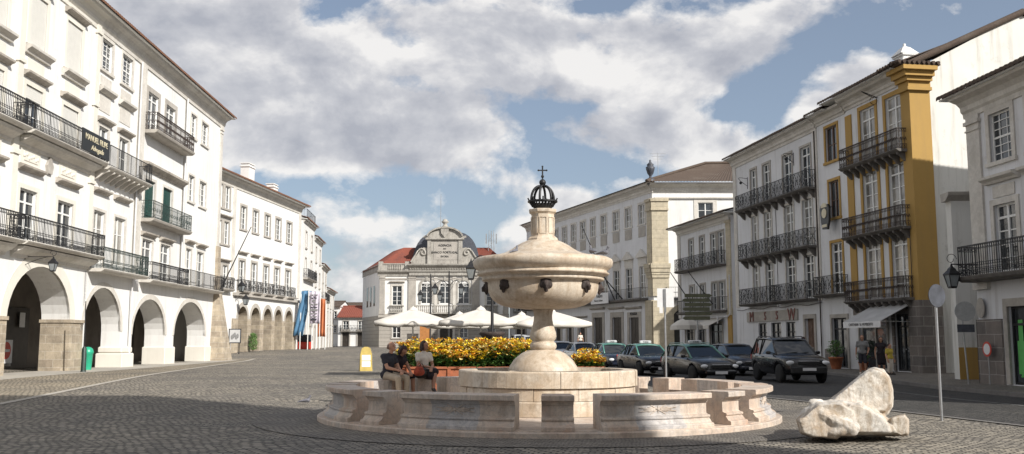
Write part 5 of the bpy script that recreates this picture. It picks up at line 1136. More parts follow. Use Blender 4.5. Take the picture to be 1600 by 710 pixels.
md.add(prev, [(0,1,2,3)]); mdo = md.build('mansard_roof', M['slate'], B.t)
# balcony of the middle
s = MB(); s.box(4.6, 12.9, -1.2, .01, 5.2, 5.4); s.box(4.6, 12.9, -1.2, -1.0, 6.2, 6.35)
for k in range(30): s.lathe([(.06,5.4),(.1,5.7),(.05,5.9),(.08,6.2)], 4.85+.27*k, -1.1, 8)
for x in (4.6, 7.4, 10.1, 12.6): s.box(x, x+.3, -1.25, -.95, 5.4, 6.4)
s.build('balcony', M['bank_trim'], B.t)
s = MB(); s.tube([(c-1.0, 5, 16.5), (c-1.0, 5, 22.3)], [.06,.03], 6); s.build('flagstaff', M['steel'], mdo)
s = MB(); s.box(6.4-.75, 6.4+.75, -.2, -.16, 1.0, 4.2); tag(s.build('hoarding', M['orange'], None, (BO[0]+.0, BO[1]-1.5, 0)), 'orange hoarding panel standing by the grand building\'s door', 'panel')
# white house joining on to its right, half behind the fountain
p5 = plain_house('town_house', 'white house joining the right of the grand building, mostly behind the umbrellas and fountain', (-.3, 131), 1e6, 1, 9, 10.5, (5.6,), 3, balc=(0,), zg=.8, ground='door', rz=1.4, group=None)
tr = thing('mobile_phone_mast', 'lattice aerial mast rising beside the scrolled pediment\'s red roof', 'mast', (-2.9, 134, 11.5))
s = MB()
for a in ((-.5,-.3),(.5,-.3),(0,.5)): s.tube([(a[0],a[1],0),(a[0]*.6,a[1]*.6,5.5)], .05, 6)
for z in range(5): s.bar((-.5+.03*z,-.3,z), (.5-.03*z,-.3,z+1), .04); s.bar((-.5,-.3,z), (.5,-.3,z), .04)
s.build('lattice', M['steel'], tr); s = MB()
for x in (-.7, 0, .7): s.box(x-.08, x+.08, -.45, -.37, 3.6, 5.0)
s.build('antenna', M['steel'], tr)
# ================================================================== church behind the camera, whose shadow lies across the near paving
ch = thing('church', 'white church with a square tower behind the viewer', 'church', (0, -4, 0))
s = MB(); s.box(-4, 19.4, -26, 0, -.2, 21.5); s.add([(-4,0,21.5),(7.7,0,25.2),(19.4,0,24.4),(19.4,0,21.5),(-4,-26,21.5),(7.7,-26,25.2),(19.4,-26,24.4),(19.4,-26,21.5)], [(0,1,2,3),(7,6,5,4),(0,4,5,1),(1,5,6,2)]); s.build('nave', M['white_old'], ch)
s = MB(); s.box(19.4, 25.0, -5.5, 0.0, -.2, 30.5); s.lathe([(3.9,30.5),(3.9,30.8),(.1,33)], 22.2, -2.75, 4, False, PI/4); s.build('tower', M['white_old'], ch)
s = MB(); s.box(6.6, 9.6, -.05, .02, .1, 5); s.build('door', M['wood_dark'], ch)
# ================================================================== the fountain
F = thing('fountain', 'tall round marble fountain with covered bowl and iron crown in the middle of the square', 'fountain', (FX, FY, 0))
Dp = FY
def fz(py): return at(849, py, FY).z
def fr(hw, py=480): return (ray(849+hw, py)[0]-ray(849, py)[0])*FY
gf = G(FX, FY)
s = MB(); s.lathe([(4.82, -.05), (4.82, .09), (4.80, .105), (4.70, .105), (4.70, .118), (.0001, .118)], n=128, smooth=False); st = s.build('step', M['marble_bench'], F)
BRr = fr(139, 566)
s = MB()
def courses(mb, r0, r1, z0, z1, n, ph, gap=.006, lip=0):
    for k in range(n):
        a0 = ph+2*PI*k/n+gap/r1; a1 = ph+2*PI*(k+1)/n-gap/r1; q = rnd.uniform(-.008, .008)
        prof = [(r0, z0+.004), (r1+q, z0+.004), (r1+q, z1-.03), (r1+q-.02, z1-.004), (r0, z1-.004)]
        mb.sweep(prof, 0, 0, a0, a1, max(3, int(64/n)))
zr = fz(577)+.0
courses(s, 1.62, BRr, zr-.33, zr, 11, .1); courses(s, 1.62, BRr-.05, .42, zr-.33, 13, .3); courses(s, 1.55, BRr+.0, .12, .42, 12, .0)
b = s.build('basin_wall', M['marble'], F)
s = MB(); s.lathe([(1.63, .13), (1.63, zr-.01), (1.6, zr-.01), (1.6, .3)], n=64); s.build('basin_lining', M['marble'], b)
s = MB(); s.lathe([(1.62, zr-.09), (.001, zr-.09)], n=64); s.build('water', M['water'], F)
CX = -.09
# pedestal dome, baluster column
prof = [(54,579),(53,574),(50,569),(46,563),(41,558),(34,552.5),(26,548.5),(18,546.5),(16.5,545.5)]
s = MB(); s.lathe([(fr(w_), fz(y_)) for w_, y_ in prof], n=64, cx=CX); s.build('pedestal', M['marble'], F)
prof = [(18,546.5),(20,545),(21,541),(20,537),(18.5,535.5),(17,534.5),(17,533),(19,531),(20.8,526),(20,520),(18,514),(15.8,507),(14.4,499),(14.2,493),(15.2,488),(16.5,484),(16.5,480)]
s = MB(); s.lathe([(fr(w_), fz(y_)) for w_, y_ in prof], n=48, cx=CX); s.build('column', M['marble'], F)
prof = [(10,484),(30,483.5),(50,481.5),(66,477),(76,471),(82,464),(85.5,456),(86.5,448),(86.5,442.5),(89,441),(95,439.5),(95.5,437),(94,435),(97,432.5),(102,431),(103.5,428.5),(101.5,427.5),(99.5,426),(101,423.5),(105,421),(108.5,416.5),(109.5,411),(108,407),(103,404.3),(98,403.5)]
s = MB(); s.lathe([(fr(w_, 440), fz(y_)) for w_, y_ in prof], n=96, cx=CX); bo_ = s.build('bowl', M['marble'], F)
prof = [(101,404),(92,403),(80,401.3),(63,397),(55,393.5),(48,389.5),(41,384.5),(33,380),(27,377.5),(24,376.5)]
s = MB(); s.lathe([(fr(w_, 400), fz(y_)) for w_, y_ in prof], n=96, cx=CX); s.build('lid', M['marble'], F)
prof = [(25,377.5),(24.5,374),(21.5,371.5),(19.3,369.5),(18.8,336),(20,334.5),(22.5,332.5),(23,329),(22,328)]
s = MB(); s.lathe([(fr(w_, 350), fz(y_)) for w_, y_ in prof], n=8, smooth=False, a0=PI/8, cx=CX)
pil = s.build('pillar', M['marble'], F)
s = MB()
for k in range(8):
    a = PI*k/4+PI/4*.0; rr = fr(19, 350)*.94; c0 = Vector((CX+rr*math.sin(a), -rr*math.cos(a), 0)); tx = Vector((math.cos(a), math.sin(a), 0)); up = Vector((0,0,1)); nrm = Vector((math.sin(a), -math.cos(a), 0))
    hw = .075; z0, z1 = fz(366), fz(341)
    P = [c0+tx*sx*hw+up*zz+nrm*.004 for sx, zz in ((-1,z0),(1,z0),(1,z1),(-1,z1))]
    for i in range(4): s.bar(P[i], P[(i+1) % 4], .012, .014)
s.build('panel_frame', M['marble'], pil)
# iron crown
cr = MB(); z0, z1, z2 = fz(327.5), fz(322), fz(312); ra, rb_ = fr(13, 320), fr(23, 312)
cr.lathe([(ra, z0), (ra+.02, z0+.03), (fr(17, 318), z1)], n=24); cr.lathe([(ra*.98, z0), (fr(16.5,318), z1)], n=24)
for k in range(24):
    a = 2*PI*k/24; d = Vector((math.cos(a), math.sin(a), 0)); p0 = d*fr(16, 318)+Vector((0,0,z1-.02)); p1 = d*rb_+Vector((0,0,z2+(.03 if k % 3 == 0 else -.03))); cr.bar(p0, p1, .03 if k % 3 == 0 else .02)
    a2 = 2*PI*(k+1)/24; d2 = Vector((math.cos(a2), math.sin(a2), 0)); q1 = d2*rb_*.97+Vector((0,0,z2-.05)); cr.bar(d*rb_*.97+Vector((0,0,z2-.05)), q1, .03)
    q2 = d2*fr(19.5, 316)+Vector((0,0,(z1+z2)/2)); cr.bar(d*fr(19.5, 316)+Vector((0,0,(z1+z2)/2)), q2, .025); cr.bar(p0, q2, .018)
for k in range(6):
    a = 2*PI*k/6+.25; d = Vector((math.cos(a), math.sin(a), 0)); pts = []
    for j in range(11):
        t = PI/2*j/10; pts.append(d*(fr(18.5, 300)*math.cos(t)**.8)+Vector((0, 0, z2-.04+(fz(291)-z2+.04)*math.sin(t)**.9)))
    cr.tube(pts, .03, 6)
cr.ball((0,0,fz(285.5)), .075); cr.ball((0,0,fz(290)), .05); cr.tube([(0,0,fz(284)),(0,0,fz(261))], .018, 6); cr.ball((0,0,fz(276)), .035)
cr.bar((-.085,0,fz(266.5)), (.085,0,fz(266.5)), .024)
for p in ((-.09,0,fz(266.5)), (.09,0,fz(266.5)), (0,0,fz(260.5))): cr.ball(p, .022, nu=6, nv=4)
cr.xf(Matrix.Translation((CX, 0, 0))); cr.build('crown', M['iron'], F)
# eight dark lion-mask spouts
for k in range(8):
    a = k*PI/4+.02; rr = fr(86.5, 450); m = MB()
    m.ball((0,-.02,0), .13, .09, .15); m.ball((0,-.12,-.03), .07, .07, .06); m.ball((0,-.13,-.12), .045, .05, .035)
    for sx in (-1, 1): m.ball((sx*.055,-.10,.04), .03, .02, .025); m.ball((sx*.11,0,.09), .06, .06, .06); m.ball((sx*.13,.0,-.02), .06, .05, .1); m.ball((sx*.03,-.11,.07), .03,.02,.02)
    m.ball((0,-.01,.14), .09, .07, .06); m.ball((0,-.03,-.16), .07, .05, .08); m.caps((0,-.08,-.08), (0,-.17,-.09), .028, .02, 8)
    M4 = Matrix.Translation((CX, 0, 0)) @ Matrix.Rotation(a, 4, 'Z') @ Matrix.Translation((0, -rr, fz(449))); m.xf(M4 @ Matrix.Scale(.72, 4))
    melt(m, 'spout', M['iron_rust'], F, .016, 2)
# benches and seat blocks in a ring on the step
BP = [(4.05,.119),(4.70,.119),(4.70,.175),(4.69,.185),(4.645,.20),(4.60,.255),(4.585,.275),(4.61,.285),(4.61,.315),(4.59,.325),(4.555,.33),(4.52,.35),(4.52,.53),(4.545,.532),(4.545,.552),(4.56,.555),(4.57,.58),(4.60,.60),(4.635,.608),(4.66,.61),(4.66,.69),(4.65,.70),(4.05,.70)]
def bench(a0, a1, label, n=14, prof=BP, name='bench', cat='bench', grp='marble benches round the fountain', seed=0):
    am = R((a0+a1)/2); t = thing(name, label, cat, (FX, FY, .0), 0, grp) if False else None
    s = MB(); s.sweep(prof, 0, 0, R(a0), R(a1), n)
    o = s.build(name, M['marble_bench'], None, (FX, FY, 0)); bv = o.modifiers.new('b', 'BEVEL'); bv.width = .004; bv.segments = 2; bv.limit_method = 'ANGLE'; evaluated(o, name, None, False)
    if n > 6:
        o.data.materials.append(M['marble_grey'])
        for f in o.data.polygons:
            ph = math.degrees(math.atan2(f.center.x, -f.center.y))%360; q = ((ph-a0)%360)/(a1-a0)
            if .27 < q < .68 and f.center.z < .60: f.material_index = 1
    tag(o, label, cat, grp); return o
bl = {(9,36): 'sunlit front bench right of the middle seat block, pale carved rosette', (54,82): 'bench on the right side of the ring, beyond the right-hand seat block',
      (99,126): 'bench at the right rear of the ring, in front of the black cars', (144,171): 'bench behind the fountain basin on the right', (-36,-9): 'long front bench left of the middle seat block, in shade',
      (-82,-54): 'bench at the left end of the ring with a flared end', (-126,-99): 'bench at the left rear whose top is in full sun, where the bald man sits', (-171,-144): 'bench behind the basin on the left, beside the orange planter'}
for (a0, a1), lab in bl.items(): bench(a0, a1, lab)
sl_ = {0: 'middle seat block at the very front of the ring, in shade', 45: 'seat block at the front right, between two benches', 90: 'seat block at the far right of the ring', 135: 'seat block at the right rear with one sunlit corner',
       180: 'seat block directly behind the basin', -45: 'seat block at the front left, between two benches', -90: 'seat block at the far left of the ring', -135: 'seat block at the left rear where the woman with crossed legs sits'}
for a, lab in sl_.items(): bench(a-3.4, a+3.4, lab, 3, name='seat_block', cat='seat block', grp='marble seat blocks round the fountain')
# carved rosette on the sunny bench
def rosette(a):
    s = MB(); c = Vector((4.52*math.sin(a), -4.52*math.cos(a), .44)); tx = Vector((math.cos(a), math.sin(a), 0)); q = random.Random(3)
    for k in range(16):
        t = 2*PI*k/16; r = .26 if k % 2 else .18; d = tx*math.cos(t)*1.5+Vector((0,0,1))*math.sin(t)*.33; s.caps(c+d*.05, c+d*r, .014, .007, 6)
    s.ball(c, .03); return s.build('carving', M['marble_bench'], None, (FX, FY, 0))
for a in (22.5, 67, -22.5):
    o = rosette(R(a)); p = [x for x in bpy.data.objects if x.get('label') == {22.5: bl[(9,36)], 67: bl[(54,82)], -22.5: bl[(-36,-9)]}[a]][0]; o.parent = p; o.location = (0,0,0)
# pigeons
def pigeon(loc, rz, label):
    m = MB(); m.caps((0,-.06,.11), (0,.06,.10), .055, .035, 10); m.caps((0,.06,.10), (0,.2,.075), .03, .012, 8); m.caps((0,-.08,.13), (0,-.10,.2), .035, .02, 8); m.ball((0,-.112,.215), .026); m.caps((0,-.13,.213), (0,-.155,.205), .008, .004, 6)
    for sx in (-1, 1): m.caps((sx*.045,-.03,.12), (sx*.03,.14,.09), .022, .01, 8); m.caps((sx*.022,0,.07), (sx*.022,-.005,.0), .007, .005, 6)
    o = melt(m, 'pigeon', M['pigeon'], None, .009, 2); o.location = loc; o.rotation_euler = (0, 0, rz); return tag(o, label, 'pigeon', 'pigeons about the fountain')
def on_lid(px, py, d): p = at(px, py, d); return p
pigeon(at(804, 400.5, 20.1), R(150), 'dark pigeon standing upright on the left of the fountain lid')
pigeon(at(926, 400, 20.5), R(200), 'dark pigeon on the right of the fountain lid, nearer the centre'); pigeon(at(943, 402.5, 20.4), R(60), 'pale grey pigeon at the right edge of the fountain lid')
pigeon((-5.15, 24.3, G(-5.1, 24.3)), R(110), 'pigeon walking on the paving left of the fountain')
# ================================================================== raw marble block
m = MB(); Rk = Vector((8.05, 16.2, 0)); s_ = .0105
def rp(px, py, d): v = at(px, py, d); return v-Rk
def hull(mb, front, back, jit=0):
    bm = bmesh.new()
    for p in front+back: bm.verts.new(p)
    bmesh.ops.convex_hull(bm, input=bm.verts); bm.verts.index_update(); bm.verts.ensure_lookup_table()
    mb.add([v.co.copy() for v in bm.verts], [tuple(v.index for v in f.verts) for f in bm.faces]); bm.free()
def fb(pts, d0, d1, k=.82):
    c = (sum(p[0] for p in pts)/len(pts), sum(p[1] for p in pts)/len(pts))
    return ([rp(c[0]+(x-c[0])*k, c[1]+(y-c[1])*k, d0) for x, y in pts], [rp(x, y, (d0+d1)/2) for x, y in pts]+[rp(c[0]+(x-c[0])*k, c[1]+(y-c[1])*k, d1) for x, y in pts])
for pts, d0, d1, k in [
    ([(1243,652),(1248,674),(1290,687),(1340,686),(1352,640),(1322,624),(1300,624),(1275,626),(1258,638)], 15.35, 16.5, .72),
    ([(1300,684),(1405,683),(1403,670),(1385,650),(1345,628),(1320,624),(1300,640)], 15.4, 16.6, .74),
    ([(1296,624),(1320,604),(1338,589),(1353,578),(1367,573),(1381,577),(1391,589),(1397,610),(1397,636),(1387,650),(1345,634)], 15.85, 16.6, .86),
    ([(1390,652),(1414,645),(1422,655),(1420,681),(1408,684),(1394,678)], 15.6, 16.1, .85),
    ([(1243,655),(1250,678),(1270,686),(1310,688),(1320,660),(1275,640)], 15.3, 16.3, .85)]: hull(m, *fb(pts, d0, d1, k))
m.caps(rp(1268,628,15.9), rp(1282,628,15.9), .06, .07, 8)
m.caps(rp(1345,640,15.55), rp(1395,672,15.5), .12, .06, 8); m.caps(rp(1285,648,15.35), rp(1330,670,15.3), .09, .12, 8); m.caps(rp(1335,668,15.3), rp(1300,676,15.3), .1, .07, 8)
rk = melt(m, 'marble_boulder', M['marble_rough'], None, .017, 8, .5)
rk.location = (Rk.x, Rk.y, G(Rk.x, Rk.y)-.0)
tx_ = bpy.data.textures.new('chisel', 'VORONOI'); tx_.noise_scale = .42; tx2 = bpy.data.textures.new('grain', 'CLOUDS'); tx2.noise_scale = .12; tx2.noise_depth = 6
d1 = rk.modifiers.new('a', 'DISPLACE'); d1.texture = tx_; d1.strength = -.04; d1.mid_level = .35; d2 = rk.modifiers.new('b', 'DISPLACE'); d2.texture = tx2; d2.strength = .036; d2.mid_level = .5
evaluated(rk, 'marble_boulder', M['marble_rough'])
for v in rk.data.vertices: v.co.z = max(v.co.z, 0)
tag(rk, 'raw chunk of white marble lying on the setts right of the fountain', 'marble block')
# ================================================================== flower beds
def flowerbed(x0, x1, y0, y1, zt, label, n, seed, boxm='timber_red', grp=None):
    g = G((x0+x1)/2, y0); t = thing('planter', label, 'planter', ((x0+x1)/2, (y0+y1)/2, g), 0, 'planters of yellow flowers'); hx, hy = (x1-x0)/2, (y1-y0)/2; h = .72
    s = MB(); s.box(-hx, hx, -hy, -hy+.08, 0, h); s.box(-hx, hx, hy-.08, hy, 0, h); s.box(-hx, -hx+.08, -hy+.08, hy-.08, 0, h); s.box(hx-.08, hx, -hy+.08, hy-.08, 0, h); s.box(-hx-.05, hx+.05, -hy-.05, -hy+.12, h, h+.06); s.box(-hx-.05, -hx+.12, -hy+.12, hy, h, h+.06); s.box(hx-.12, hx+.05, -hy+.12, hy, h, h+.06)
    for k in range(int(2*hx/1.2)+1): x = min(hx, -hx+k*1.2); s.box(x-.05, x+.05, -hy-.04, -hy, 0, h)
    s.build('trough', M[boxm], t); s = MB(); s.box(-hx+.08, hx-.08, -hy+.08, hy-.08, .1, h-.05); s.build('soil', M['soil'], t)
    q = random.Random(seed); lf, py_, po, pw = MB(), MB(), MB(), MB()
    for k in range(n):
        x = q.uniform(-hx+.05, hx-.05); y = -hy+(2*hy)*q.random()**1.3; hh = (zt-g-h)*(.42+.62*q.random())*(.75+.25*math.sin(x*2.1+y*3)); c = Vector((x, y, h))
        lean = Vector((q.gauss(0,.08), q.gauss(-.03,.08), 0))
        for j in range(5):
            b = c+Vector((q.gauss(0,.05), q.gauss(0,.05), hh*q.uniform(.1,.95))); a = q.random()*6.28; d = Vector((math.cos(a), math.sin(a), q.uniform(-.2,.9))).normalized()*q.uniform(.09,.17); e = d.cross(Vector((0,0,1))).normalized()*.03
            lf.add([b, b+d*.5+e, b+d, b+d*.5-e], [(0,1,2,3)])
        if q.random() < .8:
            top = c+lean+Vector((0,0,hh+q.uniform(-.02,.05))); pm_ = [py_, py_, po, po, pw][int(q.random()*5)]; r = q.uniform(.045,.10)
            for j in range(6):
                a = j*1.05+q.random()*.3; d = Vector((math.cos(a), math.sin(a), q.uniform(.1,.9)))*r; e = Vector((-math.sin(a), math.cos(a), 0))*r*.45
                pm_.add([top, top+d*.6+e, top+d*1.15, top+d*.6-e], [(0,1,2,3)])
    fl = lf.build('flowers', M['leaf'], None, ((x0+x1)/2, (y0+y1)/2, g))
    me = fl.data; 
    for mb_, mm in ((py_, 'petal_y'), (po, 'petal_o'), (pw, 'petal_w')): me.materials.append(M[mm])
    allv = lf.v+py_.v+po.v+pw.v; fs = list(lf.f); mi = [0]*len(lf.f); off = len(lf.v)
    for i_, mb_ in enumerate((py_, po, pw)): fs += [tuple(a+off for a in f) for f in mb_.f]; mi += [i_+1]*len(mb_.f); off += len(mb_.v)
    nm = bpy.data.meshes.new('flowers'); nm.from_pydata(allv, [], fs)
    for mm in ('leaf', 'petal_y', 'petal_o', 'petal_w'): nm.materials.append(M[mm])
    nm.polygons.foreach_set('material_index', mi); nm.update(); fl.data = nm
    tag(fl, label.replace('planter', 'planting'), 'flowers', None, 'stuff'); return t
flowerbed(-3.05, .95, 28.6, 33.5, 1.62, 'long orange-red planter massed with yellow flowers behind the fountain', 4300, 1)
flowerbed(-3.6, -3.1, 30.2, 33.5, 1.55, 'short planter with greener stems left of the long yellow planter', 500, 2)
flowerbed(2.0, 2.8, 29.5, 31.5, 1.26, 'small planter of yellow flowers seen right of the fountain pedestal', 520, 3)
# ================================================================== umbrellas
def umbrella(x, y, label, rz=0, proto=[None]):
    g = G(x, y)
    if proto[0]: return dup(proto[0], (x, y, g), rz, label, 'cream cafe umbrellas')
    t = thing('umbrella', label, 'umbrella', (x, y, g), rz, 'cream cafe umbrellas'); W2 = 1.52; zt, ze = 2.72, 2.20
    mb = MB(); v = [(0,0,zt)]; rings = 5; N8 = 32
    for j in range(1, rings+1):
        f = j/rings
        for k in range(N8):
            a = 2*PI*k/N8; c_, s_ = math.cos(a), math.sin(a); q = 1/max(abs(c_), abs(s_)); rr = W2*f*q; seg = (k % 4)/4; sag = .045*f*math.sin(PI*seg)
            edge = .05*math.sin(PI*((k % 8)/8))*f*f*0
            v.append((rr*c_*(1-.04*math.sin(PI*seg)*f), rr*s_*(1-.04*math.sin(PI*seg)*f), zt-(zt-ze)*f**1.05-sag+edge))
    f_ = [(0, 1+k, 1+(k+1) % N8) for k in range(N8)]
    for j in range(rings-1):
        for k in range(N8): f_.append((1+j*N8+k, 1+(j+1)*N8+k, 1+(j+1)*N8+(k+1) % N8, 1+j*N8+(k+1) % N8))
    mb.add(v, f_, True); L0 = 1+(rings-1)*N8; vv = []
    for k in range(N8): p = v[L0+k]; vv += [p, (p[0]*1.01, p[1]*1.01, p[2]-.16-.03*math.sin(k*2.4))]
    mb.add(vv, [(2*k, 2*k+1, (2*k+3) % (2*N8), (2*k+2) % (2*N8)) for k in range(N8)], True)
    o = mb.build('canopy', M['fabric'], t); m = o.modifiers.new('s', 'SOLIDIFY'); m.thickness = .006; evaluated(o, 'canopy', M['fabric'])
    c = MB(); c.lathe([(.22, zt-.06), (.14, zt+.04), (.03, zt+.10), (.001, zt+.14)], n=12); c.build('cap', M['fabric'], o)
    p = MB(); p.tube([(0,0,.05),(0,0,zt)], .032, 10); p.build('pole', M['wood_white'], t)
    r = MB()
    for k in range(8): a = 2*PI*k/8; q = 1/max(abs(math.cos(a)), abs(math.sin(a))); e = Vector((W2*q*math.cos(a), W2*q*math.sin(a), ze-.03)); r.bar((0,0,zt-.05), e, .022); h = Vector((0,0,1.95)); r.bar(h, Vector((0,0,zt-.05)).lerp(e, .5), .018)
    r.build('ribs', M['wood_white'], t); b = MB(); b.bevbox(-.35, .35, -.35, .35, 0, .09, .02); b.build('base', M['trim_grey'], t)
    proto[0] = t; return t
for (px, d, lab, rz) in ((645, 40.0, 'leftmost cream umbrella, above the seated people', .1), (751, 39.5, 'cream umbrella in the middle of the row, above the flowers', -.06), (861, 40.5, 'rightmost cream umbrella, partly hidden by the fountain column', .05), (718, 47, 'farther cream umbrella showing between the leftmost and the middle one', .15), (815, 46.5, 'farther cream umbrella just left of the fountain column', 0)):
    umbrella(ray(px, 520)[0]*d, d, lab, rz)
# ================================================================== lamp posts
def lamp_post(x, y, hpost, arms, label, foot=None):
    g = G(x, y); t = thing('street_lamp', label, 'street lamp', (x, y, g), 0, 'iron street lamps')
    p = MB(); p.lathe([(.16,0),(.16,.3),(.1,.4),(.08,1.0),(.06,1.1),(.05,hpost-.3),(.03,hpost)], n=12); p.build('post', M['iron'], t)
    for (dx, z) in arms:
        a = MB(); n = 12; a.tube([(dx*(k/n), 0, z+.35*math.sin(PI*k/n)-.15*(1-k/n)) for k in range(n+1)], .022, 6); a.bar((0,0,z-.5), (dx*.55,0,z+.28), .02); ar = a.build('arm', M['iron'], t); lantern_head(ar, (dx, 0, z+.02), 1.05)
    if foot: f = MB(); f.lathe([(.34,0),(.34,.8),(.22,.9),(.16,1.2),(.18,1.35),(.42,1.62),(.5,1.72),(.44,1.78),(.2,1.75)], n=16); f.build('urn_foot', M['iron_rust'], t)
    return t
lamp_post(at(769,540,36).x, 36, 4.4, ((-.8, 4.35), (.8, 4.35)), 'tall iron lamp rising from the flowers with a dark urn-shaped foot', True)
lamp_post(at(672,540,66).x, 66, 6.0, ((-.7, 4.75), (.65, 4.75)), 'two-armed iron lamp standing left before the grand building')
lamp_post(at(701,540,62).x, 62, 5.9, ((-.9, 5.0), (.8, 5.0)), 'two-armed iron lamp before the grand building\'s central window')
# ================================================================== signs
def ys(px, py, d): p = at(px, py, d); return p
af = thing('pavement_sign', 'yellow A-frame sign with white notices on the sunlit paving', 'sign', (at(569,578,45).x, 45.5, G(-7, 45.5)), R(12), None)
for sg in (-1, 1):
    s = MB(); prof = [(-.29,0),(.29,0),(.27,.8),(.2,1.08),(.08,1.15),(-.08,1.15),(-.2,1.08),(-.27,.8)]; s.ext_y(prof, -.02, .02)
    s.xf(Matrix.Translation((0, .0, 0)) @ Matrix.Rotation(R(-13*sg*-1), 4, 'X') if False else Matrix.Translation((0, sg*.27, 0)) @ Matrix.Rotation(R(13*sg), 4, 'X')); pn = s.build('panel', M['yellow_sign'], af)
    for z in (.2, .5):
        s = MB(); s.box(-.2, .2, -.026*1, -.021, z, z+.26) if sg < 0 else s.box(-.2, .2, .021, .026, z, z+.26)
        for q in range(3): (s.box(-.15, .15-.05*q, -.03, -.026, z+.04+q*.07, z+.065+q*.07) if sg < 0 else None)
        s.xf(Matrix.Translation((0, sg*.27, 0)) @ Matrix.Rotation(R(13*sg), 4, 'X')); s.build('notice', M['paper'], pn)
def disc(mb, r, y0, y1, cz, n=28): mb.add([], []); q = MB(); q.lathe([(.001, 0), (r, 0), (r, y1-y0), (.001, y1-y0)], n=n, smooth=False).xf(Matrix.Translation((0, y1, cz)) @ Matrix.Rotation(PI/2, 4, 'X')); mb.add(q.v, q.f)
t = thing('round_sign', 'round traffic sign seen from behind on a tall galvanised pole at the kerb', 'sign', (at(1483,655,19.7).x-.15, 19.7, G(9, 19.7)), R(25))
s = MB(); s.tube([(0,0,-.05), (.0,0,2.75)], .028, 10); s.build('pole', M['steel'], t)
s = MB(); disc(s, .235, -.045, -.03, 2.52); s.build('disc', M['slate'], t); s = MB(); s.box(-.2, .2, -.03, -.01, 2.45, 2.49); s.box(-.2, .2, -.03, -.01, 2.56, 2.6); s.build('clamp', M['steel'], t)
t = thing('round_sign', 'grey round traffic sign above a small plate on the far pavement by the side street', 'sign', (at(1518,600,33.5).x-.1, 33.5, .12), R(-12))
s = MB(); s.tube([(0,0,0), (-.12,0,2.8)], .03, 10); s.build('pole', M['steel'], t); s = MB(); disc(s, .34, -.06, -.04, 2.5); s.build('disc', M['steel'], t); s = MB(); s.box(-.28, .28, -.06, -.04, 1.78, 2.05); s.build('plate', M['slate'], t)
t = thing('round_sign', 'small oval white sign ringed in grey standing against the granite base', 'sign', (*Nn.w(.9, -.25), .12), math.atan2(Nn.U[1], Nn.U[0]))
s = MB(); s.tube([(0,0,0),(0,0,1.3)], .02, 8); s.build('pole', M['steel'], t); s = MB(); disc(s, .26, -.05, -.035, 1.2); d_ = s.build('disc', M['red'], t); s = MB(); disc(s, .19, -.058, -.051, 1.2); s.build('disc_face', M['paper'], d_)
t = thing('rectangular_sign', 'white rectangular sign seen from behind on a slim pole beyond the ring of benches', 'sign', (ray(1040,540)[0]*28, 28, G(4.5, 28)), R(-6))
s = MB(); s.tube([(0,0,0),(0,0,3.1)], .03, 10); s.build('pole', M['steel'], t); s = MB(); s.box(-.22, .26, -.05, -.032, 2.55, 3.1); s.box(-.16, -.06, -.05, -.032, 2.38, 2.55); s.build('panel', M['paper'], t); s = MB(); s.box(-.035, .035, -.0319, -.026, 2.5, 3.1); s.box(-.035,.035,-.07,-.0501,2.4,3.08); s.build('rail', M['steel'], t)
t = thing('signpost', 'post with a stack of olive green direction boards before the low cream house', 'sign', (ray(1090,520)[0]*58, 58, G(11, 58)), 0)
s = MB(); s.tube([(0,0,0),(0,0,4.9)], .05, 10); s.build('pole', M['steel'], t)
olive = simple('olive_sign_board', (.11,.115,.07), .6, 0, .2, 4)
for k in range(6):
    s = MB(); sg = -1 if k % 2 else 1; z = 4.2-k*.27; x0, x1 = (-.75, .75); s.ext_y([(x0, z), (x1, z), (x1+(.16 if sg > 0 else 0), z+.11), (x1, z+.22), (x0, z+.22), (x0-(.16 if sg < 0 else 0), z+.11)], -.09, -.06); s.build('direction_board', olive, t)
s = MB(); q = random.Random(8)
t2 = thing('kiosk_canopy', 'small pale scalloped parasol on a post beside the direction boards', 'parasol', (ray(1073,520)[0]*60, 60, G(11, 60)), 0)
s = MB(); s.lathe([(1.05,2.3),(1.0,2.55),(.55,2.85),(.05,3.05)], n=8, smooth=False); s.build('canopy', M['fabric'], t2); s = MB(); s.tube([(0,0,0),(0,0,3.0)], .04, 8); s.build('pole', M['wood_white'], t2)
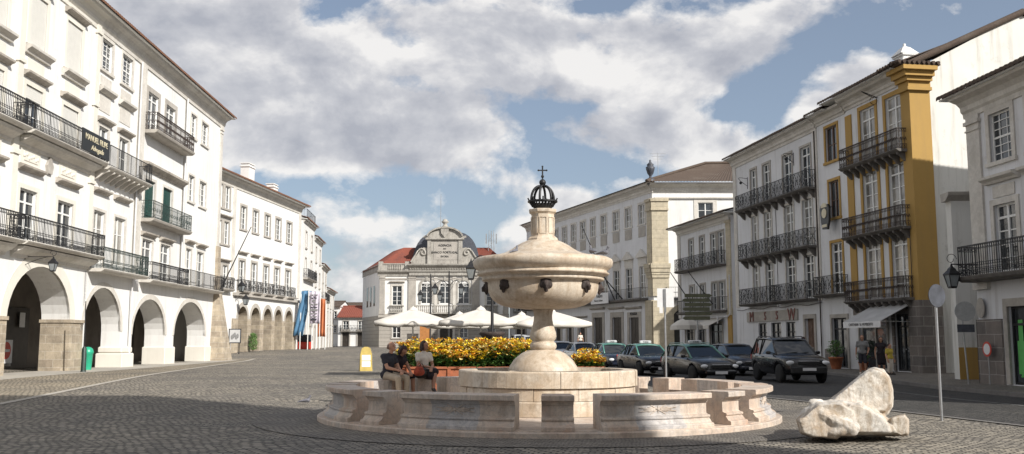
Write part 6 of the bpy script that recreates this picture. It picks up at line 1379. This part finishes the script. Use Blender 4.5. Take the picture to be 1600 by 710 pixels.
# ================================================================== cars
def car(kind, name, label, loc, rz, paint='black_paint', roofm=None, taxi=False, rack=False):
    """local: nose towards -y, x across, z up"""
    t = thing(name, label, 'taxi' if taxi else 'car', loc, rz, 'cars parked along the right of the square')
    # stations: y, half width, sill z, shoulder z, hood/top z
    if kind == 'suv': st = [(-2.22,.62,.42,.62,.72),(-2.12,.80,.32,.86,.96),(-1.75,.90,.30,.96,1.04),(-1.1,.92,.28,1.02,1.10),(-.75,.93,.28,1.05,1.13),(.4,.93,.28,1.08,1.14),(1.5,.92,.28,1.10,1.15),(2.05,.86,.34,1.10,1.14),(2.22,.78,.42,.95,1.0)]; gh = [(-.95,.80,1.10),(-.15,.68,1.66),(.7,.70,1.73),(1.75,.68,1.70),(2.12,.74,1.12)]; wr, wy = .36, (-1.38, 1.3)
    elif kind == 'wagon': st = [(-2.2,.60,.34,.52,.60),(-2.1,.76,.24,.68,.76),(-1.7,.85,.22,.78,.86),(-1.0,.87,.20,.86,.95),(-.7,.88,.20,.89,.97),(.4,.88,.20,.93,.98),(1.5,.87,.20,.95,.99),(2.05,.82,.26,.95,.99),(2.2,.74,.36,.82,.9)]; gh = [(-1.05,.76,.93),(-.15,.62,1.40),(.6,.63,1.46),(1.65,.61,1.43),(2.12,.68,.97)]; wr, wy = .31, (-1.35, 1.3)
    else: st = [(-2.2,.58,.34,.52,.60),(-2.1,.75,.24,.66,.74),(-1.7,.84,.22,.76,.85),(-1.0,.86,.20,.84,.93),(-.7,.87,.20,.88,.95),(.4,.87,.20,.91,.96),(1.4,.86,.20,.93,.98),(2.05,.82,.26,.92,.98),(2.2,.74,.36,.80,.88)]; gh = [(-1.0,.74,.92),(-.2,.60,1.38),(.5,.61,1.43),(1.1,.59,1.38),(1.75,.66,.96)]; wr, wy = .31, (-1.33, 1.3)
    mb = MB(); v = []; rows = []
    for (y, w, z0, zs, zt) in st:
        h = [(0,z0),(w*.8,z0),(w*.97,z0+.07),(w,z0+(zs-z0)*.45),(w*.99,zs-.06),(w*.93,zs+.02),(w*.75,zt-.01),(w*.4,zt+.015),(0,zt+.02)]
        ring = [(x, y, z) for x, z in h]+[(-x, y, z) for x, z in reversed(h[1:-1])]; rows.append(len(ring)); v += ring
    n = rows[0]; m = len(st); mb.add(v, [(i*n+k, i*n+(k+1) % n, (i+1)*n+(k+1) % n, (i+1)*n+k) for i in range(m-1) for k in range(n)]+[tuple(range(n-1,-1,-1)), tuple(range((m-1)*n, m*n))], True)
    b = mb.build('body', M[paint], t); sb = b.modifiers.new('s', 'SUBSURF'); sb.levels = 2
    cut = MB()
    for y in wy:
        for sg in (-1, 1): q = MB(); q.lathe([(.001,0),(wr+.07,0),(wr+.07,.34),(.001,.34)], n=24, smooth=False).xf(Matrix.Translation((sg*.62 if sg > 0 else -.96, y, wr)) @ Matrix.Rotation(PI/2, 4, 'Y')); cut.add(q.v, q.f)
    cu = cut.build('cut', None); cu.location = loc; cu.rotation_euler = (0,0,rz); bpy.context.view_layer.update()
    bo2 = b.modifiers.new('c', 'BOOLEAN'); bo2.operation = 'DIFFERENCE'; bo2.object = cu; bo2.solver = 'EXACT'; evaluated(b, 'body', M[paint]); bpy.data.objects.remove(cu)
    # greenhouse: glass shell, painted roof and pillars over it
    g = MB(); v = []
    for i, (y, w, z) in enumerate(gh):
        v += [(w*.86 if 0 < i < len(gh)-1 else w, y, z), (-w*.86 if 0 < i < len(gh)-1 else -w, y, z)]
    base = .76 if kind != 'suv' else .84; zb = gh[0][2]-.03
    G_ = [(sx*(w*.93), y, z-.02) for (y, w, z) in gh[1:-1] for sx in (1, -1)]
    y0, y1 = gh[0][0], gh[-1][0]; ya, yb = gh[1][0], gh[-2][0]
    P = {}
    for sx in (1, -1):
        P[sx] = [Vector((sx*base*.96, y0, gh[0][2]-.02)), Vector((sx*gh[1][1]*.97, ya, gh[1][2]-.03)), Vector((sx*gh[2][1]*.97, gh[2][0], gh[2][2]-.03)), Vector((sx*gh[3][1]*.97, yb, gh[3][2]-.03)), Vector((sx*base*.95, y1, gh[-1][2]-.03)), Vector((sx*(base+.04), (y0+y1)/2, zb-.03))]
    A_, B_ = P[1], P[-1]
    g.quad(A_[0], A_[1], B_[1], B_[0]); gw = g.build('windscreen', M['glass_car'], t)
    g = MB(); g.quad(A_[4], B_[4], B_[3], A_[3]); g.build('rear_window', M['glass_car'], t)
    for sx in (1, -1):
        q = P[sx]; g = MB(); g.add([q[0], q[5], q[4], q[3], q[2], q[1]], [(0,1,2,3,4,5)]); sw_ = g.build('side_window', M['glass_car'], t)
        f = MB()
        for yy in ((q[1].y+.52*(q[3].y-q[1].y)), q[3].y-.12):
            z_t = q[2].z; f.bar((q[5].x+sx*.004, yy-.02, zb-.02), (q[2].x+sx*.012, yy+.05, z_t), .05, .02)
        f.build('door_pillar', M['plastic_black'], sw_)
    r = MB(); top = []; 
    for (y, w, z) in gh[1:-1]:
        top.append([(w*.99*k/3, y, z+.03*(1-(k/3)**2)-(.035 if abs(k) == 3 else 0)) for k in (-3,-2,-1,0,1,2,3)])
    top = [[(x, top[0][0][1]-.05, z-.03) for x, _, z in top[0]]]+top+[[(x, top[-1][0][1]+.06, z-.03) for x, _, z in top[-1]]]
    vv = [p for row in top for p in row]; r.add(vv, [(i*7+k, i*7+k+1, (i+1)*7+k+1, (i+1)*7+k) for i in range(len(top)-1) for k in range(6)], True)
    for sx in (1, -1):
        q = P[sx]; r.tube([q[0]+Vector((0,-.02,-.02)), q[1]+Vector((0,0,.01)), q[2]+Vector((sx*.01,0,.0)), q[3]+Vector((0,0,0)), q[4]+Vector((0,.02,-.02))], .04, 6); r.tube([q[0], q[5]+Vector((0,0,.0)), q[4]], .02, 5)
    ro = r.build('roof', M[roofm or paint], t); sd_ = ro.modifiers.new('s', 'SOLIDIFY'); sd_.thickness = .02; sd_.offset = -1; evaluated(ro, 'roof', M[roofm or paint])
    if rack:
        k_ = MB()
        for sx in (1, -1): k_.tube([(sx*gh[2][1]*.9, gh[1][0]+.15, gh[1][2]+.0), (sx*gh[2][1]*.92, gh[1][0]+.3, gh[2][2]+.05), (sx*gh[2][1]*.92, gh[3][0]-.15, gh[2][2]+.04), (sx*gh[2][1]*.9, gh[3][0], gh[3][2])], .02, 6)
        k_.build('roof_rail', M[roofm or 'plastic_black'], ro)
    if taxi: s = MB(); s.bevbox(-.28, .28, -.09, .09, 0, .14, .03); s.xf(Matrix.Translation((0, gh[2][0]-.35, gh[2][2]+.02))); sg_ = s.build('taxi_sign', M['white_paint'], ro); text('lettering', 'TAXI', .12, M['letter_dark'], sg_, (0, gh[2][0]-.45, gh[2][2]+.09), ext=.003)
    # wheels
    for y in wy:
        for sx in (1, -1):
            w_ = MB(); w_.lathe([(wr*.62,-.1),(wr*.93,-.1),(wr,-.06),(wr,.06),(wr*.93,.1),(wr*.62,.1)], n=28).xf(Matrix.Translation((sx*.80, y, wr)) @ Matrix.Rotation(PI/2, 4, 'Y')); wo_ = w_.build('wheel', M['rubber'], t)
            w_ = MB(); w_.lathe([(wr*.62,-.06),(wr*.55,.0),(.001,.0)] if False else [(wr*.64,.095),(wr*.6,.06),(wr*.2,.05),(.07,.085),(.001,.085)], n=20)
            for k in range(5): a = 2*PI*k/5; w_.bar((.06*math.cos(a), .06*math.sin(a), .08), (wr*.6*math.cos(a), wr*.6*math.sin(a), .085), .07, .03)
            w_.xf(Matrix.Translation((sx*.80, y, wr)) @ Matrix.Rotation(PI/2*sx, 4, 'Y')); w_.build('rim', M['chrome'], wo_)
    hz = st[1][3]; ww = st[1][1]; yf = st[0][0]
    for sx in (1, -1):
        h = MB(); h.ball((sx*(ww-.12), yf+.10, hz-.08), .17, .08, .085, 14, 8); h.xf(Matrix.Identity(4)); h.build('headlight', M['headlight'], t)
        mi = MB(); mi.bevbox(-.09, .09, -.05, .05, 0, .13, .03); mi.xf(Matrix.Translation((sx*(st[3][1]+.08), gh[0][0]+.35, gh[0][2]-.02))); mi.bar((sx*(st[3][1]-.1), gh[0][0]+.35, gh[0][2]+.03), (sx*(st[3][1]+.02), gh[0][0]+.35, gh[0][2]+.03), .04); mi.build('wing_mirror', M[paint], t)
        tl = MB(); tl.bevbox(sx*(st[-2][1]-.1)-.04, sx*(st[-2][1]-.1)+.04, st[-1][0]-.04, st[-1][0]+.0, st[-2][3]-.28, st[-2][3]-.02, .02); tl.build('tail_light', M['red'], t)
        dh = MB(); 
        for yy in (.25, 1.05): dh.bar((sx*(st[5][1]+.005), yy, st[5][3]-.1), (sx*(st[5][1]+.005), yy+.16, st[5][3]-.1), .03)
        dh.build('door_handle', M[paint], t)
    gr = MB(); gr.bevbox(-ww*.5, ww*.5, yf-.015, yf+.05, hz-.17, hz-.03, .02); gr.build('grille', M['plastic_black'], t)
    br_ = MB(); br_.tube([(-ww*.5, yf-.03, hz-.02), (0, yf-.045, hz-.015), (ww*.5, yf-.03, hz-.02)], .012, 6); br_.build('grille_trim', M['chrome'], t)
    bu_ = MB(); bu_.bevbox(-ww*.86, ww*.86, yf-.06, yf+.12, st[0][2]-.06, hz-.22, .05); bu_.build('bumper', M['plastic_black' if kind == 'suv' else paint], t)
    pl = MB(); pl.box(-.26, .26, yf-.072, yf-.062, hz-.38, hz-.27); pl.build('number_plate', M['paper'], t)
    wp = MB(); wp.bar((-.45, gh[0][0]+.02, gh[0][2]+.015), (.1, gh[0][0]+.12, gh[0][2]+.07), .015); wp.bar((.1, gh[0][0]+.02, gh[0][2]+.015), (.55, gh[0][0]+.12, gh[0][2]+.07), .015); wp.build('wiper', M['plastic_black'], gw)
    return t
def cpos(px, d): x = ray(px, 560)[0]*d; return (x, d, G(x, d))
car('suv', 'parked_car', 'tall black off-road car parked nearest, with round headlights and roof rails', cpos(1231, 38.8), R(4), 'black_paint', rack=True)
car('wagon', 'taxi', 'black estate taxi with sea-green roof, nearest of the taxis, roof rails', cpos(1090, 40.2), R(13), 'black_paint', 'green_paint', True, True)
car('saloon', 'taxi', 'dark saloon taxi with green roof just left of the estate taxi', cpos(1010, 46.0), R(12), 'black_paint', 'green_paint', True)
car('saloon', 'taxi', 'dark blue saloon taxi with green roof, third along the rank from the off-road car', cpos(957, 52.5), R(10), 'navy_paint', 'green_paint', True)
car('saloon', 'parked_car', 'pale silver saloon between the third taxi and the fountain column', cpos(911, 60), R(10), 'white_paint')
car('wagon', 'parked_car', 'white estate car just right of the fountain column', cpos(877, 67), R(12), 'white_paint')
car('wagon', 'parked_car', 'dark hatchback parked between the estate taxi and the off-road car', cpos(1150, 46.5), R(8), 'navy_paint')
car('saloon', 'parked_car', 'dark distant car left of the fountain column with pale roof', cpos(829, 84), R(14), 'navy_paint', 'white_paint')
car('saloon', 'parked_car', 'farthest silver car just left of the fountain column', cpos(813, 92), R(14), 'white_paint')
leafy('potted_shrub', 'shrub in a tall terracotta pot beside the shop door', 'potted plant', (*Y.w(15.9, -.9), .12), .42, .9, 500, .36, None, 5)
leafy('potted_shrub', 'smaller dark potted plant just outside the awning shop window', 'potted plant', (*Y.w(18.2, -.6), .12), .3, .6, 300, .24, None, 6)
# cafe tables and chairs under the umbrellas, mostly behind the flowers
# ================================================================== people
def V3(*a): return Vector(a)
def hand(mb, w, d, pn, s=1.0, side=1):
    """palm and five bent fingers; w wrist, d pointing along the hand, pn out of the back of the hand"""
    d = d.normalized(); x = d.cross(pn).normalized()*side; pn = x.cross(d).normalized()*side
    c = w+d*.05*s
    for k in (-1, 0, 1): mb.caps(w+x*k*.014*s, w+d*.085*s+x*k*.026*s, .019*s, .014*s, 8)
    L = [.062, .072, .068, .054]
    for k in range(4):
        b = w+d*.088*s+x*(-.032+.0215*k)*s; m = b+d*L[k]*.5*s-pn*.012*s; e = m+d*L[k]*.42*s-pn*.03*s
        mb.caps(b, m, .0095*s, .0088*s, 7); mb.caps(m, e, .0088*s, .0075*s, 7)
    b = w+d*.025*s-x*.028*s; m = b+(d*.6-x*.8).normalized()*.045*s; mb.caps(b, m, .013*s, .011*s, 7); mb.caps(m, m+(d*.9-x*.3).normalized()*.03*s, .0105*s, .009*s, 7)
def person(label, loc, rz, J, skin, top, legs, shoes, hair, hairstyle='short', sleeve=.5, trouser=1.0, skirt=False, s=1.0, look=0.0, group=None, woman=False):
    """J: joint positions in local space (facing -y). sleeve/trouser: how far down the limb the garment reaches (0..2)"""
    t = thing('person', label, 'person', loc, rz, group)
    k = .92 if woman else 1.0
    b = MB(); P = J['pelvis']; C = J['chest']; N_ = J['neck']; H_ = J['head']; ab = P.lerp(C, .5)
    up = (C-P).normalized(); side = (J['shL']-J['shR']).normalized(); hs = (J['hipL']-J['hipR']).normalized()
    def torso(mb, e):
        mb.caps(P-hs*.085*k, P+hs*.085*k, .105*k+e, .105*k+e, 12); mb.caps(P+up*.05, ab, .115*k+e, .112*k+e, 12)
        mb.caps(C-side*.075*k, C+side*.075*k, .115*k+e, .115*k+e, 12); mb.caps(ab, C, .115*k+e, .13*k+e, 12); mb.caps(J['shR'], J['shL'], .062*k+e, .062*k+e, 10); mb.caps(C, N_-up*.03, .11*k+e, .055+e, 10)
    def arm(mb, S_, e0, e1, upto):
        a, el, w = J['sh'+S_], J['el'+S_], J['wr'+S_]
        q = el if upto >= 1 else a.lerp(el, upto); mb.caps(a, q, .054*k+e0, (.042+(.008 if upto < 1 else 0))*k+e1, 10)
        if upto > 1: q = w if upto >= 2 else el.lerp(w, upto-1); mb.caps(el, q, .042*k+e1, .029*k+e1, 10)
    def leg(mb, S_, e0, e1, upto):
        a, kn, an = J['hip'+S_], J['kn'+S_], J['an'+S_]
        q = kn if upto >= 1 else a.lerp(kn, upto); mb.caps(a, q, .085*k+e0, .058*k+(0 if upto >= 1 else .012)+e1, 12)
        if upto > 1: q = an if upto >= 2 else kn.lerp(an, upto-1); mb.caps(kn, kn.lerp(q, .35), .056*k+e1, .054*k+e1, 10); mb.caps(kn.lerp(q, .35), q, .054*k+e1, .037*k+e1, 10)
    torso(b, 0); b.caps(N_-up*.03, H_-V3(0,0,.06), .052*k, .048*k, 10)
    fw = J['face'].normalized(); rt = fw.cross(V3(0,0,1)).normalized(); hu = rt.cross(fw).normalized()
    b.ball(H_+hu*.025-fw*-.0, .079, .092, .108, 16, 12); b.caps(H_-hu*.045+fw*.035, H_-hu*.07+fw*.05, .052, .036, 10)
    b.caps(H_+fw*.088+hu*.01, H_+fw*.108-hu*.022, .010, .016, 8)                      # nose
    b.caps(H_+fw*.075+hu*.038-rt*.04, H_+fw*.075+hu*.038+rt*.04, .017, .017, 8)       # brow
    b.caps(H_+fw*.082-hu*.052-rt*.018, H_+fw*.082-hu*.052+rt*.018, .010, .010, 7)     # lips
    for q in (-1, 1): b.ball(H_+rt*q*.08-hu*.0, .014, .022, .032, 8, 6)               # ears
    for S_ in 'LR':
        arm(b, S_, 0, 0, 2); leg(b, S_, 0, 0, 2); d = (J['wr'+S_]-J['el'+S_]); hd = J.get('hd'+S_, d); hand(b, J['wr'+S_], hd, J.get('pn'+S_, V3(0,-.2,1)), 1, 1 if S_ == 'R' else -1)
        an = J['an'+S_]; tf = J.get('toe'+S_, an+V3(0,-.16,-.05)); b.caps(an+V3(0,.0,-.02), tf, .04, .028, 8)
    body = melt(b, 'body', M[skin], t, .009, 2, .4)
    tp = MB(); torso(tp, .014)
    for S_ in 'LR':
        if sleeve > 0: arm(tp, S_, .014, .013, sleeve)
    if sleeve >= 0: melt(tp, 'shirt', M[top], t, .014, 4)
    lg = MB()
    if skirt:
        lg.caps(P-hs*.09, P+hs*.09, .12, .12, 12)
        for S_ in 'LR': leg(lg, S_, .03, .03, .95)
        mid = J['knL'].lerp(J['knR'], .5); lg.caps(P, P.lerp(mid, .85), .12, .11, 12)
    else:
        lg.caps(P-hs*.085, P+hs*.085, .118*k, .118*k, 12)
        for S_ in 'LR': leg(lg, S_, .016, .018, trouser)
    melt(lg, 'skirt' if skirt else 'trousers', M[legs], t, .014, 4)
    for S_ in 'LR':
        an = J['an'+S_]; tf = J.get('toe'+S_, an+V3(0,-.16,-.05)); q = MB(); dd = (tf-an); q.caps(an+V3(0,.02,-.045), an+dd*.5+V3(0,0,-.02), .046, .045, 9); q.caps(an+dd*.4+V3(0,0,-.02), tf+dd.normalized()*.02, .046, .036, 9); melt(q, 'shoe', M[shoes], t, .012, 2)
    for q in (-1, 1):
        e = MB(); e.ball(H_+fw*.081+hu*.014+rt*q*.031, .012, .012, .009, 8, 6); e.build('eye', M['leather'], body)
    h = MB(); c = H_+hu*.04-fw*.012
    if hairstyle != 'bald': h.ball(c, .086, .098, .098, 16, 10)
    if hairstyle == 'bald': h.caps(H_-fw*.06-rt*.05+hu*.01, H_-fw*.06+rt*.05+hu*.01, .045, .045, 8); h.ball(H_-fw*.03+hu*.03, .081, .085, .085)
    if hairstyle == 'long':
        h.caps(c-fw*.03-rt*.05, H_-fw*.06-rt*.06-hu*.14, .055, .05, 10); h.caps(c-fw*.03+rt*.05, H_-fw*.06+rt*.06-hu*.14, .055, .05, 10); h.caps(c-fw*.05, H_-fw*.08-hu*.15, .07, .05, 10)
    if hairstyle == 'bob': h.caps(c-rt*.06, H_-rt*.075-hu*.07, .045, .04, 10); h.caps(c+rt*.06, H_+rt*.075-hu*.07, .045, .04, 10); h.caps(c-fw*.04, H_-fw*.06-hu*.08, .07, .06, 10)
    ho = melt(h, 'hair', M[hair], body, .011, 2)
    for v in ho.data.vertices:                            # keep the hair off the face
        r = v.co-(H_+hu*.02); f_ = r.dot(fw); u_ = r.dot(hu)
        if f_ > .03 and u_ < .055: v.co -= fw*(f_-.03)
    return t
def sit(seat=.70, lean=.08, floor=.12):
    """seated, facing -y; seat height and floor height above the thing's base"""
    p = seat+.11; J = dict(pelvis=V3(0,0,p), chest=V3(0,lean,p+.36), neck=V3(0,lean-.01,p+.53), head=V3(0,lean-.03,p+.67), face=V3(0,-1,-.05))
    for S_, x in (('L', 1), ('R', -1)):
        J['sh'+S_] = V3(x*.175, lean, p+.45); J['hip'+S_] = V3(x*.09, -.02, p-.02); J['kn'+S_] = V3(x*.13, -.44, seat+.06); J['an'+S_] = V3(x*.13, -.47, floor+.09)
        J['el'+S_] = V3(x*.22, lean-.05, p+.17); J['wr'+S_] = V3(x*.12, -.27, p+.07); J['toe'+S_] = V3(x*.14, -.63, floor+.04)
    return J
def stand(h=1.72):
    k = h/1.72; J = dict(pelvis=V3(0,0,.95*k), chest=V3(0,.01,1.27*k), neck=V3(0,.01,1.44*k), head=V3(0,-.01,1.58*k), face=V3(0,-1,0))
    for S_, x in (('L', 1), ('R', -1)):
        J['sh'+S_] = V3(x*.18*k, .01, 1.38*k); J['hip'+S_] = V3(x*.09*k, 0, .90*k); J['kn'+S_] = V3(x*.10*k, -.02, .49*k); J['an'+S_] = V3(x*.11*k, .01, .09); J['el'+S_] = V3(x*.25*k, .03, 1.09*k); J['wr'+S_] = V3(x*.27*k, -.05, .85*k); J['toe'+S_] = V3(x*.13*k, -.15, .035); J['pn'+S_] = V3(x, 0, 0)
    return J
def ringpos(a, r): return (FX+r*math.sin(R(a)), FY-r*math.cos(R(a)), 0)
# bald man in dark shirt leaning forward
J = sit(.70, -.06, .14); J['chest'] = V3(0,-.04,1.15); J['neck'] = V3(0,-.08,1.31); J['head'] = V3(.0,-.12,1.45); J['shL'] = V3(.19,-.03,1.24); J['shR'] = V3(-.19,-.03,1.24); J['face'] = V3(.1,-1,.25)
J['elL'] = V3(.2,-.16,.98); J['elR'] = V3(-.2,-.16,.98); J['wrL'] = V3(.05,-.36,.90); J['wrR'] = V3(-.03,-.35,.92); J['knL'] = V3(.16,-.46,.74); J['knR'] = V3(-.13,-.44,.74)
person('bald man in dark shirt and beige trousers sitting on the left rear bench', ringpos(-119.5, 4.25), R(57), J, 'skin', 'cloth_dark', 'cloth_beige', 'leather', 'hair_grey', 'bald', .55, 2.0, group='people seated round the fountain')
# woman bending over a bag
J = sit(.70, -.10, .14); J['chest'] = V3(0,-.09,1.12); J['neck'] = V3(0,-.16,1.26); J['head'] = V3(0,-.23,1.37); J['shL'] = V3(.16,-.09,1.20); J['shR'] = V3(-.16,-.09,1.20); J['face'] = V3(.2,-1,-.75); J['wrL'] = V3(.08,-.42,.86); J['wrR'] = V3(-.08,-.42,.86); J['elL'] = V3(.2,-.22,.95); J['elR'] = V3(-.2,-.22,.95)
person('woman in dark clothes bending over her lap beside the bald man', ringpos(-124.8, 4.3), R(48), J, 'skin_dark', 'cloth_black', 'cloth_black', 'leather', 'hair_dark', 'bob', .3, 1.0, woman=True, group='people seated round the fountain')
# woman with crossed legs
J = sit(.70, .03, .14); J['knL'] = V3(.04,-.45,.86); J['anL'] = V3(-.10,-.58,.50); J['toeL'] = V3(-.13,-.70,.40); J['knR'] = V3(-.02,-.44,.75); J['anR'] = V3(.06,-.36,.22); J['toeR'] = V3(.07,-.50,.17); J['face'] = V3(.45,-1,0); J['wrL'] = V3(.0,-.33,.93); J['wrR'] = V3(.02,-.30,.96); J['elR'] = V3(-.21,-.06,1.0); J['elL'] = V3(.21,-.06,1.0)
person('woman in pale top and dark skirt sitting cross-legged on the left rear seat block', ringpos(-136.2, 4.22), R(38), J, 'skin_dark', 'cloth_white', 'cloth_black', 'leather', 'hair_dark', 'bob', .5, .6, skirt=True, woman=True, group='people seated round the fountain')
def bag(loc, rz, mat, label, s=1.0):
    t = thing('bag', label, 'bag', loc, rz); m = MB(); m.caps((-.1*s,0,.1*s), (.1*s,0,.1*s), .1*s, .1*s, 10); m.caps((-.09*s,0,.19*s), (.09*s,0,.19*s), .07*s, .07*s, 10); melt(m, 'pouch', M[mat], t, .012, 3)
    h = MB(); h.tube([(-.1*s+.2*s*k/10, 0, .22*s+.13*s*math.sin(PI*k/10)) for k in range(11)], .009, 6); h.build('strap', M[mat], t); return t
p = ringpos(-132.6, 4.12); bag((p[0]+.08, p[1]-.1, .70), R(40), 'leather', 'black handbag between the two seated women'); p = ringpos(-124.8, 4.02); bag((p[0]+.35, p[1]-.18, .78), R(60), 'cloth_red', 'red patterned bag on the lap of the bending woman', .85)
def sp(px, d, z=.12): return (ray(px, 560)[0]*d, d, z)
J = stand(1.76); J['elL'] = V3(.27,.02,1.12); J['wrL'] = V3(.22,-.14,.95)
person('heavy man in grey T-shirt, cap and shorts standing left under the grey awning', sp(1348, 43.6), R(-20), J, 'skin_dark', 'cloth_grey', 'cloth_dark', 'cloth_white', 'hair_grey', 'short', .6, .9, group='people outside the awning shop')
person('woman in dark dress standing under the middle of the grey awning', sp(1377, 43.4), R(-10), stand(1.66), 'skin_dark', 'cloth_black', 'cloth_black', 'leather', 'hair_dark', 'bob', .3, .8, skirt=True, woman=True, group='people outside the awning shop')
person('child in a yellow top and pale trousers beside the woman under the awning', sp(1390, 42.9), R(30), stand(1.35), 'skin', 'cloth_yellow', 'cloth_white', 'leather', 'hair_dark', 'short', .6, 1.9, s=.8, group='people outside the awning shop')
J = stand(1.7); J['anL'] = V3(.11,-.28,.09); J['toeL'] = V3(.12,-.43,.05); J['knL'] = V3(.1,-.2,.5); J['anR'] = V3(-.11,.25,.12); J['toeR'] = V3(-.12,.12,.03); J['knR'] = V3(-.1,.05,.48)
person('man in a white shirt walking behind the tall black off-road car', sp(1256, 47.5), R(200), J, 'skin_dark', 'cloth_white', 'cloth_dark', 'leather', 'hair_dark', 'short', .7, 2.0)
person('distant person in black by the dark palace doorways beyond the silver car', (ray(907, 545)[0]*98, 98, G(7, 98)), R(10), stand(1.7), 'skin', 'cloth_white', 'cloth_dark', 'leather', 'hair_dark', 'short', .7, 2.0)
print('OBJECTS', len(bpy.data.objects))
for o in bpy.data.objects:
    if o.get('label') and len(o['label'].replace('-', '-').split()) > 16: print('LONG', len(o['label'].split()), o['label'])
